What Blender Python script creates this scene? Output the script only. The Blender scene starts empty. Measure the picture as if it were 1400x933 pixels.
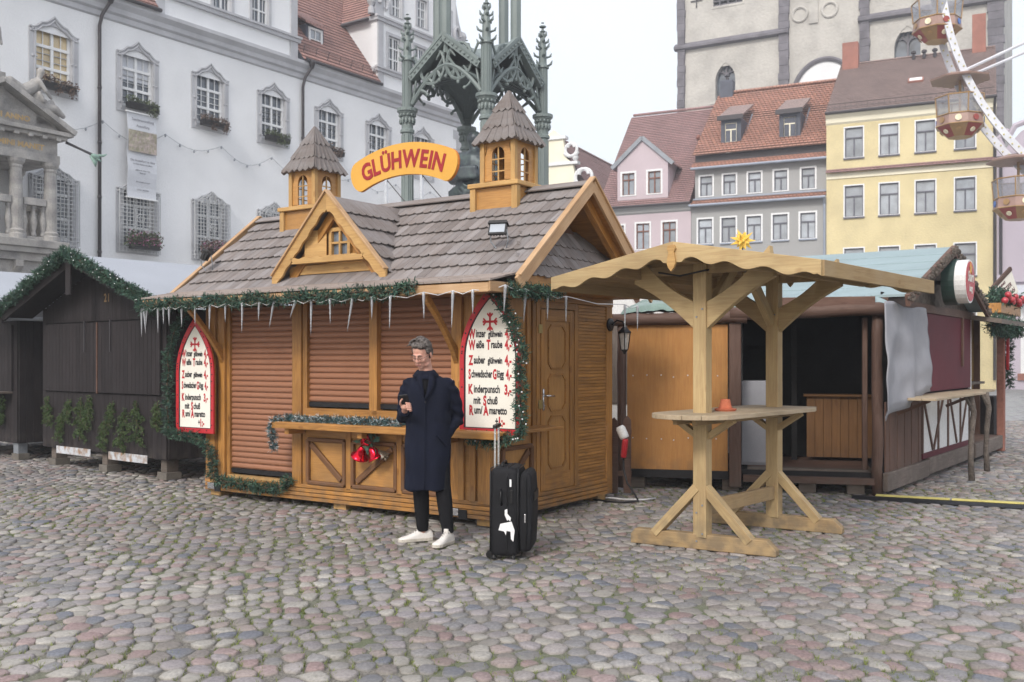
import bpy, math, random
import numpy as np
from mathutils import Vector, Matrix, Euler, noise

R = math.radians
PI = math.pi
random.seed(7)
scene = bpy.context.scene
COL = scene.collection

# ------------------------------------------------------------------ camera, sky, sun, exposure
CAM_H = 1.6
FPX = 1350.0
cam_data = bpy.data.cameras.new("camera")
cam_data.sensor_width = 36.0
cam_data.lens = 36.0 * FPX / 1400.0
cam_data.shift_y = 25.5 / 1400.0
cam_data.clip_start = 0.05
cam_data.clip_end = 3000
cam_data.dof.use_dof = True
cam_data.dof.focus_distance = 9.2
cam_data.dof.aperture_fstop = 4.0
cam = bpy.data.objects.new("camera", cam_data)
cam.location = (0, 0, CAM_H)
cam.rotation_euler = (R(90), 0, 0)
COL.objects.link(cam)
scene.camera = cam

SUN_EL, SUN_AZ = 38.0, 155.0      # degrees; azimuth measured so the sun stands behind the camera's left
world = bpy.data.worlds.new("World")
scene.world = world
world.use_nodes = True
wn = world.node_tree
wn.nodes.clear()
w_out = wn.nodes.new("ShaderNodeOutputWorld")
w_bg = wn.nodes.new("ShaderNodeBackground")
w_bg2 = wn.nodes.new("ShaderNodeBackground")
w_add = wn.nodes.new("ShaderNodeAddShader")
w_sky = wn.nodes.new("ShaderNodeTexSky")
w_sky.sky_type = 'NISHITA'
w_sky.sun_disc = False
w_sky.sun_elevation = R(SUN_EL)
w_sky.sun_rotation = R(180 + 25)
w_sky.air_density = 1.5
w_sky.dust_density = 4.0
w_bg.inputs["Strength"].default_value = 0.05
wn.links.new(w_sky.outputs[0], w_bg.inputs["Color"])
# the closed cloud layer in front of that sky
w_noise = wn.nodes.new("ShaderNodeTexNoise")
w_noise.inputs["Scale"].default_value = 1.6
w_noise.inputs["Detail"].default_value = 5
w_ramp = wn.nodes.new("ShaderNodeValToRGB")
w_ramp.color_ramp.elements[0].position = 0.3
w_ramp.color_ramp.elements[0].color = (0.79, 0.81, 0.87, 1)
w_ramp.color_ramp.elements[1].position = 0.7
w_ramp.color_ramp.elements[1].color = (0.90, 0.915, 0.96, 1)
w_tc = wn.nodes.new("ShaderNodeTexCoord")
wn.links.new(w_tc.outputs["Generated"], w_noise.inputs["Vector"])
wn.links.new(w_noise.outputs["Fac"], w_ramp.inputs["Fac"])
wn.links.new(w_ramp.outputs[0], w_bg2.inputs["Color"])
w_bg2.inputs["Strength"].default_value = 0.75
wn.links.new(w_bg.outputs[0], w_add.inputs[0])
wn.links.new(w_bg2.outputs[0], w_add.inputs[1])
wn.links.new(w_add.outputs[0], w_out.inputs["Surface"])

sun_data = bpy.data.lights.new("sun", 'SUN')
sun_data.energy = 1.7
sun_data.angle = R(14)
sun_data.color = (1.0, 0.97, 0.92)
sun = bpy.data.objects.new("sun", sun_data)
sd = Vector((-math.sin(R(25)) * math.cos(R(SUN_EL)), -math.cos(R(25)) * math.cos(R(SUN_EL)), math.sin(R(SUN_EL))))
sun.rotation_euler = sd.to_track_quat('Z', 'Y').to_euler()
sun.location = sd * 50
COL.objects.link(sun)

scene.view_settings.view_transform = 'Standard'
scene.view_settings.look = 'None'
scene.view_settings.exposure = 0.53
scene.view_settings.gamma = 1.0
scene.render.engine = 'CYCLES'
scene.cycles.max_bounces = 6
scene.cycles.diffuse_bounces = 3
scene.cycles.glossy_bounces = 3
scene.cycles.transmission_bounces = 4
scene.cycles.transparent_max_bounces = 8

# ------------------------------------------------------------------ materials
def nd(nt, t, **kw):
    n = nt.nodes.new(t)
    for k, v in kw.items():
        setattr(n, k, v)
    return n

def new_mat(name):
    m = bpy.data.materials.new(name)
    m.use_nodes = True
    nt = m.node_tree
    b = nt.nodes["Principled BSDF"]
    return m, nt, b

def L(c):          # sRGB 0..255 -> linear
    r = []
    for v in c:
        v /= 255.0
        r.append(v / 12.92 if v <= 0.04045 else ((v + 0.055) / 1.055) ** 2.4)
    return tuple(r)

def pm(name, col, rough=0.75, var=0.18, vscale=3.0, fine=0.10, fscale=45.0, bump=0.15, bdist=0.01, metal=0.0,
       spec=0.35, stretch=(1, 1, 1), rand=0.0, trans=0.0, alpha=1.0, island=0.0, tint=None):
    """plain weathered surface: broad blotches, fine grain, relief"""
    m, nt, b = new_mat(name)
    lk = nt.links.new
    tc = nd(nt, "ShaderNodeTexCoord")
    mp = nd(nt, "ShaderNodeMapping")
    mp.inputs["Scale"].default_value = stretch
    lk(tc.outputs["Object"], mp.inputs["Vector"])
    n1 = nd(nt, "ShaderNodeTexNoise"); n1.inputs["Scale"].default_value = vscale; n1.inputs["Detail"].default_value = 6
    n2 = nd(nt, "ShaderNodeTexNoise"); n2.inputs["Scale"].default_value = fscale; n2.inputs["Detail"].default_value = 4
    lk(mp.outputs[0], n1.inputs["Vector"]); lk(mp.outputs[0], n2.inputs["Vector"])
    m1 = nd(nt, "ShaderNodeMapRange"); m1.inputs[1].default_value = 0.3; m1.inputs[2].default_value = 0.7
    m1.inputs[3].default_value = 1 - var; m1.inputs[4].default_value = 1 + var
    lk(n1.outputs["Fac"], m1.inputs[0])
    m2 = nd(nt, "ShaderNodeMapRange"); m2.inputs[1].default_value = 0.3; m2.inputs[2].default_value = 0.7
    m2.inputs[3].default_value = 1 - fine; m2.inputs[4].default_value = 1 + fine
    lk(n2.outputs["Fac"], m2.inputs[0])
    mu = nd(nt, "ShaderNodeMath", operation='MULTIPLY'); lk(m1.outputs[0], mu.inputs[0]); lk(m2.outputs[0], mu.inputs[1])
    last = mu.outputs[0]
    if rand:
        oi = nd(nt, "ShaderNodeObjectInfo")
        m3 = nd(nt, "ShaderNodeMapRange"); m3.inputs[3].default_value = 1 - rand; m3.inputs[4].default_value = 1 + rand
        lk(oi.outputs["Random"], m3.inputs[0])
        mu2 = nd(nt, "ShaderNodeMath", operation='MULTIPLY'); lk(last, mu2.inputs[0]); lk(m3.outputs[0], mu2.inputs[1]); last = mu2.outputs[0]
    if island:
        gi = nd(nt, "ShaderNodeNewGeometry")
        m4 = nd(nt, "ShaderNodeMapRange"); m4.inputs[3].default_value = 1 - island; m4.inputs[4].default_value = 1 + island
        lk(gi.outputs["Random Per Island"], m4.inputs[0])
        mu3 = nd(nt, "ShaderNodeMath", operation='MULTIPLY'); lk(last, mu3.inputs[0]); lk(m4.outputs[0], mu3.inputs[1]); last = mu3.outputs[0]
    vm = nd(nt, "ShaderNodeVectorMath", operation='SCALE')
    if tint is not None:
        mx = nd(nt, "ShaderNodeMix", data_type='RGBA')
        mx.inputs[6].default_value = (*col, 1); mx.inputs[7].default_value = (*tint, 1)
        n3 = nd(nt, "ShaderNodeTexNoise"); n3.inputs["Scale"].default_value = vscale * 1.7; n3.inputs["Detail"].default_value = 7
        m5 = nd(nt, "ShaderNodeMapRange"); m5.inputs[1].default_value = 0.42; m5.inputs[2].default_value = 0.68
        lk(mp.outputs[0], n3.inputs["Vector"]); lk(n3.outputs["Fac"], m5.inputs[0]); lk(m5.outputs[0], mx.inputs[0])
        lk(mx.outputs[2], vm.inputs[0])
    else:
        vm.inputs[0].default_value = col
    lk(last, vm.inputs["Scale"])
    lk(vm.outputs[0], b.inputs["Base Color"])
    b.inputs["Roughness"].default_value = rough
    b.inputs["Metallic"].default_value = metal
    b.inputs["Specular IOR Level"].default_value = spec
    b.inputs["Transmission Weight"].default_value = trans
    b.inputs["Alpha"].default_value = alpha
    if bump:
        bp = nd(nt, "ShaderNodeBump"); bp.inputs["Strength"].default_value = bump; bp.inputs["Distance"].default_value = bdist
        lk(n2.outputs["Fac"], bp.inputs["Height"]); lk(bp.outputs[0], b.inputs["Normal"])
    return m

def wood(name, col, dark=0.55, rough=0.6, rings=26.0, var=0.16, knots=True, spec=0.3, rand=0.10, bump=0.25, grey=None):
    """boards with the grain along the object's own x axis"""
    m, nt, b = new_mat(name)
    lk = nt.links.new
    tc = nd(nt, "ShaderNodeTexCoord")
    oi = nd(nt, "ShaderNodeObjectInfo")
    off = nd(nt, "ShaderNodeMath", operation='MULTIPLY'); off.inputs[1].default_value = 37.0
    lk(oi.outputs["Random"], off.inputs[0])
    cmb = nd(nt, "ShaderNodeCombineXYZ"); lk(off.outputs[0], cmb.inputs[0]); lk(off.outputs[0], cmb.inputs[1])
    add = nd(nt, "ShaderNodeVectorMath", operation='ADD'); lk(tc.outputs["Object"], add.inputs[0]); lk(cmb.outputs[0], add.inputs[1])
    mp = nd(nt, "ShaderNodeMapping"); mp.inputs["Scale"].default_value = (1.2, 13, 13); lk(add.outputs[0], mp.inputs["Vector"])
    n1 = nd(nt, "ShaderNodeTexNoise"); n1.inputs["Scale"].default_value = 1.4; n1.inputs["Detail"].default_value = 7; n1.inputs["Distortion"].default_value = 0.6
    lk(mp.outputs[0], n1.inputs["Vector"])
    mp2 = nd(nt, "ShaderNodeMapping"); mp2.inputs["Scale"].default_value = (3, 90, 90); lk(add.outputs[0], mp2.inputs["Vector"])
    n2 = nd(nt, "ShaderNodeTexNoise"); n2.inputs["Scale"].default_value = 1.6; n2.inputs["Detail"].default_value = 3
    lk(mp2.outputs[0], n2.inputs["Vector"])
    sn = nd(nt, "ShaderNodeMath", operation='MULTIPLY'); sn.inputs[1].default_value = rings; lk(n1.outputs["Fac"], sn.inputs[0])
    si = nd(nt, "ShaderNodeMath", operation='SINE'); lk(sn.outputs[0], si.inputs[0])
    m1 = nd(nt, "ShaderNodeMapRange"); m1.inputs[1].default_value = -1; m1.inputs[3].default_value = 0; m1.inputs[4].default_value = 0.42; lk(si.outputs[0], m1.inputs[0])
    m2 = nd(nt, "ShaderNodeMapRange"); m2.inputs[1].default_value = 0.35; m2.inputs[2].default_value = 0.7; m2.inputs[3].default_value = 0; m2.inputs[4].default_value = 0.5; lk(n2.outputs["Fac"], m2.inputs[0])
    sm = nd(nt, "ShaderNodeMath", operation='ADD'); lk(m1.outputs[0], sm.inputs[0]); lk(m2.outputs[0], sm.inputs[1])
    fac = sm.outputs[0]
    if knots:
        mp3 = nd(nt, "ShaderNodeMapping"); mp3.inputs["Scale"].default_value = (2.6, 5.5, 5.5); lk(add.outputs[0], mp3.inputs["Vector"])
        vo = nd(nt, "ShaderNodeTexVoronoi"); vo.inputs["Scale"].default_value = 1.0; lk(mp3.outputs[0], vo.inputs["Vector"])
        mk = nd(nt, "ShaderNodeMapRange"); mk.inputs[1].default_value = 0.05; mk.inputs[2].default_value = 0.13; mk.inputs[3].default_value = 1.2; mk.inputs[4].default_value = 0
        lk(vo.outputs["Distance"], mk.inputs[0])
        ad = nd(nt, "ShaderNodeMath", operation='ADD'); lk(fac, ad.inputs[0]); lk(mk.outputs[0], ad.inputs[1]); fac = ad.outputs[0]
    cl = nd(nt, "ShaderNodeClamp"); lk(fac, cl.inputs[0])
    mx = nd(nt, "ShaderNodeMix", data_type='RGBA')
    mx.inputs[6].default_value = (*col, 1)
    mx.inputs[7].default_value = (col[0] * dark, col[1] * dark * 0.9, col[2] * dark * 0.85, 1)
    lk(cl.outputs[0], mx.inputs[0])
    src = mx.outputs[2]
    n3 = nd(nt, "ShaderNodeTexNoise"); n3.inputs["Scale"].default_value = 2.2; n3.inputs["Detail"].default_value = 5; lk(add.outputs[0], n3.inputs["Vector"])
    if grey is not None:
        mg = nd(nt, "ShaderNodeMix", data_type='RGBA'); mg.inputs[7].default_value = (*grey, 1)
        mr = nd(nt, "ShaderNodeMapRange"); mr.inputs[1].default_value = 0.42; mr.inputs[2].default_value = 0.7; mr.inputs[4].default_value = 0.6
        lk(n3.outputs["Fac"], mr.inputs[0]); lk(mr.outputs[0], mg.inputs[0]); lk(src, mg.inputs[6]); src = mg.outputs[2]
    m4 = nd(nt, "ShaderNodeMapRange"); m4.inputs[1].default_value = 0.3; m4.inputs[2].default_value = 0.7; m4.inputs[3].default_value = 1 - var; m4.inputs[4].default_value = 1 + var
    lk(n3.outputs["Fac"], m4.inputs[0])
    m5 = nd(nt, "ShaderNodeMapRange"); m5.inputs[3].default_value = 1 - rand; m5.inputs[4].default_value = 1 + rand; lk(oi.outputs["Random"], m5.inputs[0])
    mu = nd(nt, "ShaderNodeMath", operation='MULTIPLY'); lk(m4.outputs[0], mu.inputs[0]); lk(m5.outputs[0], mu.inputs[1])
    vm = nd(nt, "ShaderNodeVectorMath", operation='SCALE'); lk(src, vm.inputs[0]); lk(mu.outputs[0], vm.inputs["Scale"])
    # mud splashed up from the ground
    ge = nd(nt, "ShaderNodeNewGeometry"); sp = nd(nt, "ShaderNodeSeparateXYZ"); lk(ge.outputs["Position"], sp.inputs[0])
    n4 = nd(nt, "ShaderNodeTexNoise"); n4.inputs["Scale"].default_value = 9; n4.inputs["Detail"].default_value = 8; lk(ge.outputs["Position"], n4.inputs["Vector"])
    mz = nd(nt, "ShaderNodeMapRange"); mz.inputs[1].default_value = 0.0; mz.inputs[2].default_value = 0.5; mz.inputs[3].default_value = 0.62; mz.inputs[4].default_value = 0.0; lk(sp.outputs[2], mz.inputs[0])
    mn = nd(nt, "ShaderNodeMapRange"); mn.inputs[1].default_value = 0.40; mn.inputs[2].default_value = 0.62; lk(n4.outputs["Fac"], mn.inputs[0])
    mm = nd(nt, "ShaderNodeMath", operation='MULTIPLY'); lk(mz.outputs[0], mm.inputs[0]); lk(mn.outputs[0], mm.inputs[1])
    gm = nd(nt, "ShaderNodeMix", data_type='RGBA'); gm.inputs[7].default_value = (.10, .085, .07, 1); lk(mm.outputs[0], gm.inputs[0]); lk(vm.outputs[0], gm.inputs[6])
    lk(gm.outputs[2], b.inputs["Base Color"])
    b.inputs["Roughness"].default_value = rough
    b.inputs["Specular IOR Level"].default_value = spec
    bp = nd(nt, "ShaderNodeBump"); bp.inputs["Strength"].default_value = bump; bp.inputs["Distance"].default_value = 0.004
    lk(n2.outputs["Fac"], bp.inputs["Height"]); lk(bp.outputs[0], b.inputs["Normal"])
    return m

def tile_mat(name, cols, bw, bh, mortar=0.012, rough=0.8, var=0.2):
    """clay tiles: colour changes from tile to tile (object x along the eave, y up the slope)"""
    m, nt, b = new_mat(name)
    lk = nt.links.new
    tc = nd(nt, "ShaderNodeTexCoord")
    br = nd(nt, "ShaderNodeTexBrick")
    br.inputs["Scale"].default_value = 1.0
    br.inputs["Brick Width"].default_value = bw
    br.inputs["Row Height"].default_value = bh
    br.inputs["Mortar Size"].default_value = mortar
    br.inputs["Color1"].default_value = (*cols[0], 1)
    br.inputs["Color2"].default_value = (*cols[1], 1)
    br.inputs["Mortar"].default_value = (cols[0][0] * .4, cols[0][1] * .4, cols[0][2] * .4, 1)
    lk(tc.outputs["Object"], br.inputs["Vector"])
    n1 = nd(nt, "ShaderNodeTexNoise"); n1.inputs["Scale"].default_value = 0.9; n1.inputs["Detail"].default_value = 8
    n2 = nd(nt, "ShaderNodeTexNoise"); n2.inputs["Scale"].default_value = 7; n2.inputs["Detail"].default_value = 3
    lk(tc.outputs["Object"], n1.inputs["Vector"]); lk(tc.outputs["Object"], n2.inputs["Vector"])
    a = nd(nt, "ShaderNodeMath", operation='ADD'); lk(n1.outputs["Fac"], a.inputs[0]); lk(n2.outputs["Fac"], a.inputs[1])
    mr = nd(nt, "ShaderNodeMapRange"); mr.inputs[1].default_value = 0.7; mr.inputs[2].default_value = 1.3; mr.inputs[3].default_value = 1 - var; mr.inputs[4].default_value = 1 + var
    lk(a.outputs[0], mr.inputs[0])
    vm = nd(nt, "ShaderNodeVectorMath", operation='SCALE'); lk(br.outputs["Color"], vm.inputs[0]); lk(mr.outputs[0], vm.inputs["Scale"])
    lk(vm.outputs[0], b.inputs["Base Color"])
    b.inputs["Roughness"].default_value = rough
    bp = nd(nt, "ShaderNodeBump"); bp.inputs["Strength"].default_value = 0.6; bp.inputs["Distance"].default_value = 0.03; bp.invert = True
    lk(br.outputs["Fac"], bp.inputs["Height"]); lk(bp.outputs[0], b.inputs["Normal"])
    return m

def glass_mat(name, col=(0.10, 0.12, 0.15), rough=0.08, var=0.5):
    m = pm(name, col, rough=rough, var=var, vscale=1.3, fine=0.0, bump=0.03, fscale=2.0, bdist=0.02, spec=0.9, rand=0.25)
    return m

M = {}
M['white_render'] = pm('white_render', (0.76, 0.77, 0.79), 0.85, 0.045, 0.35, 0.03, 14, 0.35, 0.03, tint=(0.71, 0.72, 0.74))
M['grey_stone'] = pm('grey_stone', (0.43, 0.435, 0.46), 0.8, 0.12, 1.2, 0.08, 30, 0.2, 0.01)
M['portal_stone'] = pm('portal_stone', (0.36, 0.345, 0.33), 0.85, 0.25, 1.5, 0.15, 25, 0.4, 0.02, tint=(0.24, 0.235, 0.235))
M['gilt'] = pm('gilt_letters', (0.52, 0.36, 0.17), 0.5, 0.2)
M['white_paint'] = pm('white_paint', (0.74, 0.75, 0.76), 0.5, 0.04, 3, 0.03, 40, 0.05)
M['grille'] = pm('pale_iron', (0.50, 0.51, 0.52), 0.5, 0.08)
M['glass'] = glass_mat('window_glass')
M['glass_light'] = glass_mat('curtained_glass', (0.30, 0.33, 0.37), 0.12, 0.25)
M['glass_warm'] = pm('lit_room_glass', (0.60, 0.47, 0.27), 0.15, 0.3, 1.2, 0, spec=0.8, bump=0)
M['dark_metal'] = pm('dark_metal', (0.055, 0.05, 0.055), 0.45, 0.15, metal=0.3)
M['grey_metal'] = pm('zinc', (0.26, 0.28, 0.31), 0.5, 0.15, metal=0.4)
M['steel'] = pm('steel', (0.62, 0.62, 0.64), 0.25, 0.05, metal=0.9)
M['black'] = pm('black_plastic', (0.012, 0.012, 0.014), 0.4, 0.1)
M['inside_dark'] = pm('inside_shade_boards', (0.018, 0.017, 0.018), 0.9, 0.3)  # near-black colour stands in for the shade inside stalls and huts
M['tile_rat'] = tile_mat('rathaus_tiles', [L((166, 126, 116)), L((146, 112, 106))], 0.20, 0.26, 0.02)
M['tile_orange'] = tile_mat('orange_tiles', [L((182, 136, 118)), L((162, 122, 108))], 0.24, 0.32, 0.03)
M['tile_pink'] = tile_mat('old_pink_tiles', [L((158, 124, 122)), L((142, 114, 112))], 0.18, 0.20, 0.015)
M['tile_brown'] = tile_mat('brown_beaver_tiles', [L((160, 138, 132)), L((146, 127, 123))], 0.18, 0.20, 0.02)
M['yellow_render'] = pm('yellow_render', L((212, 198, 156)), 0.9, 0.07, 0.5, 0.05, 10, 0.5, 0.04, tint=L((202, 188, 148)))
M['grey_render'] = pm('grey_render', L((158, 158, 158)), 0.9, 0.04, 0.6, 0.04, 16, 0.2)
M['pink_render'] = pm('pink_render', L((190, 176, 182)), 0.9, 0.05, 0.6, 0.04, 16, 0.2)
M['mauve_render'] = pm('mauve_render', L((182, 173, 184)), 0.9, 0.06, 0.6, 0.04, 16, 0.2)
M['cream_render'] = pm('cream_render', L((232, 226, 204)), 0.9, 0.05, 0.6, 0.04, 16, 0.2)
M['tower_plaster'] = pm('tower_plaster', L((184, 181, 175)), 0.95, 0.07, 0.35, 0.08, 5, 0.4, 0.1, tint=L((166, 163, 158)))
M['tower_trim'] = pm('tower_trim', L((108, 105, 111)), 0.9, 0.25, 1.2, 0.1, 6, 0.4, 0.05)
M['brick_red'] = pm('chimney_brick', L((150, 104, 92)), 0.9, 0.15, 2, 0.15, 20)
M['brown_frame'] = pm('brown_window_frame', L((120, 76, 60)), 0.6)
M['grey_frame'] = pm('grey_window_frame', L((98, 98, 108)), 0.6)
M['slate'] = pm('slate', L((78, 82, 94)), 0.6, 0.15, 2, 0.1)
M['lead'] = pm('lead_flashing', L((150, 158, 172)), 0.6, 0.1, metal=0.2)

M['kiosk'] = wood('varnished_pine', L((173, 125, 66)), 0.58, 0.42, spec=0.4, rand=0.17, var=.20)
M['kiosk_ply'] = wood('pine_panel', L((178, 133, 76)), 0.74, 0.42, rings=34, spec=0.4, knots=False)
M['kiosk_pale'] = wood('pale_pine', L((188, 152, 98)), 0.74, 0.5, rand=0.06)
M['barge_pale'] = wood('weathered_bargeboard', L((190, 156, 118)), 0.74, 0.6, rand=0.05, grey=L((176, 150, 122)))
M['brown_log'] = wood('brown_half_round', L((118, 84, 56)), 0.66, 0.5, spec=0.35)
M['shingle'] = wood('weathered_shingle', L((134, 128, 126)), 0.76, 0.85, rings=18, knots=False, spec=0.15, rand=0.16, bump=0.5, grey=L((128, 126, 128)))
M['shingle_pale'] = wood('pale_skirt_shingle', L((150, 141, 136)), 0.78, 0.85, rings=18, knots=False, spec=0.15, rand=0.10, bump=0.5)
M['shutter'] = pm('roller_shutter', L((148, 104, 80)), 0.42, 0.10, 1.5, 0.03, 60, 0.05, stretch=(0.3, 3, 3), rand=0.05)
M['table_wood'] = wood('larch_table', L((178, 156, 116)), 0.76, 0.6, rand=0.07)
M['table_dull'] = wood('larch_weathered', L((164, 140, 102)), 0.74, 0.75, rand=0.05, grey=L((140, 124, 100)))
M['table_top'] = wood('table_top_boards', L((172, 157, 132)), 0.78, 0.6, rand=0.06, knots=False, grey=L((166, 150, 130)))
M['dark_board'] = wood('dark_stained_board', L((45, 41, 43)), 0.62, 0.7, knots=False, rand=0.14, spec=0.2)
M['brown_board'] = wood('brown_stained_board', L((104, 80, 70)), 0.65, 0.7, rand=0.12)
M['brown_beam'] = wood('brown_log_beam', L((98, 77, 68)), 0.6, 0.65, rand=0.08)
M['ply_orange'] = wood('orange_plywood', L((170, 123, 70)), 0.84, 0.5, rings=22, knots=False, rand=0.03)
M['inner_boards'] = wood('inner_pine', L((112, 80, 48)), 0.7, 0.6, rand=0.08)
M['grey_old'] = wood('greyed_board', L((112, 104, 98)), 0.65, 0.8, rand=0.1)
M['beam_grey'] = wood('greyed_base_beam', L((122, 112, 106)), 0.65, 0.8, rand=0.1)
M['burgundy'] = pm('burgundy_paint', L((90, 36, 46)), 0.6, 0.16, 1.4, 0.05, 30, 0.05, spec=0.15)
M['white_panel'] = pm('white_panel', L((222, 222, 222)), 0.6, 0.05)
M['teal_roof'] = pm('teal_roof', L((140, 157, 161)), 0.6, 0.08, 1.5, 0.04, 20, 0.1, stretch=(0.5, 3, 1))
M['hut_roof'] = pm('grey_roof_sheet', L((158, 162, 170)), 0.7, 0.05, 0.8, 0.03, 50, 0.1)
M['tarp_white'] = pm('tent_fabric', L((196, 199, 206)), 0.7, 0.05, 0.8, 0.03, 50, 0.1)
M['tarp_green'] = pm('green_tarp', L((112, 132, 122)), 0.32, 0.22, 5, 0.08, 40, 0.3, spec=0.6)
M['cloth_grey'] = pm('grey_cloth', L((142, 142, 148)), 0.85, 0.10, 3, 0.10, 120, 0.3, 0.003)
M['red_paint'] = pm('red_paint', L((176, 38, 46)), 0.4, 0.1, spec=0.45)
M['red_letter'] = pm('red_lettering', L((178, 36, 46)), 0.5, 0.05, bump=0)
M['black_letter'] = pm('black_lettering', L((34, 32, 38)), 0.5, 0.05, bump=0)
M['board_white'] = pm('board_white', L((226, 222, 212)), 0.5, 0.04, 2, 0.02, 40, 0.03)
M['sign_yellow'] = pm('sign_yellow', L((212, 160, 70)), 0.45, 0.05, 2, 0.02, 40, 0.03)
M['sign_edge'] = pm('sign_edge', L((206, 120, 40)), 0.5)
M['sign_red'] = pm('sign_red', L((150, 34, 40)), 0.45, 0.05, bump=0)
M['fir'] = pm('artificial_fir', (0.045, 0.088, 0.055), 0.6, 0.30, 9, 0.2, 60, 0, island=0.55, tint=(0.028, 0.075, 0.062))
M['fir_fresh'] = pm('fresh_fir', (0.060, 0.105, 0.035), 0.6, 0.30, 9, 0.2, 60, 0, island=0.5, tint=(0.035, 0.080, 0.040))
M['tinsel_green'] = pm('tinsel_green', (0.03, 0.085, 0.095), 0.35, 0.3, 9, island=0.5, bump=0, spec=0.7)
M['tinsel_white'] = pm('tinsel_tips', (0.62, 0.70, 0.74), 0.3, 0.1, 9, island=0.2, bump=0, spec=0.8)
M['twig'] = pm('twig', (0.09, 0.06, 0.04), 0.8)
M['cable_white'] = pm('cable_white', (0.55, 0.55, 0.56), 0.5)
M['icicle'] = pm('clear_icicle', (0.50, 0.52, 0.56), 0.12, 0.2, 30, 0.15, 90, 0.5, 0.01, spec=0.9, trans=0.35)
M['bulb'] = pm('clear_bulb', (0.75, 0.76, 0.78), 0.2, 0.05)
M['iron_green'] = pm('painted_cast_iron', L((112, 122, 121)), 0.5, 0.10, 1.5, 0.08, 30, 0.15, spec=0.4)
M['iron_shaded'] = pm('cast_iron_shaded', L((84, 94, 94)), 0.6, 0.10, 1.5, 0.08, 30, 0.15, spec=0.3)  # same iron paint darkened: shade under the canopy put into the colour
M['bronze'] = pm('dark_bronze', L((62, 68, 74)), 0.42, 0.3, 3, 0.1, 30, 0.2, metal=0.3, tint=L((84, 96, 96)))
M['flower'] = pm('flower_petals', L((150, 96, 124)), 0.7, 0.2, island=0.4, bump=0)
M['leaf'] = pm('box_leaves', (0.075, 0.095, 0.05), 0.7, 0.3, island=0.5, bump=0)
M['leaf_brown'] = pm('withered_leaves', (0.12, 0.085, 0.07), 0.8, 0.3, island=0.5, bump=0)
M['terracotta'] = pm('terracotta', L((184, 104, 76)), 0.8, 0.1)
M['block'] = pm('concrete_block', L((104, 99, 93)), 0.9, 0.2, 6)
M['skirt_metal'] = pm('rusty_white_sheet', L((186, 190, 196)), 0.6, 0.1, 6, tint=L((140, 110, 84)))

# person
M['coat'] = pm('navy_wool', (0.008, 0.010, 0.021), 0.92, 0.18, 7, 0.2, 300, 0.35, 0.002, spec=0.15)
M['trousers'] = pm('black_trousers', (0.010, 0.010, 0.012), 0.9, 0.15, 8, spec=0.15)
M['sweater'] = pm('black_knit', (0.008, 0.008, 0.010), 0.95, 0.15, 30, spec=0.1)
M['skin'] = pm('skin', L((202, 156, 138)), 0.5, 0.06, 18, 0.05, 200, 0.1, 0.002, spec=0.35, tint=L((192, 138, 122)))
M['hair'] = pm('greying_hair', L((64, 57, 54)), 0.6, 0.3, 30, 0.35, 160, 0.5, 0.004, stretch=(1, 0.35, 1), tint=L((108, 102, 98)))
M['lip'] = pm('lips', L((160, 100, 92)), 0.5, 0.05)
M['shoe_white'] = pm('white_leather', L((214, 210, 206)), 0.5, 0.05, 12, 0.03, 80, 0.08)
M['sole'] = pm('rubber_sole', L((186, 180, 170)), 0.7, 0.1)
M['case_fabric'] = pm('black_nylon', (0.007, 0.007, 0.009), 0.8, 0.2, 9, 0.25, 250, 0.3, 0.002, spec=0.3)
M['case_trim'] = pm('black_trim', (0.006, 0.006, 0.007), 0.4, 0.1)
M['paper'] = pm('paper_tag', L((222, 222, 224)), 0.6, 0.06, 30)

# ------------------------------------------------------------------ mesh builder
def superpt(a, n):
    c, s = math.cos(a), math.sin(a)
    return (math.copysign(abs(c) ** (2.0 / n), c), math.copysign(abs(s) ** (2.0 / n), s))

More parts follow.
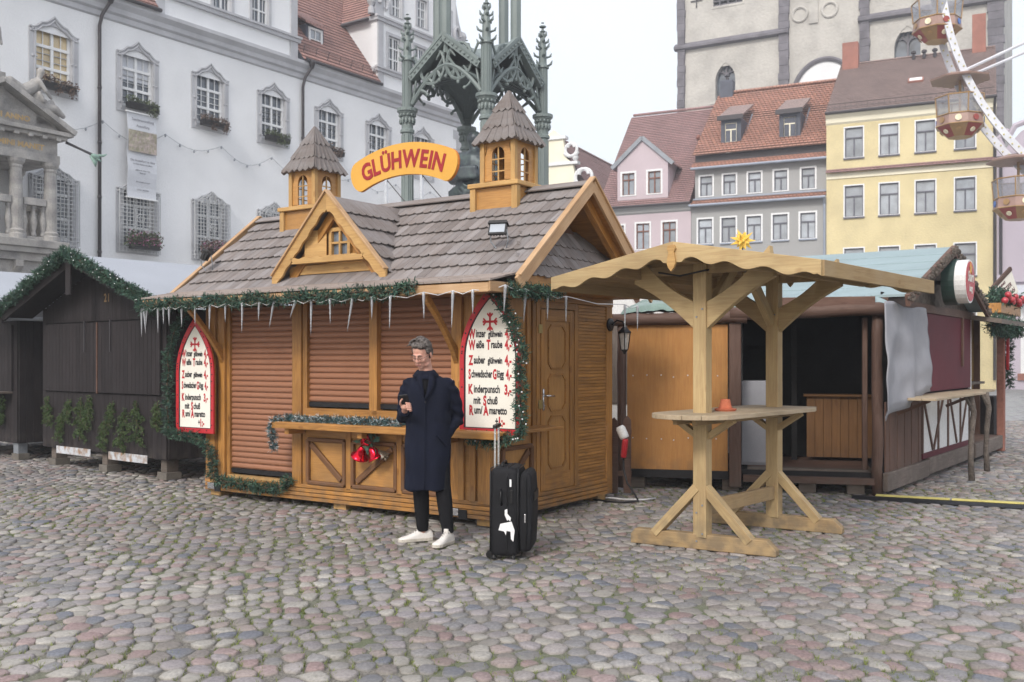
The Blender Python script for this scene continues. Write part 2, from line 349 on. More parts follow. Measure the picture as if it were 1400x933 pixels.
class MB:
    def __init__(s):
        s.v = []; s.f = []; s.mi = []; s.cur = 0
    def add(s, vs, fs):
        o = len(s.v)
        s.v.extend([tuple(p) for p in vs])
        for f in fs:
            s.f.append([i + o for i in f]); s.mi.append(s.cur)
        return s
    def box(s, x0, x1, y0, y1, z0, z1):
        return s.add([(x0, y0, z0), (x1, y0, z0), (x1, y1, z0), (x0, y1, z0), (x0, y0, z1), (x1, y0, z1), (x1, y1, z1), (x0, y1, z1)],
                     [(0, 3, 2, 1), (4, 5, 6, 7), (0, 1, 5, 4), (1, 2, 6, 5), (2, 3, 7, 6), (3, 0, 4, 7)])
    def bar(s, p0, p1, w, h, up=(0, 0, 1)):
        """box from p0 to p1; w across, h along up"""
        p0 = Vector(p0); p1 = Vector(p1); d = (p1 - p0).normalized(); up = Vector(up)
        if abs(d.dot(up)) > 0.98: up = Vector((0, 1, 0))
        sx = d.cross(up).normalized(); u = sx.cross(d).normalized()
        a = sx * (w / 2); b = u * (h / 2)
        vs = [p0 - a - b, p0 + a - b, p0 + a + b, p0 - a + b, p1 - a - b, p1 + a - b, p1 + a + b, p1 - a + b]
        return s.add(vs, [(0, 1, 2, 3), (7, 6, 5, 4), (0, 4, 5, 1), (1, 5, 6, 2), (2, 6, 7, 3), (3, 7, 4, 0)])
    def prism(s, poly, fn, d0, d1, cap=True):
        """poly of (a,b); fn(a,b,d)->xyz; extruded d0..d1"""
        n = len(poly)
        vs = [fn(a, b, d0) for a, b in poly] + [fn(a, b, d1) for a, b in poly]
        fs = [(i, (i + 1) % n, (i + 1) % n + n, i + n) for i in range(n)]
        if cap:
            fs += [tuple(range(n - 1, -1, -1)), tuple(range(n, 2 * n))]
        return s.add(vs, fs)
    def ring(s, outer, inner, fn, d0, d1):
        n = len(outer)
        vs = [fn(a, b, d0) for a, b in outer] + [fn(a, b, d0) for a, b in inner] + [fn(a, b, d1) for a, b in outer] + [fn(a, b, d1) for a, b in inner]
        fs = []
        for i in range(n):
            j = (i + 1) % n
            fs += [(i, j, n + j, n + i), (2 * n + i, 3 * n + i, 3 * n + j, 2 * n + j), (i, 2 * n + i, 2 * n + j, j), (n + i, n + j, 3 * n + j, 3 * n + i)]
        return s.add(vs, fs)
    def tube(s, pts, rad, n=8, cap=True, flat=1.0):
        pts = [Vector(p) for p in pts]
        if not isinstance(rad, (list, tuple)): rad = [rad] * len(pts)
        rings = []
        prev = None
        for i, p in enumerate(pts):
            if i == 0: t = pts[1] - p
            elif i == len(pts) - 1: t = p - pts[i - 1]
            else: t = pts[i + 1] - pts[i - 1]
            t.normalize()
            if prev is None:
                a = Vector((0, 0, 1)) if abs(t.z) < 0.9 else Vector((1, 0, 0))
                x = t.cross(a).normalized()
            else:
                x = (prev - t * prev.dot(t)).normalized()
            prev = x
            y = t.cross(x)
            rings.append([p + x * (math.cos(2 * PI * k / n) * rad[i]) + y * (math.sin(2 * PI * k / n) * rad[i] * flat) for k in range(n)])
        vs = [q for r in rings for q in r]
        fs = []
        for i in range(len(pts) - 1):
            for k in range(n):
                k2 = (k + 1) % n
                fs.append((i * n + k, i * n + k2, (i + 1) * n + k2, (i + 1) * n + k))
        if cap:
            fs.append(tuple(range(n - 1, -1, -1))); b = (len(pts) - 1) * n; fs.append(tuple(range(b, b + n)))
        return s.add(vs, fs)
    def lathe(s, prof, n=16, c=(0, 0, 0), cap=True, ph=0.0):
        vs = []; fs = []
        for r, z in prof:
            for k in range(n):
                a = 2 * PI * k / n + ph
                vs.append((c[0] + r * math.cos(a), c[1] + r * math.sin(a), c[2] + z))
        for i in range(len(prof) - 1):
            for k in range(n):
                k2 = (k + 1) % n
                fs.append((i * n + k, i * n + k2, (i + 1) * n + k2, (i + 1) * n + k))
        if cap:
            fs.append(tuple(range(n - 1, -1, -1))); b = (len(prof) - 1) * n; fs.append(tuple(range(b, b + n)))
        return s.add(vs, fs)
    def ell(s, c, r, rot=None, seg=14, rings=9):
        vs = []; fs = []
        Mx = Euler(rot).to_matrix() if rot else None
        for i in range(rings + 1):
            th = PI * i / rings
            for k in range(seg):
                a = 2 * PI * k / seg
                p = Vector((r[0] * math.sin(th) * math.cos(a), r[1] * math.sin(th) * math.sin(a), -r[2] * math.cos(th)))
                if Mx: p = Mx @ p
                vs.append(p + Vector(c))
        for i in range(rings):
            for k in range(seg):
                k2 = (k + 1) % seg
                fs.append((i * seg + k, i * seg + k2, (i + 1) * seg + k2, (i + 1) * seg + k))
        return s.add(vs, fs)
    def loft(s, rings, n=28, p=2.4, cap=True):
        """rings: (cx,cy,cz,rx,ry[,yaw])"""
        vs = []; fs = []
        for rg in rings:
            cx, cy, cz, rx, ry = rg[:5]
            yaw = rg[5] if len(rg) > 5 else 0
            for k in range(n):
                a = 2 * PI * k / n
                x, y = superpt(a, p)
                x *= rx; y *= ry
                vs.append((cx + x * math.cos(yaw) - y * math.sin(yaw), cy + x * math.sin(yaw) + y * math.cos(yaw), cz))
        for i in range(len(rings) - 1):
            for k in range(n):
                k2 = (k + 1) % n
                fs.append((i * n + k, i * n + k2, (i + 1) * n + k2, (i + 1) * n + k))
        if cap:
            fs.append(tuple(range(n - 1, -1, -1))); b = (len(rings) - 1) * n; fs.append(tuple(range(b, b + n)))
        return s.add(vs, fs)
    def quad(s, a, b, c, d):
        return s.add([a, b, c, d], [(0, 1, 2, 3)])
    def mesh(s, name, mats, smooth=False):
        me = bpy.data.meshes.new(name)
        me.from_pydata(s.v, [], s.f)
        if not isinstance(mats, (list, tuple)): mats = [mats]
        for m in mats: me.materials.append(M[m] if isinstance(m, str) else m)
        if len(mats) > 1: me.polygons.foreach_set("material_index", s.mi)
        if smooth: me.polygons.foreach_set("use_smooth", [True] * len(me.polygons))
        me.validate(); me.update()
        return me
    def build(s, name, mats, parent=None, smooth=False, bevel=0.0, loc=None, rot=None, scale=None, kind=None):
        o = bpy.data.objects.new(name, s.mesh(name, mats, smooth))
        return place(o, parent, bevel, loc, rot, kind, scale)

def place(o, parent=None, bevel=0.0, loc=None, rot=None, kind=None, scale=None):
    COL.objects.link(o)
    if parent is not None: o.parent = parent
    if loc is not None: o.location = loc
    if rot is not None: o.rotation_euler = rot
    if scale is not None: o.scale = scale
    if bevel:
        bm = o.modifiers.new("edge_wear", 'BEVEL'); bm.width = bevel; bm.segments = 2; bm.limit_method = 'ANGLE'; bm.angle_limit = R(40)
    if kind: o['kind'] = kind
    return o

def share(o, parent, loc=None, rot=None, scale=None, name=None):
    c = o.copy(); COL.objects.link(c); c.parent = parent
    if loc is not None: c.location = loc
    if rot is not None: c.rotation_euler = rot
    if scale is not None: c.scale = scale
    return c

def copy_tree(o, parent=None):
    c = o.copy(); COL.objects.link(c); c.parent = parent
    for ch in [q for q in o.children]: copy_tree(ch, c)
    return c

def tag(o, label, cat, group=None):
    o['label'] = label; o['category'] = cat
    if group: o['group'] = group
    return o

def thing(name, label, cat, loc=(0, 0, 0), rz=0.0, group=None):
    o = bpy.data.objects.new(name, None); COL.objects.link(o)
    o.empty_display_size = 0.2
    o.location = loc; o.rotation_euler = (0, 0, rz)
    return tag(o, label, cat, group)

_axes = {0: (0, 0, 0), 1: (0, 0, PI / 2), 2: (0, -PI / 2, 0)}
def plank(name, x0, x1, y0, y1, z0, z1, mat, parent=None, bevel=0.004, kind=None):
    """box whose own x axis runs along its longest side, so the grain follows it"""
    c = Vector(((x0 + x1) / 2, (y0 + y1) / 2, (z0 + z1) / 2)); sx, sy, sz = x1 - x0, y1 - y0, z1 - z0
    ax = max(range(3), key=lambda i: (sx, sy, sz)[i])
    if ax == 0: l, w, h = sx, sy, sz
    elif ax == 1: l, w, h = sy, sx, sz
    else: l, w, h = sz, sy, sx
    return MB().box(-l / 2, l / 2, -w / 2, w / 2, -h / 2, h / 2).build(name, mat, parent, bevel=bevel, loc=c, rot=_axes[ax], kind=kind)

def beam(name, p0, p1, w, h, mat, parent=None, bevel=0.004, up=(0, 0, 1), round_=False):
    """timber from p0 to p1, grain along it; w across, h along up"""
    p0 = Vector(p0); p1 = Vector(p1); d = p1 - p0; l = d.length; d.normalize(); up = Vector(up)
    if abs(d.dot(up)) > 0.98: up = Vector((0, 1, 0))
    sy = up.cross(d).normalized(); sz = d.cross(sy).normalized()
    mt = Matrix((d, sy, sz)).transposed()
    mb = MB()
    if round_:
        n = 10; k = 7
        mb.tube([(-l / 2 + l * i / k, random.uniform(-.06, .06) * w, random.uniform(-.06, .06) * w) for i in range(k + 1)], [w / 2 * random.uniform(.92, 1.06) for i in range(k + 1)], n)
    else:
        mb.box(-l / 2, l / 2, -w / 2, w / 2, -h / 2, h / 2)
    return mb.build(name, mat, parent, smooth=round_, bevel=0 if round_ else bevel, loc=(p0 + p1) / 2, rot=mt.to_euler())

def bake(o):
    dg = bpy.context.evaluated_depsgraph_get(); dg.update()
    me = bpy.data.meshes.new_from_object(o.evaluated_get(dg))
    o.modifiers.clear(); o.data = me
    return o

def remesh(o, vox, smooth=2):
    r = o.modifiers.new("r", 'REMESH'); r.mode = 'VOXEL'; r.voxel_size = vox; r.use_smooth_shade = True
    if smooth:
        s_ = o.modifiers.new("s", 'SMOOTH'); s_.iterations = smooth; s_.factor = 0.6
    bake(o)
    o.data.polygons.foreach_set("use_smooth", [True] * len(o.data.polygons))
    return o

_tcache = {}
def text_geo(txt, size=1.0, xs=1.0, bold=0.0, shear=0.0, align='LEFT', depth=0.0):
    """letters in the xy plane; returns verts, faces, width"""
    key = (txt, size, xs, bold, shear, align, depth)
    if key in _tcache: return _tcache[key]
    cu = bpy.data.curves.new("t", 'FONT'); cu.body = txt; cu.size = size; cu.offset = bold; cu.shear = shear; cu.align_x = align
    cu.resolution_u = 3; cu.extrude = depth
    o = bpy.data.objects.new("t", cu); COL.objects.link(o)
    dg = bpy.context.evaluated_depsgraph_get(); dg.update()
    me = bpy.data.meshes.new_from_object(o.evaluated_get(dg))
    vs = [(v.co.x * xs, v.co.y, v.co.z) for v in me.vertices]; fs = [tuple(p.vertices) for p in me.polygons]
    bpy.data.objects.remove(o); bpy.data.meshes.remove(me)
    w = max([v[0] for v in vs]) if vs else 0
    _tcache[key] = (vs, fs, w)
    return _tcache[key]

def sprig_cloud(mb, path, radius, per_m, nl=0.05, nn=7, droop=0.0, wmul=1.0, rnd=random):
    """fir sprigs round a path: short needles along small twigs"""
    path = [Vector(p) for p in path]
    for a, b in zip(path[:-1], path[1:]):
        seg = b - a; l = seg.length
        if l < 1e-6: continue
        t = seg / l
        for _ in range(max(1, int(l * per_m))):
            p = a + seg * rnd.random()
            d = Vector((rnd.gauss(0, 1), rnd.gauss(0, 1), rnd.gauss(0, 1) - droop))
            d = (d - t * d.dot(t) * 0.4).normalized()
            base = p + d * radius * rnd.uniform(0.0, 0.35)
            tip = p + d * radius * rnd.uniform(0.75, 1.25)
            ax = (tip - base)
            for k in range(nn):
                f = (k + rnd.random()) / nn
                q = base + ax * f
                nd_ = (d * 0.8 + Vector((rnd.gauss(0, .7), rnd.gauss(0, .7), rnd.gauss(0, .7)))).normalized()
                sd_ = nd_.cross(Vector((rnd.gauss(0, 1), rnd.gauss(0, 1), rnd.gauss(0, 1)))).normalized() * (nl * 0.11 * wmul)
                e = q + nd_ * nl * rnd.uniform(.7, 1.2)
                mb.add([q - sd_, q + sd_, e + sd_ * .5, e - sd_ * .5], [(0, 1, 2, 3)])

def leaf_cloud(mb, c, r, n, size, rnd=random):
    for _ in range(n):
        while True:
            p = Vector((rnd.uniform(-1, 1), rnd.uniform(-1, 1), rnd.uniform(-1, 1)))
            if p.length < 1: break
        p = Vector((p.x * r[0], p.y * r[1], p.z * r[2])) + Vector(c)
        a = Vector((rnd.gauss(0, 1), rnd.gauss(0, 1), rnd.gauss(0, 1))).normalized(); b = a.cross(Vector((rnd.gauss(0, 1), rnd.gauss(0, 1), rnd.gauss(0, 1)))).normalized()
        s_ = size * rnd.uniform(.6, 1.3)
        mb.add([p, p + a * s_ * .5 + b * s_ * .3, p + a * s_, p + a * s_ * .5 - b * s_ * .3], [(0, 1, 2, 3)])

def wall_holes(u0, u1, z0, z1, holes):
    """quads of a wall in (u,z), leaving rectangular holes open"""
    us = sorted(set([u0, u1] + [h[0] for h in holes] + [h[1] for h in holes]))
    zs = sorted(set([z0, z1] + [h[2] for h in holes] + [h[3] for h in holes]))
    out = []
    for i in range(len(us) - 1):
        for j in range(len(zs) - 1):
            cu, cz = (us[i] + us[i + 1]) / 2, (zs[j] + zs[j + 1]) / 2
            if us[i] < u0 - 1e-6 or us[i + 1] > u1 + 1e-6: continue
            if any(h[0] < cu < h[1] and h[2] < cz < h[3] for h in holes): continue
            out.append((us[i], us[i + 1], zs[j], zs[j + 1]))
    return out

FN_XZ = lambda a, b, d: (a, d, b)      # polygon in the xz plane, extruded along y
FN_YZ = lambda a, b, d: (d, a, b)      # polygon in the yz plane, extruded along x
FN_XY = lambda a, b, d: (a, b, d)

# ------------------------------------------------------------------ ground
def stone_color_nodes(nt, b, island):
    lk = nt.links.new
    if island:
        g = nd(nt, "ShaderNodeNewGeometry"); rnd_ = g.outputs["Random Per Island"]
    else:
        g = nd(nt, "ShaderNodeObjectInfo"); rnd_ = g.outputs["Random"]
    rp = nd(nt, "ShaderNodeValToRGB"); rp.color_ramp.interpolation = 'CONSTANT'
    cs = [(134, 128, 129), (117, 115, 116), (139, 133, 131), (136, 120, 118), (126, 121, 123), (102, 104, 111), (144, 140, 134), (130, 112, 110), (132, 129, 128), (116, 110, 106), (140, 128, 124), (112, 111, 112), (150, 146, 140), (125, 121, 118)]
    el = rp.color_ramp.elements
    el[0].position = 0; el[0].color = (*L(cs[0]), 1); el[1].position = 1 / len(cs); el[1].color = (*L(cs[1]), 1)
    for i in range(2, len(cs)):
        e = el.new(i / len(cs)); e.color = (*L(cs[i]), 1)
    lk(rnd_, rp.inputs[0])
    ge = nd(nt, "ShaderNodeNewGeometry")
    n1 = nd(nt, "ShaderNodeTexNoise"); n1.inputs["Scale"].default_value = 55; n1.inputs["Detail"].default_value = 6; lk(ge.outputs["Position"], n1.inputs["Vector"])
    n2 = nd(nt, "ShaderNodeTexNoise"); n2.inputs["Scale"].default_value = 0.55; n2.inputs["Detail"].default_value = 6; lk(ge.outputs["Position"], n2.inputs["Vector"])
    n3 = nd(nt, "ShaderNodeTexVoronoi"); n3.inputs["Scale"].default_value = 160; lk(ge.outputs["Position"], n3.inputs["Vector"])
    a = nd(nt, "ShaderNodeMapRange"); a.inputs[1].default_value = .3; a.inputs[2].default_value = .7; a.inputs[3].default_value = .70; a.inputs[4].default_value = 1.22; lk(n1.outputs["Fac"], a.inputs[0])
    c = nd(nt, "ShaderNodeMapRange"); c.inputs[1].default_value = .35; c.inputs[2].default_value = .65; c.inputs[3].default_value = .72; c.inputs[4].default_value = 1.10; lk(n2.outputs["Fac"], c.inputs[0])
    v = nd(nt, "ShaderNodeMapRange"); v.inputs[2].default_value = .6; v.inputs[3].default_value = .85; v.inputs[4].default_value = 1.08; lk(n3.outputs["Distance"], v.inputs[0])
    mu = nd(nt, "ShaderNodeMath", operation='MULTIPLY'); lk(a.outputs[0], mu.inputs[0]); lk(c.outputs[0], mu.inputs[1])
    mu2 = nd(nt, "ShaderNodeMath", operation='MULTIPLY'); lk(mu.outputs[0], mu2.inputs[0]); lk(v.outputs[0], mu2.inputs[1])
    mu3 = nd(nt, "ShaderNodeMath", operation='MULTIPLY'); mu3.inputs[1].default_value = 1.15; lk(mu2.outputs[0], mu3.inputs[0])
    vm = nd(nt, "ShaderNodeVectorMath", operation='SCALE'); lk(rp.outputs[0], vm.inputs[0]); lk(mu3.outputs[0], vm.inputs["Scale"])
    # sand and dirt lying against the edges of the stones
    sz = nd(nt, "ShaderNodeSeparateXYZ"); lk(ge.outputs["Position"], sz.inputs[0])
    zz = nd(nt, "ShaderNodeMath", operation='MULTIPLY_ADD'); zz.inputs[1].default_value = -.012; lk(n1.outputs["Fac"], zz.inputs[0]); lk(sz.outputs[2], zz.inputs[2])
    dr = nd(nt, "ShaderNodeMapRange"); dr.inputs[1].default_value = -.017; dr.inputs[2].default_value = -.006; dr.inputs[3].default_value = .6; dr.inputs[4].default_value = 0; lk(zz.outputs[0], dr.inputs[0])
    dm = nd(nt, "ShaderNodeMix", data_type='RGBA'); dm.inputs[7].default_value = (.19, .175, .15, 1); lk(dr.outputs[0], dm.inputs[0]); lk(vm.outputs[0], dm.inputs[6])
    lk(dm.outputs[2], b.inputs["Base Color"])
    b.inputs["Roughness"].default_value = 0.62; b.inputs["Specular IOR Level"].default_value = 0.35
    bp = nd(nt, "ShaderNodeBump"); bp.inputs["Strength"].default_value = 0.45; bp.inputs["Distance"].default_value = 0.006
    lk(n1.outputs["Fac"], bp.inputs["Height"]); lk(bp.outputs[0], b.inputs["Normal"])

m_, nt_, b_ = new_mat("cobble_joined"); stone_color_nodes(nt_, b_, True); M['cobble'] = m_
m_, nt_, b_ = new_mat("cobble_single"); stone_color_nodes(nt_, b_, False); M['cobble1'] = m_

# joint bed: dark grit with moss, turning into small-scale cobble pattern far away
m_, nt_, b_ = new_mat("joint_grit"); lk = nt_.links.new
ge = nd(nt_, "ShaderNodeNewGeometry")
n1 = nd(nt_, "ShaderNodeTexNoise"); n1.inputs["Scale"].default_value = 90; n1.inputs["Detail"].default_value = 4
n2 = nd(nt_, "ShaderNodeTexNoise"); n2.inputs["Scale"].default_value = 0.9; n2.inputs["Detail"].default_value = 8
vo = nd(nt_, "ShaderNodeTexVoronoi"); vo.inputs["Scale"].default_value = 6.2
for q in (n1, n2, vo): lk(ge.outputs["Position"], q.inputs["Vector"])
rp = nd(nt_, "ShaderNodeValToRGB"); rp.color_ramp.elements[0].color = (.085, .078, .068, 1); rp.color_ramp.elements[1].color = (.24, .22, .19, 1)
rp.color_ramp.elements[0].position = .35; rp.color_ramp.elements[1].position = .7; lk(n1.outputs["Fac"], rp.inputs[0])
ms = nd(nt_, "ShaderNodeMapRange"); ms.inputs[1].default_value = .44; ms.inputs[2].default_value = .64; ms.inputs[4].default_value = .75; lk(n2.outputs["Fac"], ms.inputs[0])
mx = nd(nt_, "ShaderNodeMix", data_type='RGBA'); mx.inputs[7].default_value = (.075, .105, .032, 1); lk(ms.outputs[0], mx.inputs[0]); lk(rp.outputs[0], mx.inputs[6])
sx = nd(nt_, "ShaderNodeSeparateXYZ"); lk(ge.outputs["Position"], sx.inputs[0])
far = nd(nt_, "ShaderNodeMapRange"); far.inputs[1].default_value = 24; far.inputs[2].default_value = 25.5; lk(sx.outputs[1], far.inputs[0])
vc = nd(nt_, "ShaderNodeVectorMath", operation='SCALE'); vc.inputs["Scale"].default_value = .22; lk(vo.outputs["Color"], vc.inputs[0])
va = nd(nt_, "ShaderNodeMix", data_type='RGBA'); va.inputs[0].default_value = .35; va.inputs[6].default_value = (.24, .22, .215, 1); lk(vo.outputs["Color"], va.inputs[7])
hs = nd(nt_, "ShaderNodeHueSaturation"); hs.inputs["Saturation"].default_value = .12; hs.inputs["Value"].default_value = .68; lk(va.outputs[2], hs.inputs["Color"])
mf = nd(nt_, "ShaderNodeMix", data_type='RGBA'); lk(far.outputs[0], mf.inputs[0]); lk(mx.outputs[2], mf.inputs[6]); lk(hs.outputs[0], mf.inputs[7])
lk(mf.outputs[2], b_.inputs["Base Color"]); b_.inputs["Roughness"].default_value = .95
M['grit'] = m_

ground = MB().quad((-500, -30, -.014), (500, -30, -.014), (500, 900, -.014), (-500, 900, -.014)).build("ground", 'grit', kind='structure')

KD_ = 9
rs = np.random.RandomState(5)
AX, AY = .113, .140
ni, nj = 460, 190
jx = rs.uniform(-.26, .26, (ni, nj)); jy = rs.uniform(-.40, .40, (ni, nj))
gi, gj = np.meshgrid(np.arange(ni), np.arange(nj), indexing='ij')
col_off = rs.uniform(0, 1, ni)[:, None]; 
SX = (gi + jx) * AX; SY = (gj + col_off + jy) * AY
drop = rs.uniform(0, 1, (ni, nj)) < .09            # now and then one big stone fills two places
ang = 2 * math.pi * (np.arange(KD_) + .5) / KD_ + 0.2 + 0 * rs.uniform(0, 1)
tmin = np.full((ni, nj, KD_), .16)
for di in range(-3, 4):
    for dj in range(-3, 4):
        if di == 0 and dj == 0: continue
        nx = np.roll(SX, (-di, -dj), (0, 1)); ny = np.roll(SY, (-di, -dj), (0, 1)); nd2 = np.roll(drop, (-di, -dj), (0, 1))
        dx, dy = nx - SX, ny - SY
        for k in range(KD_):
            c = math.cos(ang[k]) * dx + math.sin(ang[k]) * dy
            t = np.where((c > 1e-4) & (~nd2), (dx * dx + dy * dy) / 2 / np.maximum(c, 1e-4), 9)
            tmin[:, :, k] = np.minimum(tmin[:, :, k], t)
ok = ~drop; ok[:3] = ok[-3:] = False; ok[:, :3] = False; ok[:, -3:] = False
X0_, Y0_ = SX[ok] - ni * AX / 2, SY[ok] + 2.6
Rk = tmin[ok]
Rk = Rk * .84 + .08 * (np.roll(Rk, 1, 1) + np.roll(Rk, -1, 1))
Rk = (Rk * .985 - .0015) * (1 + rs.uniform(-.09, .05, Rk.shape))
PX = X0_ + .16 * np.sin(Y0_ * .55 + X0_ * .22) + .10 * np.sin(X0_ * .9 + Y0_ * .2) - .20 * (Y0_ - 8) + .05 * np.sin(Y0_ * 1.9 + X0_); PY = Y0_ + .08 * np.sin(X0_ * 1.3 + Y0_ * .4) + .05 * np.sin(X0_ * 3.1)
keep = (np.abs(PX) < PY * .60 + 1.2) & (PY > 3.6) & (PY < 26)
dx_, dy_ = PX + .2, PY - 9.4
aa, bb_ = dx_ * .829 - dy_ * .559, dx_ * .559 + dy_ * .829
keep &= ~((aa > -3.6) & (aa < -.6) & (bb_ > .7) & (bb_ < 4))
PX, PY, Rk = PX[keep], PY[keep], Rk[keep]
key = np.where((np.abs(PX) < PY * .52) & (PY > 4.85), PY, 99)
od = np.argsort(key); PX, PY, Rk = PX[od], PY[od], Rk[od]
n = len(PX)
hg = rs.uniform(-.008, .003, n); tx = rs.uniform(-.07, .07, n); ty = rs.uniform(-.07, .07, n)
V = np.zeros((n, 3 * KD_ + 1, 3), np.float32)
ca_, sa2 = np.cos(ang), np.sin(ang)
for r_i, (f_, z) in enumerate(((1.0, -.028), (.955, -.003), (.76, .0015))):
    jit = 1 + rs.uniform(-.05, .05, (n, KD_)) * (r_i == 1)
    V[:, r_i * KD_:(r_i + 1) * KD_, 0] = Rk * ca_ * f_ * jit * .94; V[:, r_i * KD_:(r_i + 1) * KD_, 1] = Rk * sa2 * f_ * jit
    V[:, r_i * KD_:(r_i + 1) * KD_, 2] = z + hg[:, None] + (tx[:, None] * Rk * ca_ + ty[:, None] * Rk * sa2) * f_
V[:, -1, 2] = .0025 + hg
tilt = .20; 
lx = V[:, :, 0] * math.cos(tilt) - V[:, :, 1] * math.sin(tilt); ly = V[:, :, 0] * math.sin(tilt) + V[:, :, 1] * math.cos(tilt); V[:, :, 0] = lx; V[:, :, 1] = ly
_sf = [(i * KD_ + k, i * KD_ + (k + 1) % KD_, (i + 1) * KD_ + (k + 1) % KD_, (i + 1) * KD_ + k) for i in range(2) for k in range(KD_)]
_st = [(2 * KD_ + k, 2 * KD_ + (k + 1) % KD_, 3 * KD_) for k in range(KD_)]
stones = [(float(a), float(b), float(r.mean()) * 2, float(r.mean()) * 2) for a, b, r in zip(PX, PY, Rk)]
for i in range(300):
    me = bpy.data.meshes.new("cobblestone"); me.from_pydata(V[i].tolist(), [], _sf + _st); me.materials.append(M['cobble1'])
    me.polygons.foreach_set("use_smooth", [True] * len(me.polygons)); me.update()
    o = bpy.data.objects.new("cobblestone", me); COL.objects.link(o); o.parent = ground; o.location = (float(PX[i]), float(PY[i]), 0)
V[:, :, 0] += PX[:, None]; V[:, :, 1] += PY[:, None]
V = V[300:]; n = len(V); NV = 3 * KD_ + 1
q = np.array(_sf); t = np.array(_st)
base = (np.arange(n) * NV)[:, None, None]
Q = (q[None] + base).reshape(n, -1); T = (t[None] + base).reshape(n, -1)
loops = np.concatenate([Q, T], 1).ravel()
cnt = np.tile(np.array([4] * len(q) + [3] * len(t)), n)
me = bpy.data.meshes.new("cobbles")
me.vertices.add(n * NV); me.vertices.foreach_set("co", V.ravel())
me.loops.add(len(loops)); me.loops.foreach_set("vertex_index", loops.astype(np.int32))
me.polygons.add(len(cnt)); st = np.concatenate([[0], np.cumsum(cnt)[:-1]])
me.polygons.foreach_set("loop_start", st.astype(np.int32)); me.polygons.foreach_set("loop_total", cnt.astype(np.int32))
me.polygons.foreach_set("use_smooth", [True] * len(cnt)); me.materials.append(M['cobble']); me.update(calc_edges=True)
o = bpy.data.objects.new("cobbles", me); COL.objects.link(o); o.parent = ground; o['kind'] = 'stuff'

# moss and tiny grass growing out of the joints
mb = MB(); rg = random.Random(3)
for (x, y, w, l) in stones:
    if y > 12.5: continue
    g = noise.noise(Vector((x * .8, y * .6, 3.3))) + .3 * noise.noise(Vector((x * 3, y * 3, 1))) + (.12 if -1.5 < x < 2.2 and y < 8 else 0)
    if g < -.1 or rg.random() > .75: continue
    for _ in range(rg.randint(2, 5) + int(max(0, g) * 12)):
        sd_ = rg.choice((-1, 1))
        px_, py_ = x + sd_ * (w / 2 * .93 + .003) + rg.uniform(-.008, .006), y + rg.uniform(-l / 2, l / 2)
        for _k in range(3):
            a = rg.uniform(0, 6.28); h_ = rg.uniform(.010, .026); dx, dy = math.cos(a) * .008, math.sin(a) * .008
            ox, oy = rg.gauss(0, .006), rg.gauss(0, .006)
            mb.add([(px_ - dx * .5 + ox, py_ - dy * .5 + oy, -.019), (px_ + dx * .5 + ox, py_ + dy * .5 + oy, -.019), (px_ + dx * 1.6 + ox, py_ + dy * 1.6 + oy, -.010 + h_)], [(0, 1, 2)])
M['moss'] = pm('joint_moss', (0.155, 0.185, 0.055), 0.9, 0.3, 2, island=0.4, bump=0)
mb.build("moss", 'moss', ground, kind='stuff')

# ------------------------------------------------------------------ town hall (left): x along the facade, y into the building
TH = thing("town_hall", "large white town hall with grey ogee window frames and red tiled roof", "building", (-16.67, 34.0, 0), R(54.9))
PITCH = 3.33
def ogee(w, dz, n=6):
    """top outline of a window frame from left shoulder to right shoulder"""
    pts = []
    def arc(x0, z0, x1, z1, sag):
        for i in range(n):
            t = i / n
            pts.append((x0 + (x1 - x0) * t, z0 + (z1 - z0) * t - sag * math.sin(PI * t)))
    arc(-w / 2, 0, -w / 2 + w * .24, dz * .42, dz * .16)
    arc(-w / 2 + w * .24, dz * .42, 0, dz, dz * .13)
    arc(0, dz, w / 2 - w * .24, dz * .42, dz * .13)
    arc(w / 2 - w * .24, dz * .42, w / 2, 0, dz * .16)
    pts.append((w / 2, 0))
    return pts
def frame_polys(W, H, dz):
    top = ogee(W, dz)
    outer = [(x, H + z) for x, z in top] + [(W / 2, 0), (-W / 2, 0)]
    iw = W - .50
    itop = [(x, dz * .62 * (1 - abs(2 * x / iw) ** 1.8)) for x, z in ogee(iw, dz)]
    inner = [(x, H - .14 + z) for x, z in itop] + [(iw / 2, .22), (-iw / 2, .22)]
    return outer, inner
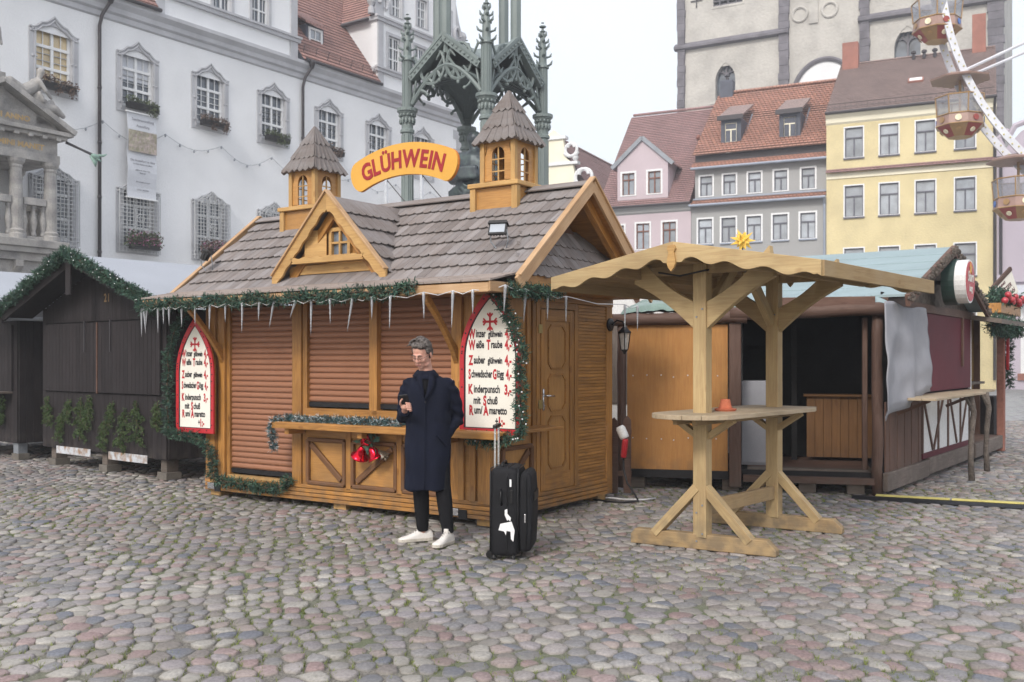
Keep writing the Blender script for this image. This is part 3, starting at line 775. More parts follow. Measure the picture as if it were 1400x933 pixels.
def make_rat_window(H, dz, lower, warm=False, blind=False):
    W = 1.82
    outer, inner = frame_polys(W, H, dz)
    mb = MB()
    mb.ring(outer, inner, FN_XZ, -.05, .26)
    # mouldings following the ogee
    for k, off in ((0, .0), (1, -.13)):
        tp = [(x * (1 - .03 * k), -.07, H + z + off) for x, z in ogee(W, dz)]
        mb.tube(tp, .035, 6)
    for s_ in (-1, 1):
        mb.bar((s_ * (W / 2 - .2), -.06, .1), (s_ * (W / 2 - .2), -.06, H), .05, .05)
        for zz in (H * .55, H * .02 + .3, H - .05):
            mb.ell((s_ * (W / 2 - .12), -.06, zz), (.05, .04, .05), seg=8, rings=5)
            mb.ell((s_ * (W / 2 - .26), -.06, zz), (.04, .04, .04), seg=8, rings=5)
    w = mb.build("window", 'grey_stone', None)
    iw = W - .50; top = H + dz - .15
    sb = MB()
    for x in (-iw / 2 + .04, 0, iw / 2 - .04): sb.box(x - .05, x + .05, .10, .17, .26, top)
    hs_ = [.30, .30 + (H - .5) * .36, .30 + (H - .5) * .80]
    for z in hs_: sb.box(-iw / 2, iw / 2, .085, .16, z - .05, z + .05)
    for s_ in (-1, 1):
        sb.box(s_ * iw / 4 - .014, s_ * iw / 4 + .014, .12, .15, .26, top)
        for a, b in ((0, 1), (1, 2)):
            nn = 2 if a == 0 else 3
            for q_ in range(1, nn):
                z = hs_[a] + (hs_[b] - hs_[a]) * q_ / nn
                sb.box(-iw / 2, iw / 2, .122, .148, z - .013, z + .013)
    sash = sb.build("sash", 'white_paint', w)
    pb = MB().quad((-iw / 2 - .1, .18, .2), (iw / 2 + .1, .18, .2), (iw / 2 + .1, .18, top), (-iw / 2 - .1, .18, top))
    pb.build("pane", 'glass_warm' if warm else 'glass', w)
    if blind:
        MB().quad((-iw / 2, .172, hs_[1] + .35), (iw / 2, .172, hs_[1] + .35), (iw / 2, .172, top), (-iw / 2, .172, top)).build("blind", 'tarp_white', w)
    if lower:
        gb = MB()
        nx = 12
        tops = ogee(W, dz, 10)
        def topz(x):
            for (x0, z0), (x1, z1) in zip(tops[:-1], tops[1:]):
                if x0 <= x <= x1: return H + z0 + (z1 - z0) * (x - x0) / max(1e-6, x1 - x0)
            return H
        for i in range(nx + 1):
            x = -W / 2 + .04 + (W - .08) * i / nx
            gb.box(x - .011, x + .011, -.20, -.17, .04, topz(x) - .03)
        nz = int(H / .15)
        for j in range(nz + 1):
            z = .06 + (H - .1) * j / nz
            gb.box(-W / 2 + .03, W / 2 - .03, -.215, -.19, z - .011, z + .011)
        gb.tube([(x, -.2, H + z - .03) for x, z in ogee(W - .04, dz)], .016, 5)
        for cx, cz, r_ in ((0, H * .55, .16), (-.42, H - .1, .14), (.42, H - .1, .14), (0, H + .05, .16), (-.3, H * .35, .1), (.3, H * .35, .1)):
            gb.tube([(cx + r_ * math.cos(a), -.22, cz + r_ * math.sin(a)) for a in [2 * PI * k / 12 for k in range(13)]], .013, 5)
            gb.tube([(cx + r_ * .5 * math.cos(a), -.22, cz + r_ * .5 * math.sin(a)) for a in [2 * PI * k / 10 for k in range(11)]], .011, 5)
        for s_ in (-1, 1):
            for z in (.2, H - .1): gb.bar((s_ * (W / 2 - .05), -.2, z), (s_ * (W / 2 - .05), .0, z), .03, .03)
        gb.build("grille", 'grille', w)
    return w
up0 = make_rat_window(2.22, .52, False)
upw = make_rat_window(2.22, .52, False, warm=True)
upb = make_rat_window(2.22, .52, False, blind=True)
low0 = make_rat_window(2.42, .42, True)
cols_x = [0.93 + PITCH * i for i in range(-2, 7)]
holes = []
for i, x in enumerate(cols_x):
    idx = i - 2
    src = upw if idx == 0 else (upb if idx == 1 else up0)
    c = copy_tree(src, TH); c.location = (x, 0, 10.9)
    holes.append((x - .80, x + .80, 10.98, 13.05))
    c = copy_tree(low0, TH); c.location = (x, 0, 5.6)
    holes.append((x - .80, x + .80, 5.7, 7.95))
for tsrc in (up0, upw, upb, low0):
    for ch in list(tsrc.children): bpy.data.objects.remove(ch)
    bpy.data.objects.remove(tsrc)
wb = MB()
for (a, b, c, d) in wall_holes(-9, 24.2, 0, 14.3, holes):
    wb.quad((a, 0, c), (b, 0, c), (b, 0, d), (a, 0, d))
wb.quad((24.2, 0, 0), (24.2, 12, 0), (24.2, 12, 14.3), (24.2, 0, 14.3))
wb.quad((-9, .35, 0), (24.1, .35, 0), (24.1, .35, 14.2), (-9, .35, 14.2))
wb.build("wall", 'white_render', TH)
# corner ashlars at the far end of the facade
for z in range(0, 28):
    w_ = .75 if z % 2 else .5
    MB().box(24.23 - w_, 24.25, -.03, .6, z * .5 + .012, z * .5 + .488).build("corner_stone", 'grey_stone', TH)
# cornice: stepped mouldings
cb = MB()
prof = [(0, 14.15), (-.08, 14.2), (-.08, 14.38), (-.18, 14.45), (-.2, 14.62), (-.36, 14.78), (-.36, 14.92), (0, 14.92)]
cb.prism([(a, b) for a, b in prof], lambda a, b, d: (d, a, b), -9, 24.5)
cb.build("cornice", 'grey_stone', TH)
for (a, b) in ((-9, 5.0), (12.45, 17.4)):
    MB().tube([(a, -.44, 14.98), (b, -.44, 14.98)], .08, 8).build("gutter", 'dark_metal', TH)
# main roof, own axes: x along the eave, y up the slope
rl = 10.5; ra = R(52)
def roof_rows(name, x0, x1, slope_len, rowh, mat, parent, loc, rot, taper=None, kind='stuff', lift=.03):
    mb = MB(); nrow = int(slope_len / rowh)
    for j in range(nrow):
        y0 = j * rowh; y1 = y0 + rowh * 1.04
        a0, a1 = (x0, x1) if taper is None else taper(y0)
        b0, b1 = (x0, x1) if taper is None else taper(y0 + rowh)
        if a1 - a0 < .02: break
        mb.add([(a0, y0, lift), (a1, y0, lift), (b1, y1, 0), (b0, y1, 0)], [(0, 1, 2, 3)])
        mb.add([(a0, y0, 0), (a1, y0, 0), (a1, y0, lift), (a0, y0, lift)], [(0, 1, 2, 3)])
    return mb.build(name, mat, parent, loc=loc, rot=rot, kind=kind)
for a, b in ((-9, 4.98), (12.32, 17.48)): roof_rows("roof_tiles", a, b, rl, .26, 'tile_rat', TH, (0, -.42, 14.95), (ra, 0, 0))
roof_rows("roof_tiles", 4.98, 12.32, 6.5, .26, 'tile_rat', TH, (0, 2.0, 18.05), (ra, 0, 0)); roof_rows("roof_tiles", 17.48, 24.3, 6.5, .26, 'tile_rat', TH, (0, 2.0, 18.05), (ra, 0, 0))
# snow guard on the roof
sg = MB()
for x in np.arange(12.6, 17.3, .75):
    y = -.42 + .55 * math.cos(ra); z = 14.95 + .55 * math.sin(ra)
    sg.bar((x, y, z), (x, y - .12, z + .34), .02, .02)
for h_ in (.16, .30):
    sg.tube([(12.5, -.42 + .55 * math.cos(ra) - .05 - h_ * .2, 15.38 + h_), (17.3, -.42 + .55 * math.cos(ra) - .05 - h_ * .2, 15.38 + h_)], .012, 5)
sg.build("snow_guard", 'dark_metal', TH)

def gable_house(x0, x1):
    g = MB()
    W_ = x1 - x0; zt = 18.35
    wins = [(x0 + .8, x0 + 1.7), (x0 + 2.75, x0 + 3.65), (x0 + 4.75, x0 + 5.65)]
    hs = [(a, b, 15.95, 17.7) for a, b in wins]
    hs2 = [(a + .25, b + .1, 18.75, 20.2) for a, b in wins[:3]]
    for (a, b, c, d) in wall_holes(x0, x1, 14.9, zt, hs): g.quad((a, 0, c), (b, 0, c), (b, 0, d), (a, 0, d))
    for (a, b, c, d) in wall_holes(x0 + .5, x1 - .5, zt, 21.6, hs2): g.quad((a, 0, c), (b, 0, c), (b, 0, d), (a, 0, d))
    for x in (x0, x1): g.quad((x, 0, 14.9), (x, 5.5, 14.9), (x, 5.5, zt), (x, 0, zt))
    for x in (x0 + .5, x1 - .5): g.quad((x, 0, zt), (x, .4, zt), (x, .4, 21.6), (x, 0, 21.6))
    g.quad((x0 + .1, .3, 15), (x1 - .1, .3, 15), (x1 - .1, .3, 21.6), (x0 + .1, .3, 21.6))
    gw = g.build("gable_wall", 'white_render', TH)
    t = MB()
    for z, o_ in ((15.72, .10), (18.22, .12), (21.5, .12)):
        t.box(x0 - .12, x1 + .12, -.14, .0 - .002, z, z + .16); t.box(x0 - .16, x1 + .16, -.2, -.002, z + .16, z + .26)
        for x in (x0 - .12, x1 + .02): t.box(x, x + .1, .002, 5.4 if z < 20 else .5, z, z + .22)
    for x in (x0, x1 - .42, (x0 + x1) / 2 - .2 - .7, (x0 + x1) / 2 + 1.35):
        edge = x in (x0, x1 - .42)
        if edge: t.box(x, x + .42, -.07, .0, 14.93, 15.72); t.box(x + .02, x + .40, -.07, .0, 15.98, 18.22)
    t.build("stone_bands", 'grey_stone', TH, kind='stuff')
    # volutes and finials on the upper stage
    v = MB()
    for s_, xe in ((-1, x0 + .5), (1, x1 - .5)):
        pts = []
        for k in range(15):
            a = k / 14 * 4.2; r_ = .55 - .10 * a / 1.4
            pts.append((xe + s_ * (.02 + r_ * math.cos(a) * .6), -.05, 19.1 + r_ * math.sin(a)))
        v.tube(pts, .10, 6)
        v.prism([(xe, 18.5), (xe + s_ * .62, 18.5), (xe + s_ * .6, 19.2), (xe + s_ * .3, 19.9), (xe, 20.9)], FN_XZ, .0, .3)
        v.lathe([(.16, 0), (.16, .3), (.08, .36), (.2, .55), (.26, .75), (.2, .95), (.05, 1.05)], 10, (xe + s_ * .75, .15, 18.5))
    v.build("volutes", 'grey_stone', TH, kind='stuff')
    for a, b in wins:
        for (zz0, zz1, aa, bb) in ((15.95, 17.7, a, b), (18.75, 20.2, a + .25, b + .1)):
            f = MB()
            W2 = bb - aa; 
            f.ring([(aa - .14, zz0), (bb + .14, zz0), (bb + .14, zz1 + .14), (aa - .14, zz1 + .14)], [(aa, zz0 + .02), (bb, zz0 + .02), (bb, zz1), (aa, zz1)], FN_XZ, -.05, .2)
            w = f.build("window", 'grey_stone', TH)
            s2 = MB()
            for x in (aa + .04, (aa + bb) / 2, bb - .04): s2.box(x - .045, x + .045, .08, .14, zz0, zz1)
            for z in (zz0 + .05, zz0 + (zz1 - zz0) * .36, zz0 + (zz1 - zz0) * .68, zz1 - .05): s2.box(aa, bb, .075, .135, z - .03, z + .03)
            for x in ((aa + (aa + bb) / 2) / 2, (bb + (aa + bb) / 2) / 2): s2.box(x - .012, x + .012, .1, .13, zz0, zz1)
            s2.build("sash", 'white_paint', w)
            MB().quad((aa, .15, zz0), (bb, .15, zz0), (bb, .15, zz1), (aa, .15, zz1)).build("pane", 'glass', w)
    # own little roof running back into the main roof
    c = (x0 + x1) / 2; hw = W_ / 2 + .25; an = R(50); sl = hw / math.cos(an)
    for s_ in (-1, 1):
        r_ = roof_rows("gable_roof_tiles", 0 if s_ > 0 else -6.6, 6.6 if s_ > 0 else 0, sl, .26, 'tile_rat', TH, None, None)
        ex = Vector((0, s_, 0)); ey = Vector((-s_ * math.cos(an), 0, math.sin(an))); ez = ex.cross(ey)
        r_.rotation_euler = Matrix((ex, ey, ez)).transposed().to_euler()
        r_.location = (c + s_ * hw, .4, 18.25)
        e_ = MB().tube([(c + s_ * (hw + .03), .35, 18.25), (c + s_ * (hw + .03), 6.6, 18.25)], .09, 6).build("gutter", 'dark_metal', TH)
gable_house(5.0, 12.3)
gable_house(17.5, 24.2)
# shed dormer between the gables
db = MB(); dx0, dx1 = 13.55, 14.65
db.box(dx0, dx1, .75, 2.4, 15.75, 17.1)
db.build("dormer", 'slate', TH)
dr = MB(); dr.add([(dx0 - .25, .5, 17.05), (dx1 + .15, .5, 17.05), (dx1 + .15, 3.4, 18.9), (dx0 - .25, 3.4, 18.9), (dx0 - .25, .5, 17.15), (dx1 + .15, .5, 17.15), (dx1 + .15, 3.4, 19.0), (dx0 - .25, 3.4, 19.0)],
     [(0, 3, 2, 1), (4, 5, 6, 7), (0, 1, 5, 4), (2, 3, 7, 6), (1, 2, 6, 5), (3, 0, 4, 7)])
dr.build("dormer_roof", 'tile_rat', TH)
w = MB().ring([(dx0 + .12, 15.95), (dx1 - .12, 15.95), (dx1 - .12, 17.0), (dx0 + .12, 17.0)], [(dx0 + .22, 16.05), (dx1 - .22, 16.05), (dx1 - .22, 16.9), (dx0 + .22, 16.9)], FN_XZ, .68, .77).build("window", 'white_paint', TH)
s2 = MB(); s2.box((dx0 + dx1) / 2 - .02, (dx0 + dx1) / 2 + .02, .70, .74, 16.05, 16.9); s2.box(dx0 + .22, dx1 - .22, .70, .74, 16.45, 16.5); s2.build("sash", 'white_paint', w)
MB().quad((dx0 + .2, .745, 16), (dx1 - .2, .745, 16), (dx1 - .2, .745, 16.95), (dx0 + .2, .745, 16.95)).build("pane", 'glass_light', w)
# downpipes
def downpipe(x, parent=TH, z0=1.0):
    p = MB()
    p.tube([(x + .25, -.44, 14.95), (x + .25, -.42, 14.7), (x + .05, -.2, 14.2), (x, -.12, 13.8), (x, -.12, z0)], .065, 8)
    p.lathe([(.07, 0), (.16, .28), (.16, .34)], 8, (x + .25, -.44, 14.62))
    for z in np.arange(1.5, 13.5, 2.0): p.lathe([(.082, 0), (.082, .08)], 8, (x, -.12, float(z)))
    return p.build("downpipe", 'dark_metal', parent, smooth=True)
downpipe(2.62); downpipe(12.55)

def th_pt(x, y, z):
    return TH.matrix_basis @ Vector((x, y, z)) if False else Vector((-16.67 + .575 * x - .818 * y, 34.0 + .818 * x + .575 * y, z))

# flower boxes on the sills: upper row small boxes, lower row flowering bushes
fb_lab = ["dark flower box with straggly plants under the lit upper window beside the left downpipe",
          "dark planter with trailing greenery on the sill just above the long white banner",
          "window box of green and reddish plants, first upper window right of the banner",
          "small dark window box, second upper window right of the white banner",
          "narrow window box partly behind the smaller left roof turret of the wooden kiosk",
          "small planter on the upper sill just left of the yellow arched sign"]
for i in range(0, 5):
    x = .93 + PITCH * i
    rr = random.Random(20 + i)
    t_ = thing("flower_box", fb_lab[i], "flower box", th_pt(x, -.30, 11.02), R(54.9), "flower boxes on the upper town hall windows")
    MB().prism([(-.11, 0), (.11, 0), (.15, .22), (-.15, .22)], FN_YZ, -.62, .62).build("trough", 'black', t_, bevel=.01)
    lb = MB()
    for k in range(5): leaf_cloud(lb, (-.5 + .25 * k, -.03, .30 - (.12 if k > 1 else 0) * rr.random()), (.22, .16, .20), 120, .09, rr)
    for k in range(3): leaf_cloud(lb, (rr.uniform(-.1, .5), -.12, .02), (.16, .08, .2), 60, .09, rr)
    lb.build("plants", 'leaf' if i % 2 else 'leaf_brown', t_)
gl = {0: "potted winter plants wound with tiny lights behind the stone balustrade, at the barred window", 1: "bushy plant with pink flowers on the barred window under the banner", 2: "reddish flowering plant at the barred window left of the kiosk roof"}
for i in (1, 2):
    x = .93 + PITCH * i; rr = random.Random(40 + i)
    t_ = thing("flower_box", gl[i], "flower box", th_pt(x, -.45, 5.75), R(54.9))
    MB().box(-.6, .6, -.12, .12, 0, .2).build("trough", 'black', t_, bevel=.01)
    lb = MB(); fl = MB()
    for k in range(6): leaf_cloud(lb, (-.55 + .22 * k, -.02, .35), (.26, .24, .34), 130, .10, rr)
    for k in range(6): leaf_cloud(fl, (-.55 + .22 * k, -.06, .38), (.25, .24, .32), 40 if i == 1 else 25, .09, rr)
    lb.build("leaves", 'leaf' if i == 1 else 'leaf_brown', t_); fl.build("blossoms", 'flower', t_)

# banner hanging below the second upper window
x = .93 + PITCH
bn = thing("banner", "long white exhibition banner with a painted landscape, hanging below an upper window", "banner", th_pt(x - .02, -.33, 7.70), R(54.9))
FW = .62
cl = MB(); N = 16
for s_ in range(N):
    z0, z1 = 3.15 * s_ / N, 3.15 * (s_ + 1) / N
    y0, y1 = .03 * math.sin(s_ * .9), .03 * math.sin((s_ + 1) * .9)
    cl.add([(-FW, y0, z0), (FW, y0, z0), (FW, y1, z1), (-FW, y1, z1)], [(0, 1, 2, 3)])
c_ = cl.build("cloth", 'tarp_white', bn)
sol = c_.modifiers.new("t", 'SOLIDIFY'); sol.thickness = .01
MB().box(-.68, .68, -.03, .03, -.05, 0).build("bottom_rail", 'white_paint', bn)
MB().box(-.68, .68, -.03, .03, 3.15, 3.2).build("top_rail", 'white_paint', bn)
M['picture'] = pm('printed_landscape', L((146, 142, 122)), .6, .28, 5.5, .2, 14, 0, tint=L((176, 160, 158)))
MB().box(-.6, .6, -.055, -.045, 1.70, 2.50).build("picture", 'picture', bn)
for txt, z, size in (("Sonderausstellung", 2.86, .14), ("Ausstellung", 2.64, .13), ("Die Ausstellung im Altar", 1.34, .115), ("im Alten Rathaus am Markt", 1.22, .08), ("geöffnet von 10 bis 17 Uhr", 1.0, .062), ("Eintritt frei", .9, .062), ("Eine Ausstellung der Stadt", .56, .06), ("STADT  MUSEUM", .26, .07)):
    vs, fs, w_ = text_geo(txt, size, .92, 0.002, align='CENTER')
    MB().add([(a, -.05, b + z) for a, b, c in vs], fs).build("lettering", M['grey_frame'], bn)

# light chains swagged across the facade, upper and lower
def light_chain(label, z, x0, x1, seg):
    t_ = thing("light_chain", label, "string lights", th_pt(x0, -.12, z), R(54.9), None)
    cb_ = MB(); bb = MB(); P = []
    n = int(round((x1 - x0) / seg))
    for i in range(n):
        for k in range(8):
            t = k / 8; P.append(((i + t) * seg, -.02, -.55 * math.sin(PI * t) * (1 if i % 3 else .7)))
    P.append((n * seg, -.02, 0))
    cb_.tube(P, .009, 4); cb_.build("cable", 'grey_metal', t_)
    bm = MB().lathe([(.02, -.06), (.045, -.02), (.045, .02), (.03, .06)], 6).mesh("bulb", 'grey_metal')
    for i, p in enumerate(P):
        if i % 2 == 0 and i < 120:
            o = bpy.data.objects.new("bulb", bm); place(o, t_, loc=(p[0], p[1], p[2] - .05))
    return t_
light_chain("string lights swagged across the white facade below the upper windows", 10.35, -2.6, 24, PITCH * .8)
light_chain("string lights swagged across the white facade under the barred lower windows", 5.25, -2.6, 24, PITCH * .8)

# ------------------------------------------------------------------ stone portal with balcony (far left)
PT = thing("stone_portal", "weathered grey stone portal with balcony, columns, gilt inscription and pediment on the town hall front", "portal", (-16.67 + .575 * -2.3 + .818 * 2.4, 34 + .818 * -2.3 - .575 * 2.4, 0), R(54.9))
# x along facade (centre 0), y=0 front plane, y=2.4 the wall
pb = MB()
pb.box(-2.0, 2.0, .1, 2.35, 0, 3.6)
pb.box(-1.75, 1.75, .15, 2.35, 3.6, 4.3)
pb.box(-1.9, 1.9, .0, 2.35, 4.3, 4.75)
pb.box(-2.05, 2.05, -.15, 2.35, 4.75, 5.0)
pb.box(-2.15, 2.15, -.28, 2.36, 5.0, 5.18)
pb.box(-2.2, 2.2, -.36, 2.37, 5.18, 5.42)
pb.build("balcony_base", 'portal_stone', PT, bevel=.02)
for x in (-1.85, -.62, .62, 1.85):
    MB().prism([(-.2, 4.75), (-.2, 4.55), (.1, 4.3), (.3, 3.9), (.3, 4.75)], FN_YZ, x - .13, x + .13).build("console", 'portal_stone', PT, bevel=.015)
colprof = [(.30, 0), (.30, .16), (.24, .2), (.26, .28), (.2, .34), (.205, 1.2), (.175, 2.25), (.2, 2.3), (.18, 2.36), (.26, 2.46), (.28, 2.56)]
cm = MB().lathe(colprof, 14).mesh("column", 'portal_stone', smooth=False)
for x in (-1.8, -.62, .62, 1.75):
    place(bpy.data.objects.new("column", cm), PT, loc=(x, .05, 5.42))
for x in (-1.8, 1.75):
    place(bpy.data.objects.new("column", cm), PT, loc=(x, 2.1, 5.42))
for (a, b, yy) in ((-1.8, -.62, 0), (-.62, .62, 0), (.62, 1.75, 0)):
    MB().box(a + .2, b - .2, -.08, .16, 6.55, 6.78).build("rail", 'portal_stone', PT, bevel=.012); MB().box(a + .2, b - .2, -.06, .14, 5.43, 5.55).build("base_rail", 'portal_stone', PT, bevel=.012)
balp = MB().lathe([(.09, 0), (.09, .1), (.06, .14), (.10, .35), (.12, .45), (.07, .75), (.06, .85), (.09, .92), (.09, 1.0)], 8).mesh("baluster", 'portal_stone', True)
for (a, b) in ((-1.55, -.87), (-.37, .37), (.87, 1.5)):
    for k in range(3): place(bpy.data.objects.new("baluster", balp), PT, loc=(a + (b - a) * k / 2, .04, 5.55))
r_ = MB(); r_.box(1.68, 1.84, .3, 1.9, 6.55, 6.78); r_.build("rail", 'portal_stone', PT, bevel=.012)
for k in range(5): place(bpy.data.objects.new("baluster", balp), PT, loc=(1.76, .42 + .33 * k, 5.55))
eb = MB()
eb.box(-2.0, 2.0, -.12, 2.3, 7.98, 8.25); eb.box(-1.95, 1.95, -.05, 2.3, 8.25, 8.75); eb.box(-2.15, 2.15, -.3, 2.35, 8.75, 8.87); eb.box(-2.3, 2.3, -.42, 2.36, 8.87, 9.0)
eb.build("entablature", 'portal_stone', PT, bevel=.015)
for k in range(9):
    MB().box(-1.95 + .46 * k, -1.80 + .46 * k, -.38, -.3, 8.68, 8.78).build("dentil", 'portal_stone', PT)
pe = MB(); pe.prism([(-2.1, 9.0), (2.1, 9.0), (0, 10.15)], FN_XZ, -.1, 2.3)
for s_ in (-1, 1): pe.bar((s_ * 2.35, .95, 9.0), (0, .95, 10.28), 2.9, .16, up=(0, 0, 1))
pe.build("pediment", 'portal_stone', PT)
for z, txt in ((8.36, "VERBUM DOMINI MANET"), (9.18, "MDLXXIII ANNO")):
    vs, fs, w_ = text_geo(txt, .24, 1.1, .01, align='CENTER')
    MB().add([(a, -.06 if z < 9 else -.115, b + z) for a, b, c in vs], fs).build("lettering", 'gilt', PT)

def skin_figure(name, joints, edges, mat, parent=None, vox=.02, extra=None, loc=None, rot=None, scale=None, sub=1):
    """joints {name:(x,y,z,r)}; a continuous body grown round connected bones"""
    names = list(joints); idx = {k: i for i, k in enumerate(names)}
    mb = MB()
    for a, b in edges:
        pa, pb_ = joints[a], joints[b]
        ra_, rb_ = pa[3], pb_[3]
        A, B = Vector(pa[:3]), Vector(pb_[:3])
        k = 5
        mb.tube([A.lerp(B, t / k) for t in range(k + 1)], [ra_ + (rb_ - ra_) * t / k for t in range(k + 1)], 12)
    for j in joints.values(): mb.ell(j[:3], (j[3],) * 3, seg=12, rings=8)
    if extra: extra(mb)
    o = mb.build(name, mat, parent, loc=loc, rot=rot, scale=scale)
    remesh(o, vox, 3)
    return o
standing = {'hip': (0, 0, .95, .15), 'chest': (0, 0, 1.32, .17), 'neck': (0, 0, 1.52, .06), 'head': (0, -.01, 1.68, .11), 'sl': (-.19, 0, 1.42, .08), 'sr': (.19, 0, 1.42, .08),
            'el': (-.27, -.06, 1.15, .055), 'er': (.26, .02, 1.13, .055), 'hl': (-.12, -.2, 1.12, .045), 'hr': (.22, -.14, .9, .045),
            'kl': (-.11, -.03, .5, .13), 'kr': (.1, 0, .5, .12), 'fl': (-.12, 0, .05, .13), 'fr': (.12, 0, .05, .12)}
sedges = [('hip', 'chest'), ('chest', 'neck'), ('neck', 'head'), ('chest', 'sl'), ('chest', 'sr'), ('sl', 'el'), ('sr', 'er'), ('el', 'hl'), ('er', 'hr'), ('hip', 'kl'), ('hip', 'kr'), ('kl', 'fl'), ('kr', 'fr'), ('kl', 'kr')]
recl = {'hip': (0, 0, .16, .16), 'chest': (.34, 0, .36, .16), 'neck': (.44, -.02, .58, .06), 'head': (.47, -.04, .73, .10), 's1': (.36, -.16, .46, .07), 's2': (.36, .16, .46, .07), 'e1': (.5, -.24, .24, .05),
        'h1': (.66, -.2, .1, .04), 'e2': (.2, .22, .3, .05), 'h2': (.02, .1, .34, .04), 'k1': (-.36, -.1, .34, .10), 'k2': (-.40, .1, .2, .10), 'f1': (-.66, -.1, .07, .07), 'f2': (-.76, .1, .06, .07)}
redges = [('hip', 'chest'), ('chest', 'neck'), ('neck', 'head'), ('chest', 's1'), ('chest', 's2'), ('s1', 'e1'), ('e1', 'h1'), ('s2', 'e2'), ('e2', 'h2'), ('hip', 'k1'), ('hip', 'k2'), ('k1', 'f1'), ('k2', 'f2')]
def pt_world(x, y, z):
    c, s_ = math.cos(R(54.9)), math.sin(R(54.9)); L0 = PT.location
    return (L0.x + x * c - y * s_, L0.y + x * s_ + y * c, z)
s1 = skin_figure("statue", standing, sedges, 'portal_stone', loc=pt_world(0, .3, 10.62), rot=(0, 0, R(54.9)), vox=.025)
tag(s1, "stone statue standing on the peak of the portal pediment at the photo edge", "statue")
MB().box(-.3, .3, .05, .6, 10.1, 10.62).build("plinth", 'portal_stone', PT, bevel=.01)
for k, (px_, lab) in enumerate(((.85, "upper reclining stone figure on the right slope of the portal pediment"), (1.6, "lower stone putto with lifted arm on the right slope of the portal pediment"))):
    o = skin_figure("statue", recl if k == 0 else {a: (b[0] * .6, b[1] * .8, b[2] * 1.05, b[3] * .9) for a, b in recl.items()}, redges, 'portal_stone', loc=pt_world(px_, .1, 10.40 - px_ * .55 + .0), rot=(0, 0, R(54.9 + (180 if k else 0))), vox=.022, scale=(1.25, 1.25, 1.35))
    tag(o, lab, "statue")
MB().box(1.2, 1.95, -.1, .4, 9.15, 9.45).build("plinth", 'portal_stone', PT, bevel=.01)
# verdigris dragon-head spout at the cornice corner
dg = MB(); dg.tube([(2.2, -.1, 8.75), (2.6, -.35, 8.55), (2.95, -.5, 8.4)], [.05, .04, .05], 6)
dg.build("spout", 'dark_metal', PT)
M['verdigris'] = pm('verdigris', L((128, 156, 146)), .7, .2)
d2 = MB(); d2.ell((3.0, -.52, 8.36), (.16, .10, .09), (0, .3, 0)); d2.tube([(3.08, -.55, 8.40), (3.24, -.62, 8.42), (3.34, -.64, 8.48)], [.06, .04, .02], 6); d2.tube([(3.04, -.55, 8.30), (3.18, -.6, 8.22)], [.05, .02], 6)
d2.prism([(2.8, 8.36), (2.95, 8.12), (3.02, 8.02), (3.1, 8.3)], FN_XZ, -.53, -.49)
d2.build("spout_head", 'verdigris', PT, smooth=True)
# lit plant on the balcony end
pl = thing("potted_plant", gl[0], "potted plant", pt_world(2.0, .9, 5.42), R(54.9))
MB().lathe([(.16, 0), (.22, .35), (.24, .4)], 12).build("pot", 'grey_stone', pl)
lb = MB(); leaf_cloud(lb, (0, 0, .85), (.32, .3, .55), 420, .10); lb.build("foliage", 'leaf_brown', pl)
m_, nt_, b_ = new_mat("fairy_lights"); b_.inputs["Base Color"].default_value = (1, .8, .4, 1); b_.inputs["Emission Color"].default_value = (1, .72, .38, 1); b_.inputs["Emission Strength"].default_value = 1.3; M['fairy'] = m_
lg = MB()
for k in range(34): 
    a = k * 2.4; lg.ell((.3 * math.cos(a), .3 * math.sin(a), .5 + k * .025), (.022,) * 3, seg=6, rings=4)
lg.build("fairy_lights", 'fairy', pl)

# ------------------------------------------------------------------ row of houses behind (x along the fronts, y away from the square)
HA = R(-25.7); HC, HS = math.cos(HA), math.sin(HA)
def row_pt(u, v=0.0, z=0.0):      # u measured from the seam between the grey and the yellow house
    return (18.15 + HC * u - HS * v, 57.0 + HS * u + HC * v, z)

def house_window(parent, x, z0, w, h, frame_mat, surround='white_paint', depth=.14, sur=.10, bars='T', glass='glass_light', sill=None, y=0.0):
    f = MB().ring([(x - w / 2 - sur, z0 - sur * .4), (x + w / 2 + sur, z0 - sur * .4), (x + w / 2 + sur, z0 + h + sur), (x - w / 2 - sur, z0 + h + sur)],
                  [(x - w / 2, z0 + .02), (x + w / 2, z0 + .02), (x + w / 2, z0 + h), (x - w / 2, z0 + h)], FN_XZ, y - .035, y + depth)
    wdw = f.build("window", surround, parent)
    s_ = MB(); t = .055; ya, yb = y + .05, y + .10
    s_.box(x - w / 2, x - w / 2 + t, ya, yb, z0, z0 + h); s_.box(x + w / 2 - t, x + w / 2, ya, yb, z0, z0 + h)
    s_.box(x - w / 2 + t, x + w / 2 - t, ya, yb, z0, z0 + t); s_.box(x - w / 2 + t, x + w / 2 - t, ya, yb, z0 + h - t, z0 + h)
    tz = z0 + h * (.66 if bars == 'T' else .70)
    s_.box(x - w / 2 + t, x + w / 2 - t, ya - .01, yb, tz - .035, tz + .035)
    s_.box(x - .035, x + .035, ya - .005, yb - .002, z0 + t, tz - .035)
    if bars == '+': s_.box(x - .035, x + .035, ya - .005, yb - .002, tz + .035, z0 + h - t)
    s_.build("frame", frame_mat, wdw)
    MB().quad((x - w / 2, y + .115, z0), (x + w / 2, y + .115, z0), (x + w / 2, y + .115, z0 + h), (x - w / 2, y + .115, z0 + h)).build("pane", glass, wdw)
    if sill: MB().box(x - w / 2 - .08, x + w / 2 + .08, y - .10, y + .04, z0 - .09, z0 - .015).build("sill", sill, wdw)
    return wdw
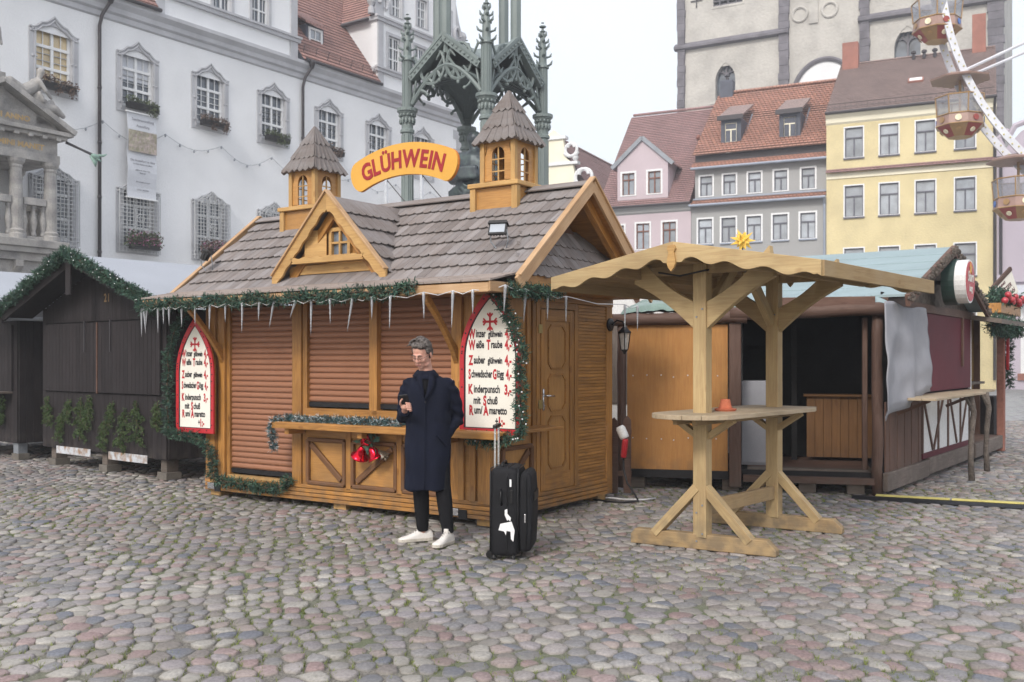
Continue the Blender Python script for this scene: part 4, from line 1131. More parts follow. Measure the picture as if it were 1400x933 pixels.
def house_shell(parent, x0, x1, z1, mat, holes, depth=9, z0=0.0, y=0.0):
    g = MB()
    for (a, b, c, d) in wall_holes(x0, x1, z0, z1, holes): g.quad((a, y, c), (b, y, c), (b, y, d), (a, y, d))
    g.quad((x0, y, z0), (x0, depth, z0), (x0, depth, z1), (x0, y, z1)); g.quad((x1, y, z0), (x1, depth, z0), (x1, depth, z1), (x1, y, z1))
    g.quad((x0 + .05, y + .3, z0), (x1 - .05, y + .3, z0), (x1 - .05, y + .3, z1), (x0 + .05, y + .3, z1))
    return g.build("wall", mat, parent)
def hole(x, z0, w, h): return (x - w / 2 - .05, x + w / 2 + .05, z0, z0 + h)
def slope(parent, name, mat, x0, x1, y0, z0, y1, z1, rowh=.3, lift=.035, xt0=None, xt1=None):
    d = math.hypot(y1 - y0, z1 - z0); a = math.atan2(z1 - z0, y1 - y0)
    xt0 = x0 if xt0 is None else xt0; xt1 = x1 if xt1 is None else xt1
    return roof_rows(name, x0, x1, d, rowh, mat, parent, (0, y0, z0), (a, 0, 0), taper=lambda q: (x0 + (xt0 - x0) * q / d, x1 + (xt1 - x1) * q / d), lift=lift)

# yellow house
YH = thing("yellow_house", "pale yellow rendered house with dark window frames, brown beaver-tail roof and two brick chimneys", "house", row_pt(0), HA)
yx = [1.51, 3.39, 5.28, 7.28]
rowsY = [(13.13, 1.72, .98), (9.75, 1.78, 1.0), (6.2, 1.75, 1.05), (2.6, 1.75, 1.05)]
hs = [hole(x, z, w, h) for (z, h, w) in rowsY for x in yx]
house_shell(YH, 0, 8.8, 15.3, 'yellow_render', hs)
for (z, h, w) in rowsY:
    for x in yx: house_window(YH, x, z, w, h, 'grey_frame', sur=.07, sill='grey_frame')
MB().prism([(-.0, 15.1), (-.10, 15.2), (-.14, 15.45), (-.3, 15.62), (-.3, 15.7), (0, 15.7)], FN_YZ, -.02, 8.82).build("cornice", 'cream_render', YH)
MB().box(.0, 8.8, -.06, -.002, 11.98, 12.28).build("string_course", 'cream_render', YH)
slope(YH, "tile_band", 'tile_pink', 0, 8.8, -.32, 12.3, -.01, 12.62, rowh=.16)
MB().tube([(-.02, -.40, 15.72), (8.85, -.40, 15.72)], .09, 8).build("gutter", 'dark_metal', YH)
slope(YH, "roof_tiles", 'tile_brown', -.02, 8.82, -.35, 15.72, 6.3, 20.2, rowh=.20)
slope(YH, "roof_tiles_behind", 'tile_brown', -8.82, .02, -12.9, 15.72, -6.3, 20.2, rowh=.6).rotation_euler = (math.atan2(4.48, 6.6), 0, PI)
bpy.data.objects["roof_tiles_behind"].location = (0, 12.9, 15.72)
MB().tube([(0, 6.3, 20.24), (8.8, 6.3, 20.24)], .1, 6).build("ridge_tiles", 'tile_brown', YH)
sg = MB()
for k in range(30): sg.bar((.15 + k * .3, -.02, 15.98), (.15 + k * .3, -.10, 16.3), .015, .015)
for z in (16.08, 16.28): sg.bar((.1, -.06, z), (8.7, -.06, z), .02, .02)
sg.build("snow_guard", 'dark_metal', YH)
MB().box(.15, 1.1, 5.7, 6.4, 19.2, 21.5).build("chimney", 'brick_red', YH, bevel=.02)
MB().box(7.55, 8.3, 5.8, 6.6, 19.2, 22.2).build("chimney", 'brick_red', YH, bevel=.02)
for x in (4.3, 4.9, 5.5): MB().lathe([(.09, 0), (.09, .35), (.16, .38), (.16, .5), (.05, .56)], 8, (x, 5.9, 19.95)).build("roof_vent", 'dark_metal', YH)
sk = thing("skylight", "small bright roof window in the brown roof of the yellow house", "skylight", row_pt(4.62, 2.75, 17.84), HA)
MB().box(-.42, .42, -.3, .3, .0, .10).build("frame", 'brick_red', sk, rot=(R(34), 0, 0)); MB().box(-.34, .34, -.22, .22, .10, .115).build("pane", 'white_panel', sk, rot=(R(34), 0, 0))
MB().tube([(8.75, -.3, 15.7), (8.72, -.12, 15.2), (8.72, -.1, .5)], .07, 8).build("downpipe", 'dark_metal', YH)

# grey house
GX = -7.96
GH = thing("grey_house", "narrow grey rendered house with orange pantile roof and two slate dormers", "house", row_pt(0), HA)
gu = [-7.16, -5.73, -4.22, -2.68, -1.10]
g1 = [(x, 11.62, .76, 1.22) for x in gu]; g2 = [(x + .06, 8.65, .86, 1.5) for x in gu]; g3 = [(x, 5.2, .86, 1.5) for x in gu] + [(x, 2.0, .9, 1.6) for x in gu]
house_shell(GH, GX, -.01, 10.95, 'grey_render', [hole(*(q[0], q[1], q[2], q[3])) for q in g2 + g3])
hs = [hole(q[0], q[1], q[2], q[3]) for q in g1]
g = MB()
for (a, b, c, d) in wall_holes(GX + .1, -.01, 11.2, 13.3, hs): g.quad((a, .5, c), (b, .5, c), (b, .5, d), (a, .5, d))
g.quad((GX + .1, .85, 11.2), (-.03, .85, 11.2), (-.03, .85, 13.3), (GX + .1, .85, 13.3)); g.quad((GX + .1, .5, 11), (GX + .1, 9, 11), (GX + .1, 9, 13.3), (GX + .1, .5, 13.3))
g.build("upper_wall", 'grey_render', GH)
for (x, z, w, h) in g1: house_window(GH, x, z, w, h, 'grey_frame', y=.5)
for (x, z, w, h) in g2 + g3: house_window(GH, x, z, w, h, 'grey_frame', sill='lead')
slope(GH, "skirt_tiles", 'tile_orange', GX, -.02, -.35, 10.98, .48, 11.45, rowh=.16)
MB().box(GX, -.02, .35, .52, 11.40, 11.5).build("flashing", 'lead', GH)
MB().tube([(GX - .05, -.42, 10.96), (.0, -.42, 10.96)], .08, 8).build("gutter", 'lead', GH)
MB().tube([(GX - .05, .02, 13.28), (.0, .02, 13.28)], .08, 8).build("gutter", 'lead', GH)
slope(GH, "eave_tiles", 'tile_orange', GX - .1, -.02, .08, 13.32, 1.0, 13.85, rowh=.2)
MB().box(GX, -.02, .95, 1.1, 13.5, 14.25).build("gap_shadow_strip", 'dark_metal', GH)  # dark strip stands in for the shaded gap between the two roofs
slope(GH, "roof_tiles", 'tile_orange', GX - .1, -.02, .6, 14.2, 7.3, 19.6, rowh=.3, lift=.07)
slope(GH, "roof_tiles_behind", 'tile_orange', .02, -GX, 0, 0, 7.0, 5.4, rowh=.8); o = bpy.data.objects["roof_tiles_behind.001"]; o.location = (0, 14.1, 14.2); o.rotation_euler = (math.atan2(5.4, 7.0), 0, PI)
MB().tube([(GX, 7.3, 19.65), (-.02, 7.3, 19.65)], .12, 6).build("ridge_tiles", 'tile_orange', GH)
MB().box(GX + .1, GX + .95, 6.8, 7.6, 19.0, 20.4).build("chimney", 'slate', GH, bevel=.02)
MB().lathe([(.12, 0), (.12, .3), (.2, .34), (.05, .5)], 8, (GX + .5, 7.2, 20.4)).build("chimney_pot", 'dark_metal', GH)
MB().tube([(-.08, -.4, 10.9), (-.1, -.12, 10.6), (-.1, -.1, .5)], .06, 8).build("downpipe", 'lead', GH)
for x in (-5.9, -2.35):
    d = MB(); d.box(x - .62, x + .62, 1.6, 4.6, 14.9, 16.55); dd = d.build("dormer", 'slate', GH)
    rr_ = MB(); rr_.add([(x - .75, 1.35, 16.5), (x + .75, 1.35, 16.5), (x + .75, 4.6, 17.9), (x - .75, 4.6, 17.9), (x - .75, 1.35, 16.62), (x + .75, 1.35, 16.62), (x + .75, 4.6, 18.02), (x - .75, 4.6, 18.02)],
        [(0, 3, 2, 1), (4, 5, 6, 7), (0, 1, 5, 4), (2, 3, 7, 6), (1, 2, 6, 5), (3, 0, 4, 7)])
    rr_.build("dormer_roof", 'tile_brown', dd); MB().box(x - .8, x + .8, 1.28, 1.34, 16.38, 16.66).build("fascia", 'dark_metal', dd)
    house_window(GH, x, 15.02, .74, 1.2, 'cream_render', surround='slate', y=1.55, sur=.06)
    MB().bar((x + .72, 1.4, 14.75), (x + .72, 4.4, 17.3), .08, .1).build("flashing", 'lead', dd)
    MB().box(x - .5, x + .5, 1.35, 1.5, 14.55, 14.68).build("step_tile", 'brick_red', GH)

# pink house
PX0, PX1 = -13.9, GX - .02
PH = thing("pink_house", "pink rendered house with brown window frames and a gabled dormer in its old red roof", "house", row_pt(0), HA)
pw = [(-12.72, 8.45, .86, 1.62), (-11.05, 8.5, .86, 1.62), (-9.35, 8.5, .86, 1.62)]
pw2 = [(-12.7, 4.8, .9, 1.7), (-11.0, 4.8, .9, 1.7), (-9.3, 4.8, .9, 1.7), (-12.7, 1.6, .9, 1.8), (-9.3, 1.6, .9, 1.8)]
house_shell(PH, PX0, PX1, 10.9, 'pink_render', [hole(*q) for q in pw + pw2])
for q in pw + pw2: house_window(PH, q[0], q[1], q[2], q[3], 'brown_frame', bars='+', sur=.11)
MB().prism([(0, 10.7), (-.1, 10.8), (-.14, 11.0), (-.28, 11.15), (0, 11.15)], FN_YZ, PX0, PX1).build("cornice", 'grey_render', PH)
MB().tube([(PX0, -.38, 11.18), (PX1, -.38, 11.18)], .08, 8).build("gutter", 'dark_metal', PH)
slope(PH, "roof_tiles", 'tile_pink', PX0 - .1, PX1, -.35, 11.2, 6.6, 18.6, rowh=.20)
slope(PH, "roof_tiles_behind", 'tile_pink', -PX1, -PX0, 0, 0, 6.9, 7.4, rowh=.8); o = bpy.data.objects["roof_tiles_behind.002"]; o.location = (0, 13.5, 11.2); o.rotation_euler = (math.atan2(7.4, 6.9), 0, PI)
MB().tube([(PX0, 6.6, 18.65), (PX1, 6.6, 18.65)], .1, 6).build("ridge_tiles", 'tile_pink', PH)
dpw = [(-12.02, 11.95, .82, 1.4), (-10.32, 11.95, .82, 1.4)]
c0, c1 = -12.75, -9.45
g = MB()
for (a, b, c, d) in wall_holes(c0, c1, 11.2, 13.9, [hole(*q) for q in dpw]): g.quad((a, .05, c), (b, .05, c), (b, .05, d), (a, .05, d))
g.add([(c0, .05, 13.9), (c1, .05, 13.9), ((c0 + c1) / 2, .05, 15.35)], [(0, 1, 2)])
g.quad((c1, .05, 11.2), (c1, 2.6, 11.2), (c1, 2.6, 13.9), (c1, .05, 13.9)); g.quad((c0, .05, 11.2), (c0, 2.6, 11.2), (c0, 2.6, 13.9), (c0, .05, 13.9))
g.quad((c0, .4, 11.2), (c1, .4, 11.2), (c1, .4, 13.9), (c0, .4, 13.9))
dg_ = g.build("dormer", 'pink_render', PH)
for q in dpw: house_window(PH, q[0], q[1], q[2], q[3], 'brown_frame', bars='+', sur=.12, y=.05)
cc = (c0 + c1) / 2
for s_ in (-1, 1):
    MB().bar((cc + s_ * 2.0, .0, 13.72), (cc, .0, 15.5), .25, .2, up=(0, 1, 0)).build("gable_trim", 'grey_metal', dg_)
    MB().add([(cc + s_ * 2.0, -.1, 13.75), (cc, -.1, 15.55), (cc, 4.4, 15.55), (cc + s_ * 2.0, 2.7, 13.75), (cc + s_ * 2.0, -.1, 13.65), (cc, -.1, 15.45), (cc, 4.4, 15.45), (cc + s_ * 2.0, 2.7, 13.65)],
             [(0, 1, 2, 3), (4, 7, 6, 5), (0, 3, 7, 4)]).build("dormer_roof", 'tile_pink', dg_)
MB().box(c0 - .05, c1 + .05, -.06, .03, 11.25, 11.5).build("flashing", 'lead', dg_)
for k in (0, 1): MB().ell((-8.6 + k * .4, 4.05, 16.1), (.16, .2, .16), seg=8, rings=6).build("roof_vent", 'brick_red', PH)

# cream gabled house further along, its ridge running away from the square
CH = thing("cream_gabled_house", "cream house with white scrolled gable and steep red roof left of the pink house", "house", row_pt(-19.4, 5.2), HA)
# x: 0 = gable apex; y=0 front
cg = MB(); zA = 17.6
ch_w = [(1.1, 9.9, .9, 1.7), (-1.1, 9.9, .9, 1.7), (2.4, 6.2, .9, 1.7), (.2, 6.2, .9, 1.7), (-2.2, 6.2, .9, 1.7), (.15, 9.9, .01, .01)]
for (a, b, c, d) in wall_holes(-3.6, 3.6, 0, 12.6, [hole(*q) for q in ch_w[:5]]): cg.quad((a, 0, c), (b, 0, c), (b, 0, d), (a, 0, d))
cg.quad((-3.6, .3, 0), (3.6, .3, 0), (3.6, .3, 12.6), (-3.6, .3, 12.6))
cg.quad((3.6, 0, 0), (3.6, 12, 0), (3.6, 12, 12.0), (3.6, 0, 12.6))
cg.build("wall", 'cream_render', CH)
cg = MB(); cg.prism([(-2.6, 12.62), (2.6, 12.62), (2.6, 13.6), (1.75, 14.0), (1.5, 15.4), (.9, 15.9), (.75, 17.3), (0, 17.9), (-.75, 17.3), (-.9, 15.9), (-1.5, 15.4), (-1.75, 14.0), (-2.6, 13.6)], FN_XZ, .0, .35)
cg.build("gable", 'cream_render', CH)
tb = MB()
for z, hw in ((12.55, 3.5), (15.35, 1.9), (17.2, 1.0)): tb.box(-hw, hw, -.14, .42, z, z + .2)
for s_ in (-1, 1):
    def scroll(cx, cz, r0, w_):
        pts = [(cx + s_ * (r0 * (1 - .55 * a / 5.5)) * math.cos(a + 3.6), -.05, cz + (r0 * (1 - .55 * a / 5.5)) * math.sin(a + 3.6)) for a in [5.5 * k / 14 for k in range(15)]]
        tb.tube(pts, w_, 6)
    scroll(2.35, 14.45, .85, .13); scroll(1.4, 16.45, .6, .11); 
    tb.ell((s_ * 3.05, .1, 13.0), (.28, .25, .28), seg=10, rings=6); tb.ell((s_ * 1.65, .1, 15.85), (.24, .22, .24), seg=10, rings=6)
tb.build("scrolls", 'white_paint', CH)
for q in ch_w[:5]: house_window(CH, q[0], q[1], q[2], q[3], 'brown_frame', bars='+')
for s_ in (1, -1):
    an = math.atan2(17.5 - 11.9, 3.8); sl = math.hypot(3.8, 5.6)
    r_ = roof_rows("roof_tiles", 0 if s_ > 0 else -15, 15 if s_ > 0 else 0, sl, .24, 'tile_pink', CH, None, None)
    ex = Vector((0, s_, 0)); ey = Vector((-s_ * math.cos(an), 0, math.sin(an))); r_.rotation_euler = Matrix((ex, ey, ex.cross(ey))).transposed().to_euler(); r_.location = (s_ * 3.8, .3, 11.9)
MB().tube([(0, .3, 17.5), (0, 15.3, 17.5)], .12, 6).build("ridge_tiles", 'tile_pink', CH)
MB().prism([(7.6, 12.4), (9.6, 12.4), (8.6, 15.4)], FN_YZ, 1.5, 3.0).build("dormer", 'white_panel', CH)

# mauve house on the right with volute gable, shop on the ground floor
MH = thing("mauve_house", "mauve rendered house with a volute gable and shop windows at the right photo edge", "house", row_pt(8.82), HA)
mw = [(2.2, 6.6, 1.1, 2.0), (4.6, 6.6, 1.1, 2.0), (2.2, 10.0, 1.1, 1.8), (4.6, 10.0, 1.1, 1.8), (7.0, 6.6, 1.1, 2.0), (7.0, 10.0, 1.1, 1.8)]
sh = [(2.6, .9, 2.6, 3.4), (6.4, .9, 2.6, 3.4)]
house_shell(MH, 0, 9.5, 12.6, 'mauve_render', [hole(*q) for q in mw + sh])
for q in mw: house_window(MH, q[0], q[1], q[2], q[3], 'brown_frame', surround='mauve_render', sur=.2)
for q in sh: house_window(MH, q[0], q[1], q[2], q[3], 'white_paint', surround='white_paint', sur=.15, glass='glass')
MB().box(0, 9.5, -.18, -.002, 5.75, 6.15).build("string_course", 'mauve_render', MH); MB().box(0, 9.5, -.22, -.002, 12.5, 12.85).build("cornice", 'mauve_render', MH)
MB().box(1.0, 9.4, -.12, -.003, .5, .86).build("sill", 'brick_red', MH)
MB().prism([(.35, 12.85), (8.9, 12.85), (8.2, 13.8), (7.4, 14.2), (7.2, 15.4), (6.2, 16.2), (6.1, 18), (3.4, 18), (3.3, 16.2), (2.3, 15.4), (2.1, 14.2), (1.2, 13.8)], FN_XZ, .0, .4).build("gable", 'mauve_render', MH)
vb = MB()
for pts in ([(.5, 13.4), (.9, 14.1), (1.5, 14.3), (1.9, 14.9), (2.1, 15.6), (2.7, 15.9), (3.1, 15.4), (2.8, 15.0)], [(.3, 13.0), (.1, 13.5), (.6, 13.9)]):
    vb.tube([(a, -.05, b) for a, b in pts], .16, 6)
vb.lathe([(.25, 0), (.25, .5), (.12, .6), (.35, .9), (.42, 1.25), (.3, 1.6), (.08, 1.75)], 10, (3.25, .2, 16.2))
vb.build("volutes", 'mauve_render', MH, kind='stuff')
aw = MB()
for k in range(22):
    x = .8 + k * .38; aw.prism([(x, 4.75), (x + .19, 4.62), (x + .38, 4.75), (x + .38, 5.1), (x, 5.1)], FN_XZ, -.92, -.9)
aw.add([(.8, -.92, 5.1), (9.2, -.92, 5.1), (9.2, -.02, 5.6), (.8, -.02, 5.6)], [(0, 1, 2, 3)])
aw.build("awning", 'tarp_white', MH)
MB().tube([(.2, -.12, 12.4), (.2, -.1, .3)], .08, 8).build("downpipe", 'dark_metal', MH)
# low filler fronts between the houses and the far left, seen only past the huts
# ------------------------------------------------------------------ church tower
CT = thing("church_tower", "massive grey plastered church tower with dark stone ribs and string courses rising behind the houses", "church tower", (14.35, 85, 0), R(-28.5))
tw = 25.0
tb = MB(); 
slots = [(8.95, 10.0, 30.2, 33.2)]
lans = [(4.1, 1.9, 23.3, 3.0), (18.4, 2.1, 24.3, 2.6)]
hh = [(3.0, 5.6, 31.35, 34.0), (10.9, 11.75, 30.6, 33.4)] + [(c - w / 2 + .1, c + w / 2 - .1, z, z + h) for c, w, z, h in lans]
for (a, b, c, d) in wall_holes(0, tw, 0, 46, hh): tb.quad((a, 0, c), (b, 0, c), (b, 0, d), (a, 0, d))
tb.quad((0, 0, 0), (0, 22, 0), (0, 22, 46), (0, 0, 46)); tb.quad((tw, 0, 0), (tw, 22, 0), (tw, 22, 46), (tw, 0, 46))
tb.build("wall", 'tower_plaster', CT)
MB().box(.3, tw - .3, .8, 1.0, 0, 46).build("inner_dark", 'tower_trim', CT)
for x, w_ in ((-.05, .65), (8.6, .8), (14.9, .75), (tw - 1.0, 1.1)):
    rb = MB()
    for k in range(60): rb.box(x + random.uniform(-.05, .05), x + w_ + random.uniform(-.05, .05), -.28 + random.uniform(-.02, .02), .06, 10 + k * .6 + .01, 10 + k * .6 + .59)
    rb.build("rib", 'tower_trim', CT)
for x0, x1 in ((-.3, 9.4), (14.8, tw + .25)):
    MB().prism([(-.02, 28.1), (-.45, 28.2), (-.45, 28.4), (-.02, 28.75)], FN_YZ, x0, x1).build("string_course", 'tower_trim', CT)
def gothic(cx, w, z, h, n=8):
    pts = [(cx - w / 2, z), ] 
    pl_ = [(cx - w / 2, z), (cx - w / 2, z + h)]
    for k in range(1, n): 
        t = k / n; a = PI - t * PI / 3; pl_.append((cx + w / 2 + w * math.cos(a), z + h + w * math.sin(a)))
    pl_.append((cx, z + h + w * .866))
    for k in range(n - 1, 0, -1):
        t = k / n; a = t * PI / 3; pl_.append((cx - w / 2 + w * math.cos(a), z + h + w * math.sin(a)))
    pl_ += [(cx + w / 2, z + h), (cx + w / 2, z)]
    return pl_
for c, w, z, h in lans:
    f = MB(); f.ring(gothic(c, w + .7, z - .1, h - 1.2), gothic(c, w - .2, z, h - 1.2), FN_XZ, -.05, .5); fr = f.build("window", 'tower_plaster', CT)
    t = MB(); t.prism(gothic(c, w - .1, z, h - 1.2), FN_XZ, .5, .55); t.build("pane", 'glass', fr)
    t = MB(); t.bar((c, .35, z), (c, .35, z + h), .14, .14)
    for s_ in (-1, 1):
        t.tube([(c + s_ * (w / 4 + w / 4 * math.cos(a)), .35, z + h - 1.0 + .6 * math.sin(a)) for a in [PI * k / 8 for k in range(9)]], .07, 5)
    t.tube([(c + .35 * math.cos(a), .35, z + h - .2 + .35 * math.sin(a)) for a in [2 * PI * k / 12 for k in range(13)]], .07, 5)
    t.build("tracery", 'tower_trim', fr)
f = MB(); f.ring([(2.9, 31.25), (5.7, 31.25), (5.7, 34), (2.9, 34)], [(3.05, 31.45), (5.55, 31.45), (5.55, 33.9), (3.05, 33.9)], FN_XZ, -.04, .6); fr = f.build("belfry_window", 'tower_plaster', CT)
lv = MB()
for k in range(7): lv.add([(3.05, .1, 31.5 + k * .36), (5.55, .1, 31.5 + k * .36), (5.55, .5, 31.8 + k * .36), (3.05, .5, 31.8 + k * .36)], [(0, 1, 2, 3)])
for x in (3.6, 4.3, 5.0): lv.box(x - .04, x + .04, .05, .1, 31.45, 33.9)
lv.build("louvres", 'tower_trim', fr)
f = MB(); f.ring([(10.8, 30.5), (11.85, 30.5), (11.85, 33.5), (10.8, 33.5)], [(10.92, 30.65), (11.73, 30.65), (11.73, 33.4), (10.92, 33.4)], FN_XZ, -.03, .6); f.build("slit_window", 'tower_plaster', CT)
for cx in (10.25, 12.6):
    cm_ = MB(); cm_.tube([(cx + .58 * math.cos(a), -.04, 29.6 + .58 * math.sin(a)) for a in [2 * PI * k / 20 for k in range(21)]], .11, 6); cm_.build("roundel", 'tower_plaster', CT)
MB().box(11.0, 11.7, -.12, -.002, 28.7, 30.45).build("relief_panel", 'tower_plaster', CT)
ar = MB(); ar.tube([(12.2 + 2.5 * math.cos(a), -.08, 22.8 + 2.9 * math.sin(a)) for a in [PI * k / 20 for k in range(21)]], .2, 6); ar.build("blind_arch", 'tower_trim', CT)
ar = MB(); ar.prism([(12.2 + 2.35 * math.cos(a), 22.8 + 2.75 * math.sin(a)) for a in [PI * k / 20 for k in range(21)]], FN_XZ, -.04, -.002); ar.build("arch_field", 'white_render', CT)
an_ = MB(); an_.bar((1.6, -.06, 31.6), (1.6, -.06, 32.7), .08, .08); an_.bar((1.1, -.06, 32.2), (2.1, -.06, 32.2), .08, .08); an_.build("wall_anchor", 'dark_metal', CT)

# ------------------------------------------------------------------ Gothic cast-iron canopy with bronze statue
YN = 24.0
CP = thing("cast_iron_canopy", "grey-green Gothic cast-iron canopy with four columns, pinnacles and traceried gables", "monument canopy", (-.0259 * YN, YN, 0), math.atan2(.084, .058))
# local: x toward the right column, y toward the left column; square side S; near column at origin
S = .105 * YN
ZC = 1.6 + 362 / 1350 * YN      # capital top
pil = []
colp = [(.30, 0), (.30, .4), (.24, .5), (.22, .9), (.19, 1.0)] 
for (x, y) in ((0, 0), (S, 0), (0, S), (S, S)):
    cb_ = MB()
    cb_.lathe([(.34, 0), (.34, .5), (.27, .6), (.22, 1.0), (.15, 1.1), (.14, ZC - .62)], 16, (x, y, 0))
    for k in range(8):     # fluting ribs
        a = PI * k / 4; cb_.tube([(x + .14 * math.cos(a), y + .14 * math.sin(a), 1.15), (x + .14 * math.cos(a), y + .14 * math.sin(a), ZC - .66)], .022, 5)
    c_ = cb_.build("column", 'iron_green', CP)
    cp = MB(); cp.lathe([(.14, -.62), (.185, -.6), (.185, -.54), (.15, -.5), (.16, -.2), (.24, -.08), (.27, -.06), (.27, .02), (.15, .04)], 12, (x, y, ZC))
    for k in range(12):
        a = PI * k / 6; cp.ell((x + .18 * math.cos(a), y + .18 * math.sin(a), ZC - .30), (.04, .04, .09), seg=6, rings=4)
        cp.ell((x + .195 * math.cos(a + .26), y + .195 * math.sin(a + .26), ZC - .16), (.036, .036, .04), seg=6, rings=4)
    cp.build("capital", 'iron_green', c_)
    pn = MB(); zt = ZC
    pn.lathe([(.125, .04), (.125, 1.75)], 8, (x, y, zt), ph=PI / 8)
    for k in range(8):
        a = PI * k / 4; pn.bar((x + .122 * math.cos(a), y + .122 * math.sin(a), zt + .1), (x + .122 * math.cos(a), y + .122 * math.sin(a), zt + 1.7), .02, .02)
    pn.lathe([(.17, 1.7), (.155, 1.78), (.11, 1.9), (.10, 2.5), (.05, 3.1), (.03, 3.35)], 8, (x, y, zt))
    for ring_, (z_, r_) in enumerate(((1.75, .20), (2.15, .16), (2.5, .14), (2.75, .11), (3.0, .08))):
        for k in range(4):
            a = PI * k / 2 + (PI / 4 if ring_ % 2 else 0)
            pn.tube([(x + r_ * .6 * math.cos(a), y + r_ * .6 * math.sin(a), zt + z_), (x + r_ * 1.25 * math.cos(a), y + r_ * 1.25 * math.sin(a), zt + z_ + .06), (x + r_ * 1.5 * math.cos(a), y + r_ * 1.5 * math.sin(a), zt + z_ + .20)], [.045, .04, .01], 5)
    for z_, r_ in ((3.22, .085), (3.42, .10), (3.58, .045)): pn.ell((x, y, zt + z_), (r_, r_, r_ * .55), seg=8, rings=5)
    pn.v = [(a, b, zt + ((c - zt) * .735 if c - zt < 1.7 else 1.25 + (c - zt - 1.7) * .64)) for a, b, c in pn.v]
    pn.build("pinnacle", 'iron_green', c_)
zap = 1.6 + 437 / 1350 * (YN * 1.035)      # gable apex
zsh = ZC + .75                              # gable foot
def gable(P0, P1):
    P0 = Vector((*P0, 0)); P1 = Vector((*P1, 0)); d = (P1 - P0); ln = d.length; d.normalize(); nrm = Vector((d.y, -d.x, 0))
    def W(u, z, o=0): return P0 + d * u + nrm * o + Vector((0, 0, z))
    g = MB()
    u0, u1, um = .16, ln - .16, ln / 2
    for a, b in ((u0, um), (u1, um)):
        g.bar(W(a, zsh), W(b, zap), .22, .16); g.bar(W(a, zsh + .12, .06), W(b, zap + .12, .06), .14, .07)
        for k in range(9):
            t = (k + .5) / 9; p = W(a, zsh, .12).lerp(W(b, zap, .12), t); g.ell(p, (.035,) * 3, seg=6, rings=4)
    # big cusped arch from capital to capital
    n = 16; pts = []
    for k in range(n + 1):
        t = k / n; s_ = abs(2 * t - 1)
        z = ZC + .12 + (1 - s_ ** 1.7) * (zap - ZC - .78)
        pts.append(W(u0 + (u1 - u0) * t, z))
    g.tube(pts, .055, 6)
    for k in range(2, n - 1, 2):          # hanging cusps
        p = pts[k]; dn = (W(um, ZC - .1) - p).normalized()
        g.tube([p, p + dn * .16 + d * .05, p + dn * .30], [.05, .035, .02], 5); g.ell(p + dn * .28, (.05,) * 3, seg=6, rings=4)
    for s_ in (-1, 1):
        uc = um + s_ * ln * .17; zc = ZC + .98; r_ = ln * .155
        g.tube([W(uc + r_ * math.cos(a), zc + r_ * 1.15 * math.sin(a)) for a in [2 * PI * k / 16 for k in range(17)]], .042, 5)
        for k in range(4):
            a = PI / 4 + PI / 2 * k; g.tube([W(uc + r_ * math.cos(a), zc + r_ * 1.15 * math.sin(a)), W(uc + r_ * .45 * math.cos(a), zc + r_ * .5 * math.sin(a))], [.05, .015], 5)
        g.tube([W(um + s_ * (ln * .5 - .2), ZC + .9), W(um + s_ * ln * .42, ZC + .78), W(um + s_ * ln * .33, ZC + 1.0), W(um + s_ * ln * .40, ZC + 1.3)], .035, 5)
        g.tube([W(um, zap - .1), W(um + s_ * .10, zap - .5), W(um + s_ * .30, zap - .75), W(um + s_ * .45, zap - 1.1)], .035, 5)
        g.tube([W(um + s_ * (ln * .5 - .18), ZC + .12), W(um + s_ * (ln * .5 - .3), ZC + .7)], .03, 5)
    g.tube([W(um, zap - .05), W(um, ZC + 1.25)], [.06, .05], 6)
    o = g.build("tracery_gable", 'iron_green', CP, smooth=False)
    # tall square pinnacle shaft on the gable peak
    t = MB(); c_ = W(um, 0)
    t.lathe([(.135, zap - .1), (.135, zap + 2.1)], 8, (c_.x, c_.y, 0), ph=PI / 4); t.lathe([(.2, zap + 2.05), (.13, zap + 2.3), (.1, zap + 3.0), (.02, zap + 3.8)], 8, (c_.x, c_.y, 0))
    for z_ in (zap + 2.1, zap + 2.45, zap + 2.8):
        for k in range(4):
            a = PI * k / 2; t.tube([(c_.x + .1 * math.cos(a), c_.y + .1 * math.sin(a), z_), (c_.x + .26 * math.cos(a), c_.y + .26 * math.sin(a), z_ + .12), (c_.x + .28 * math.cos(a), c_.y + .28 * math.sin(a), z_ + .24)], [.045, .04, .01], 5)
    t.build("peak_pinnacle", 'iron_green', o)
gable((0, 0), (S, 0)); gable((0, S), (0, 0)); gable((S, 0), (S, S)); gable((S, S), (0, S))
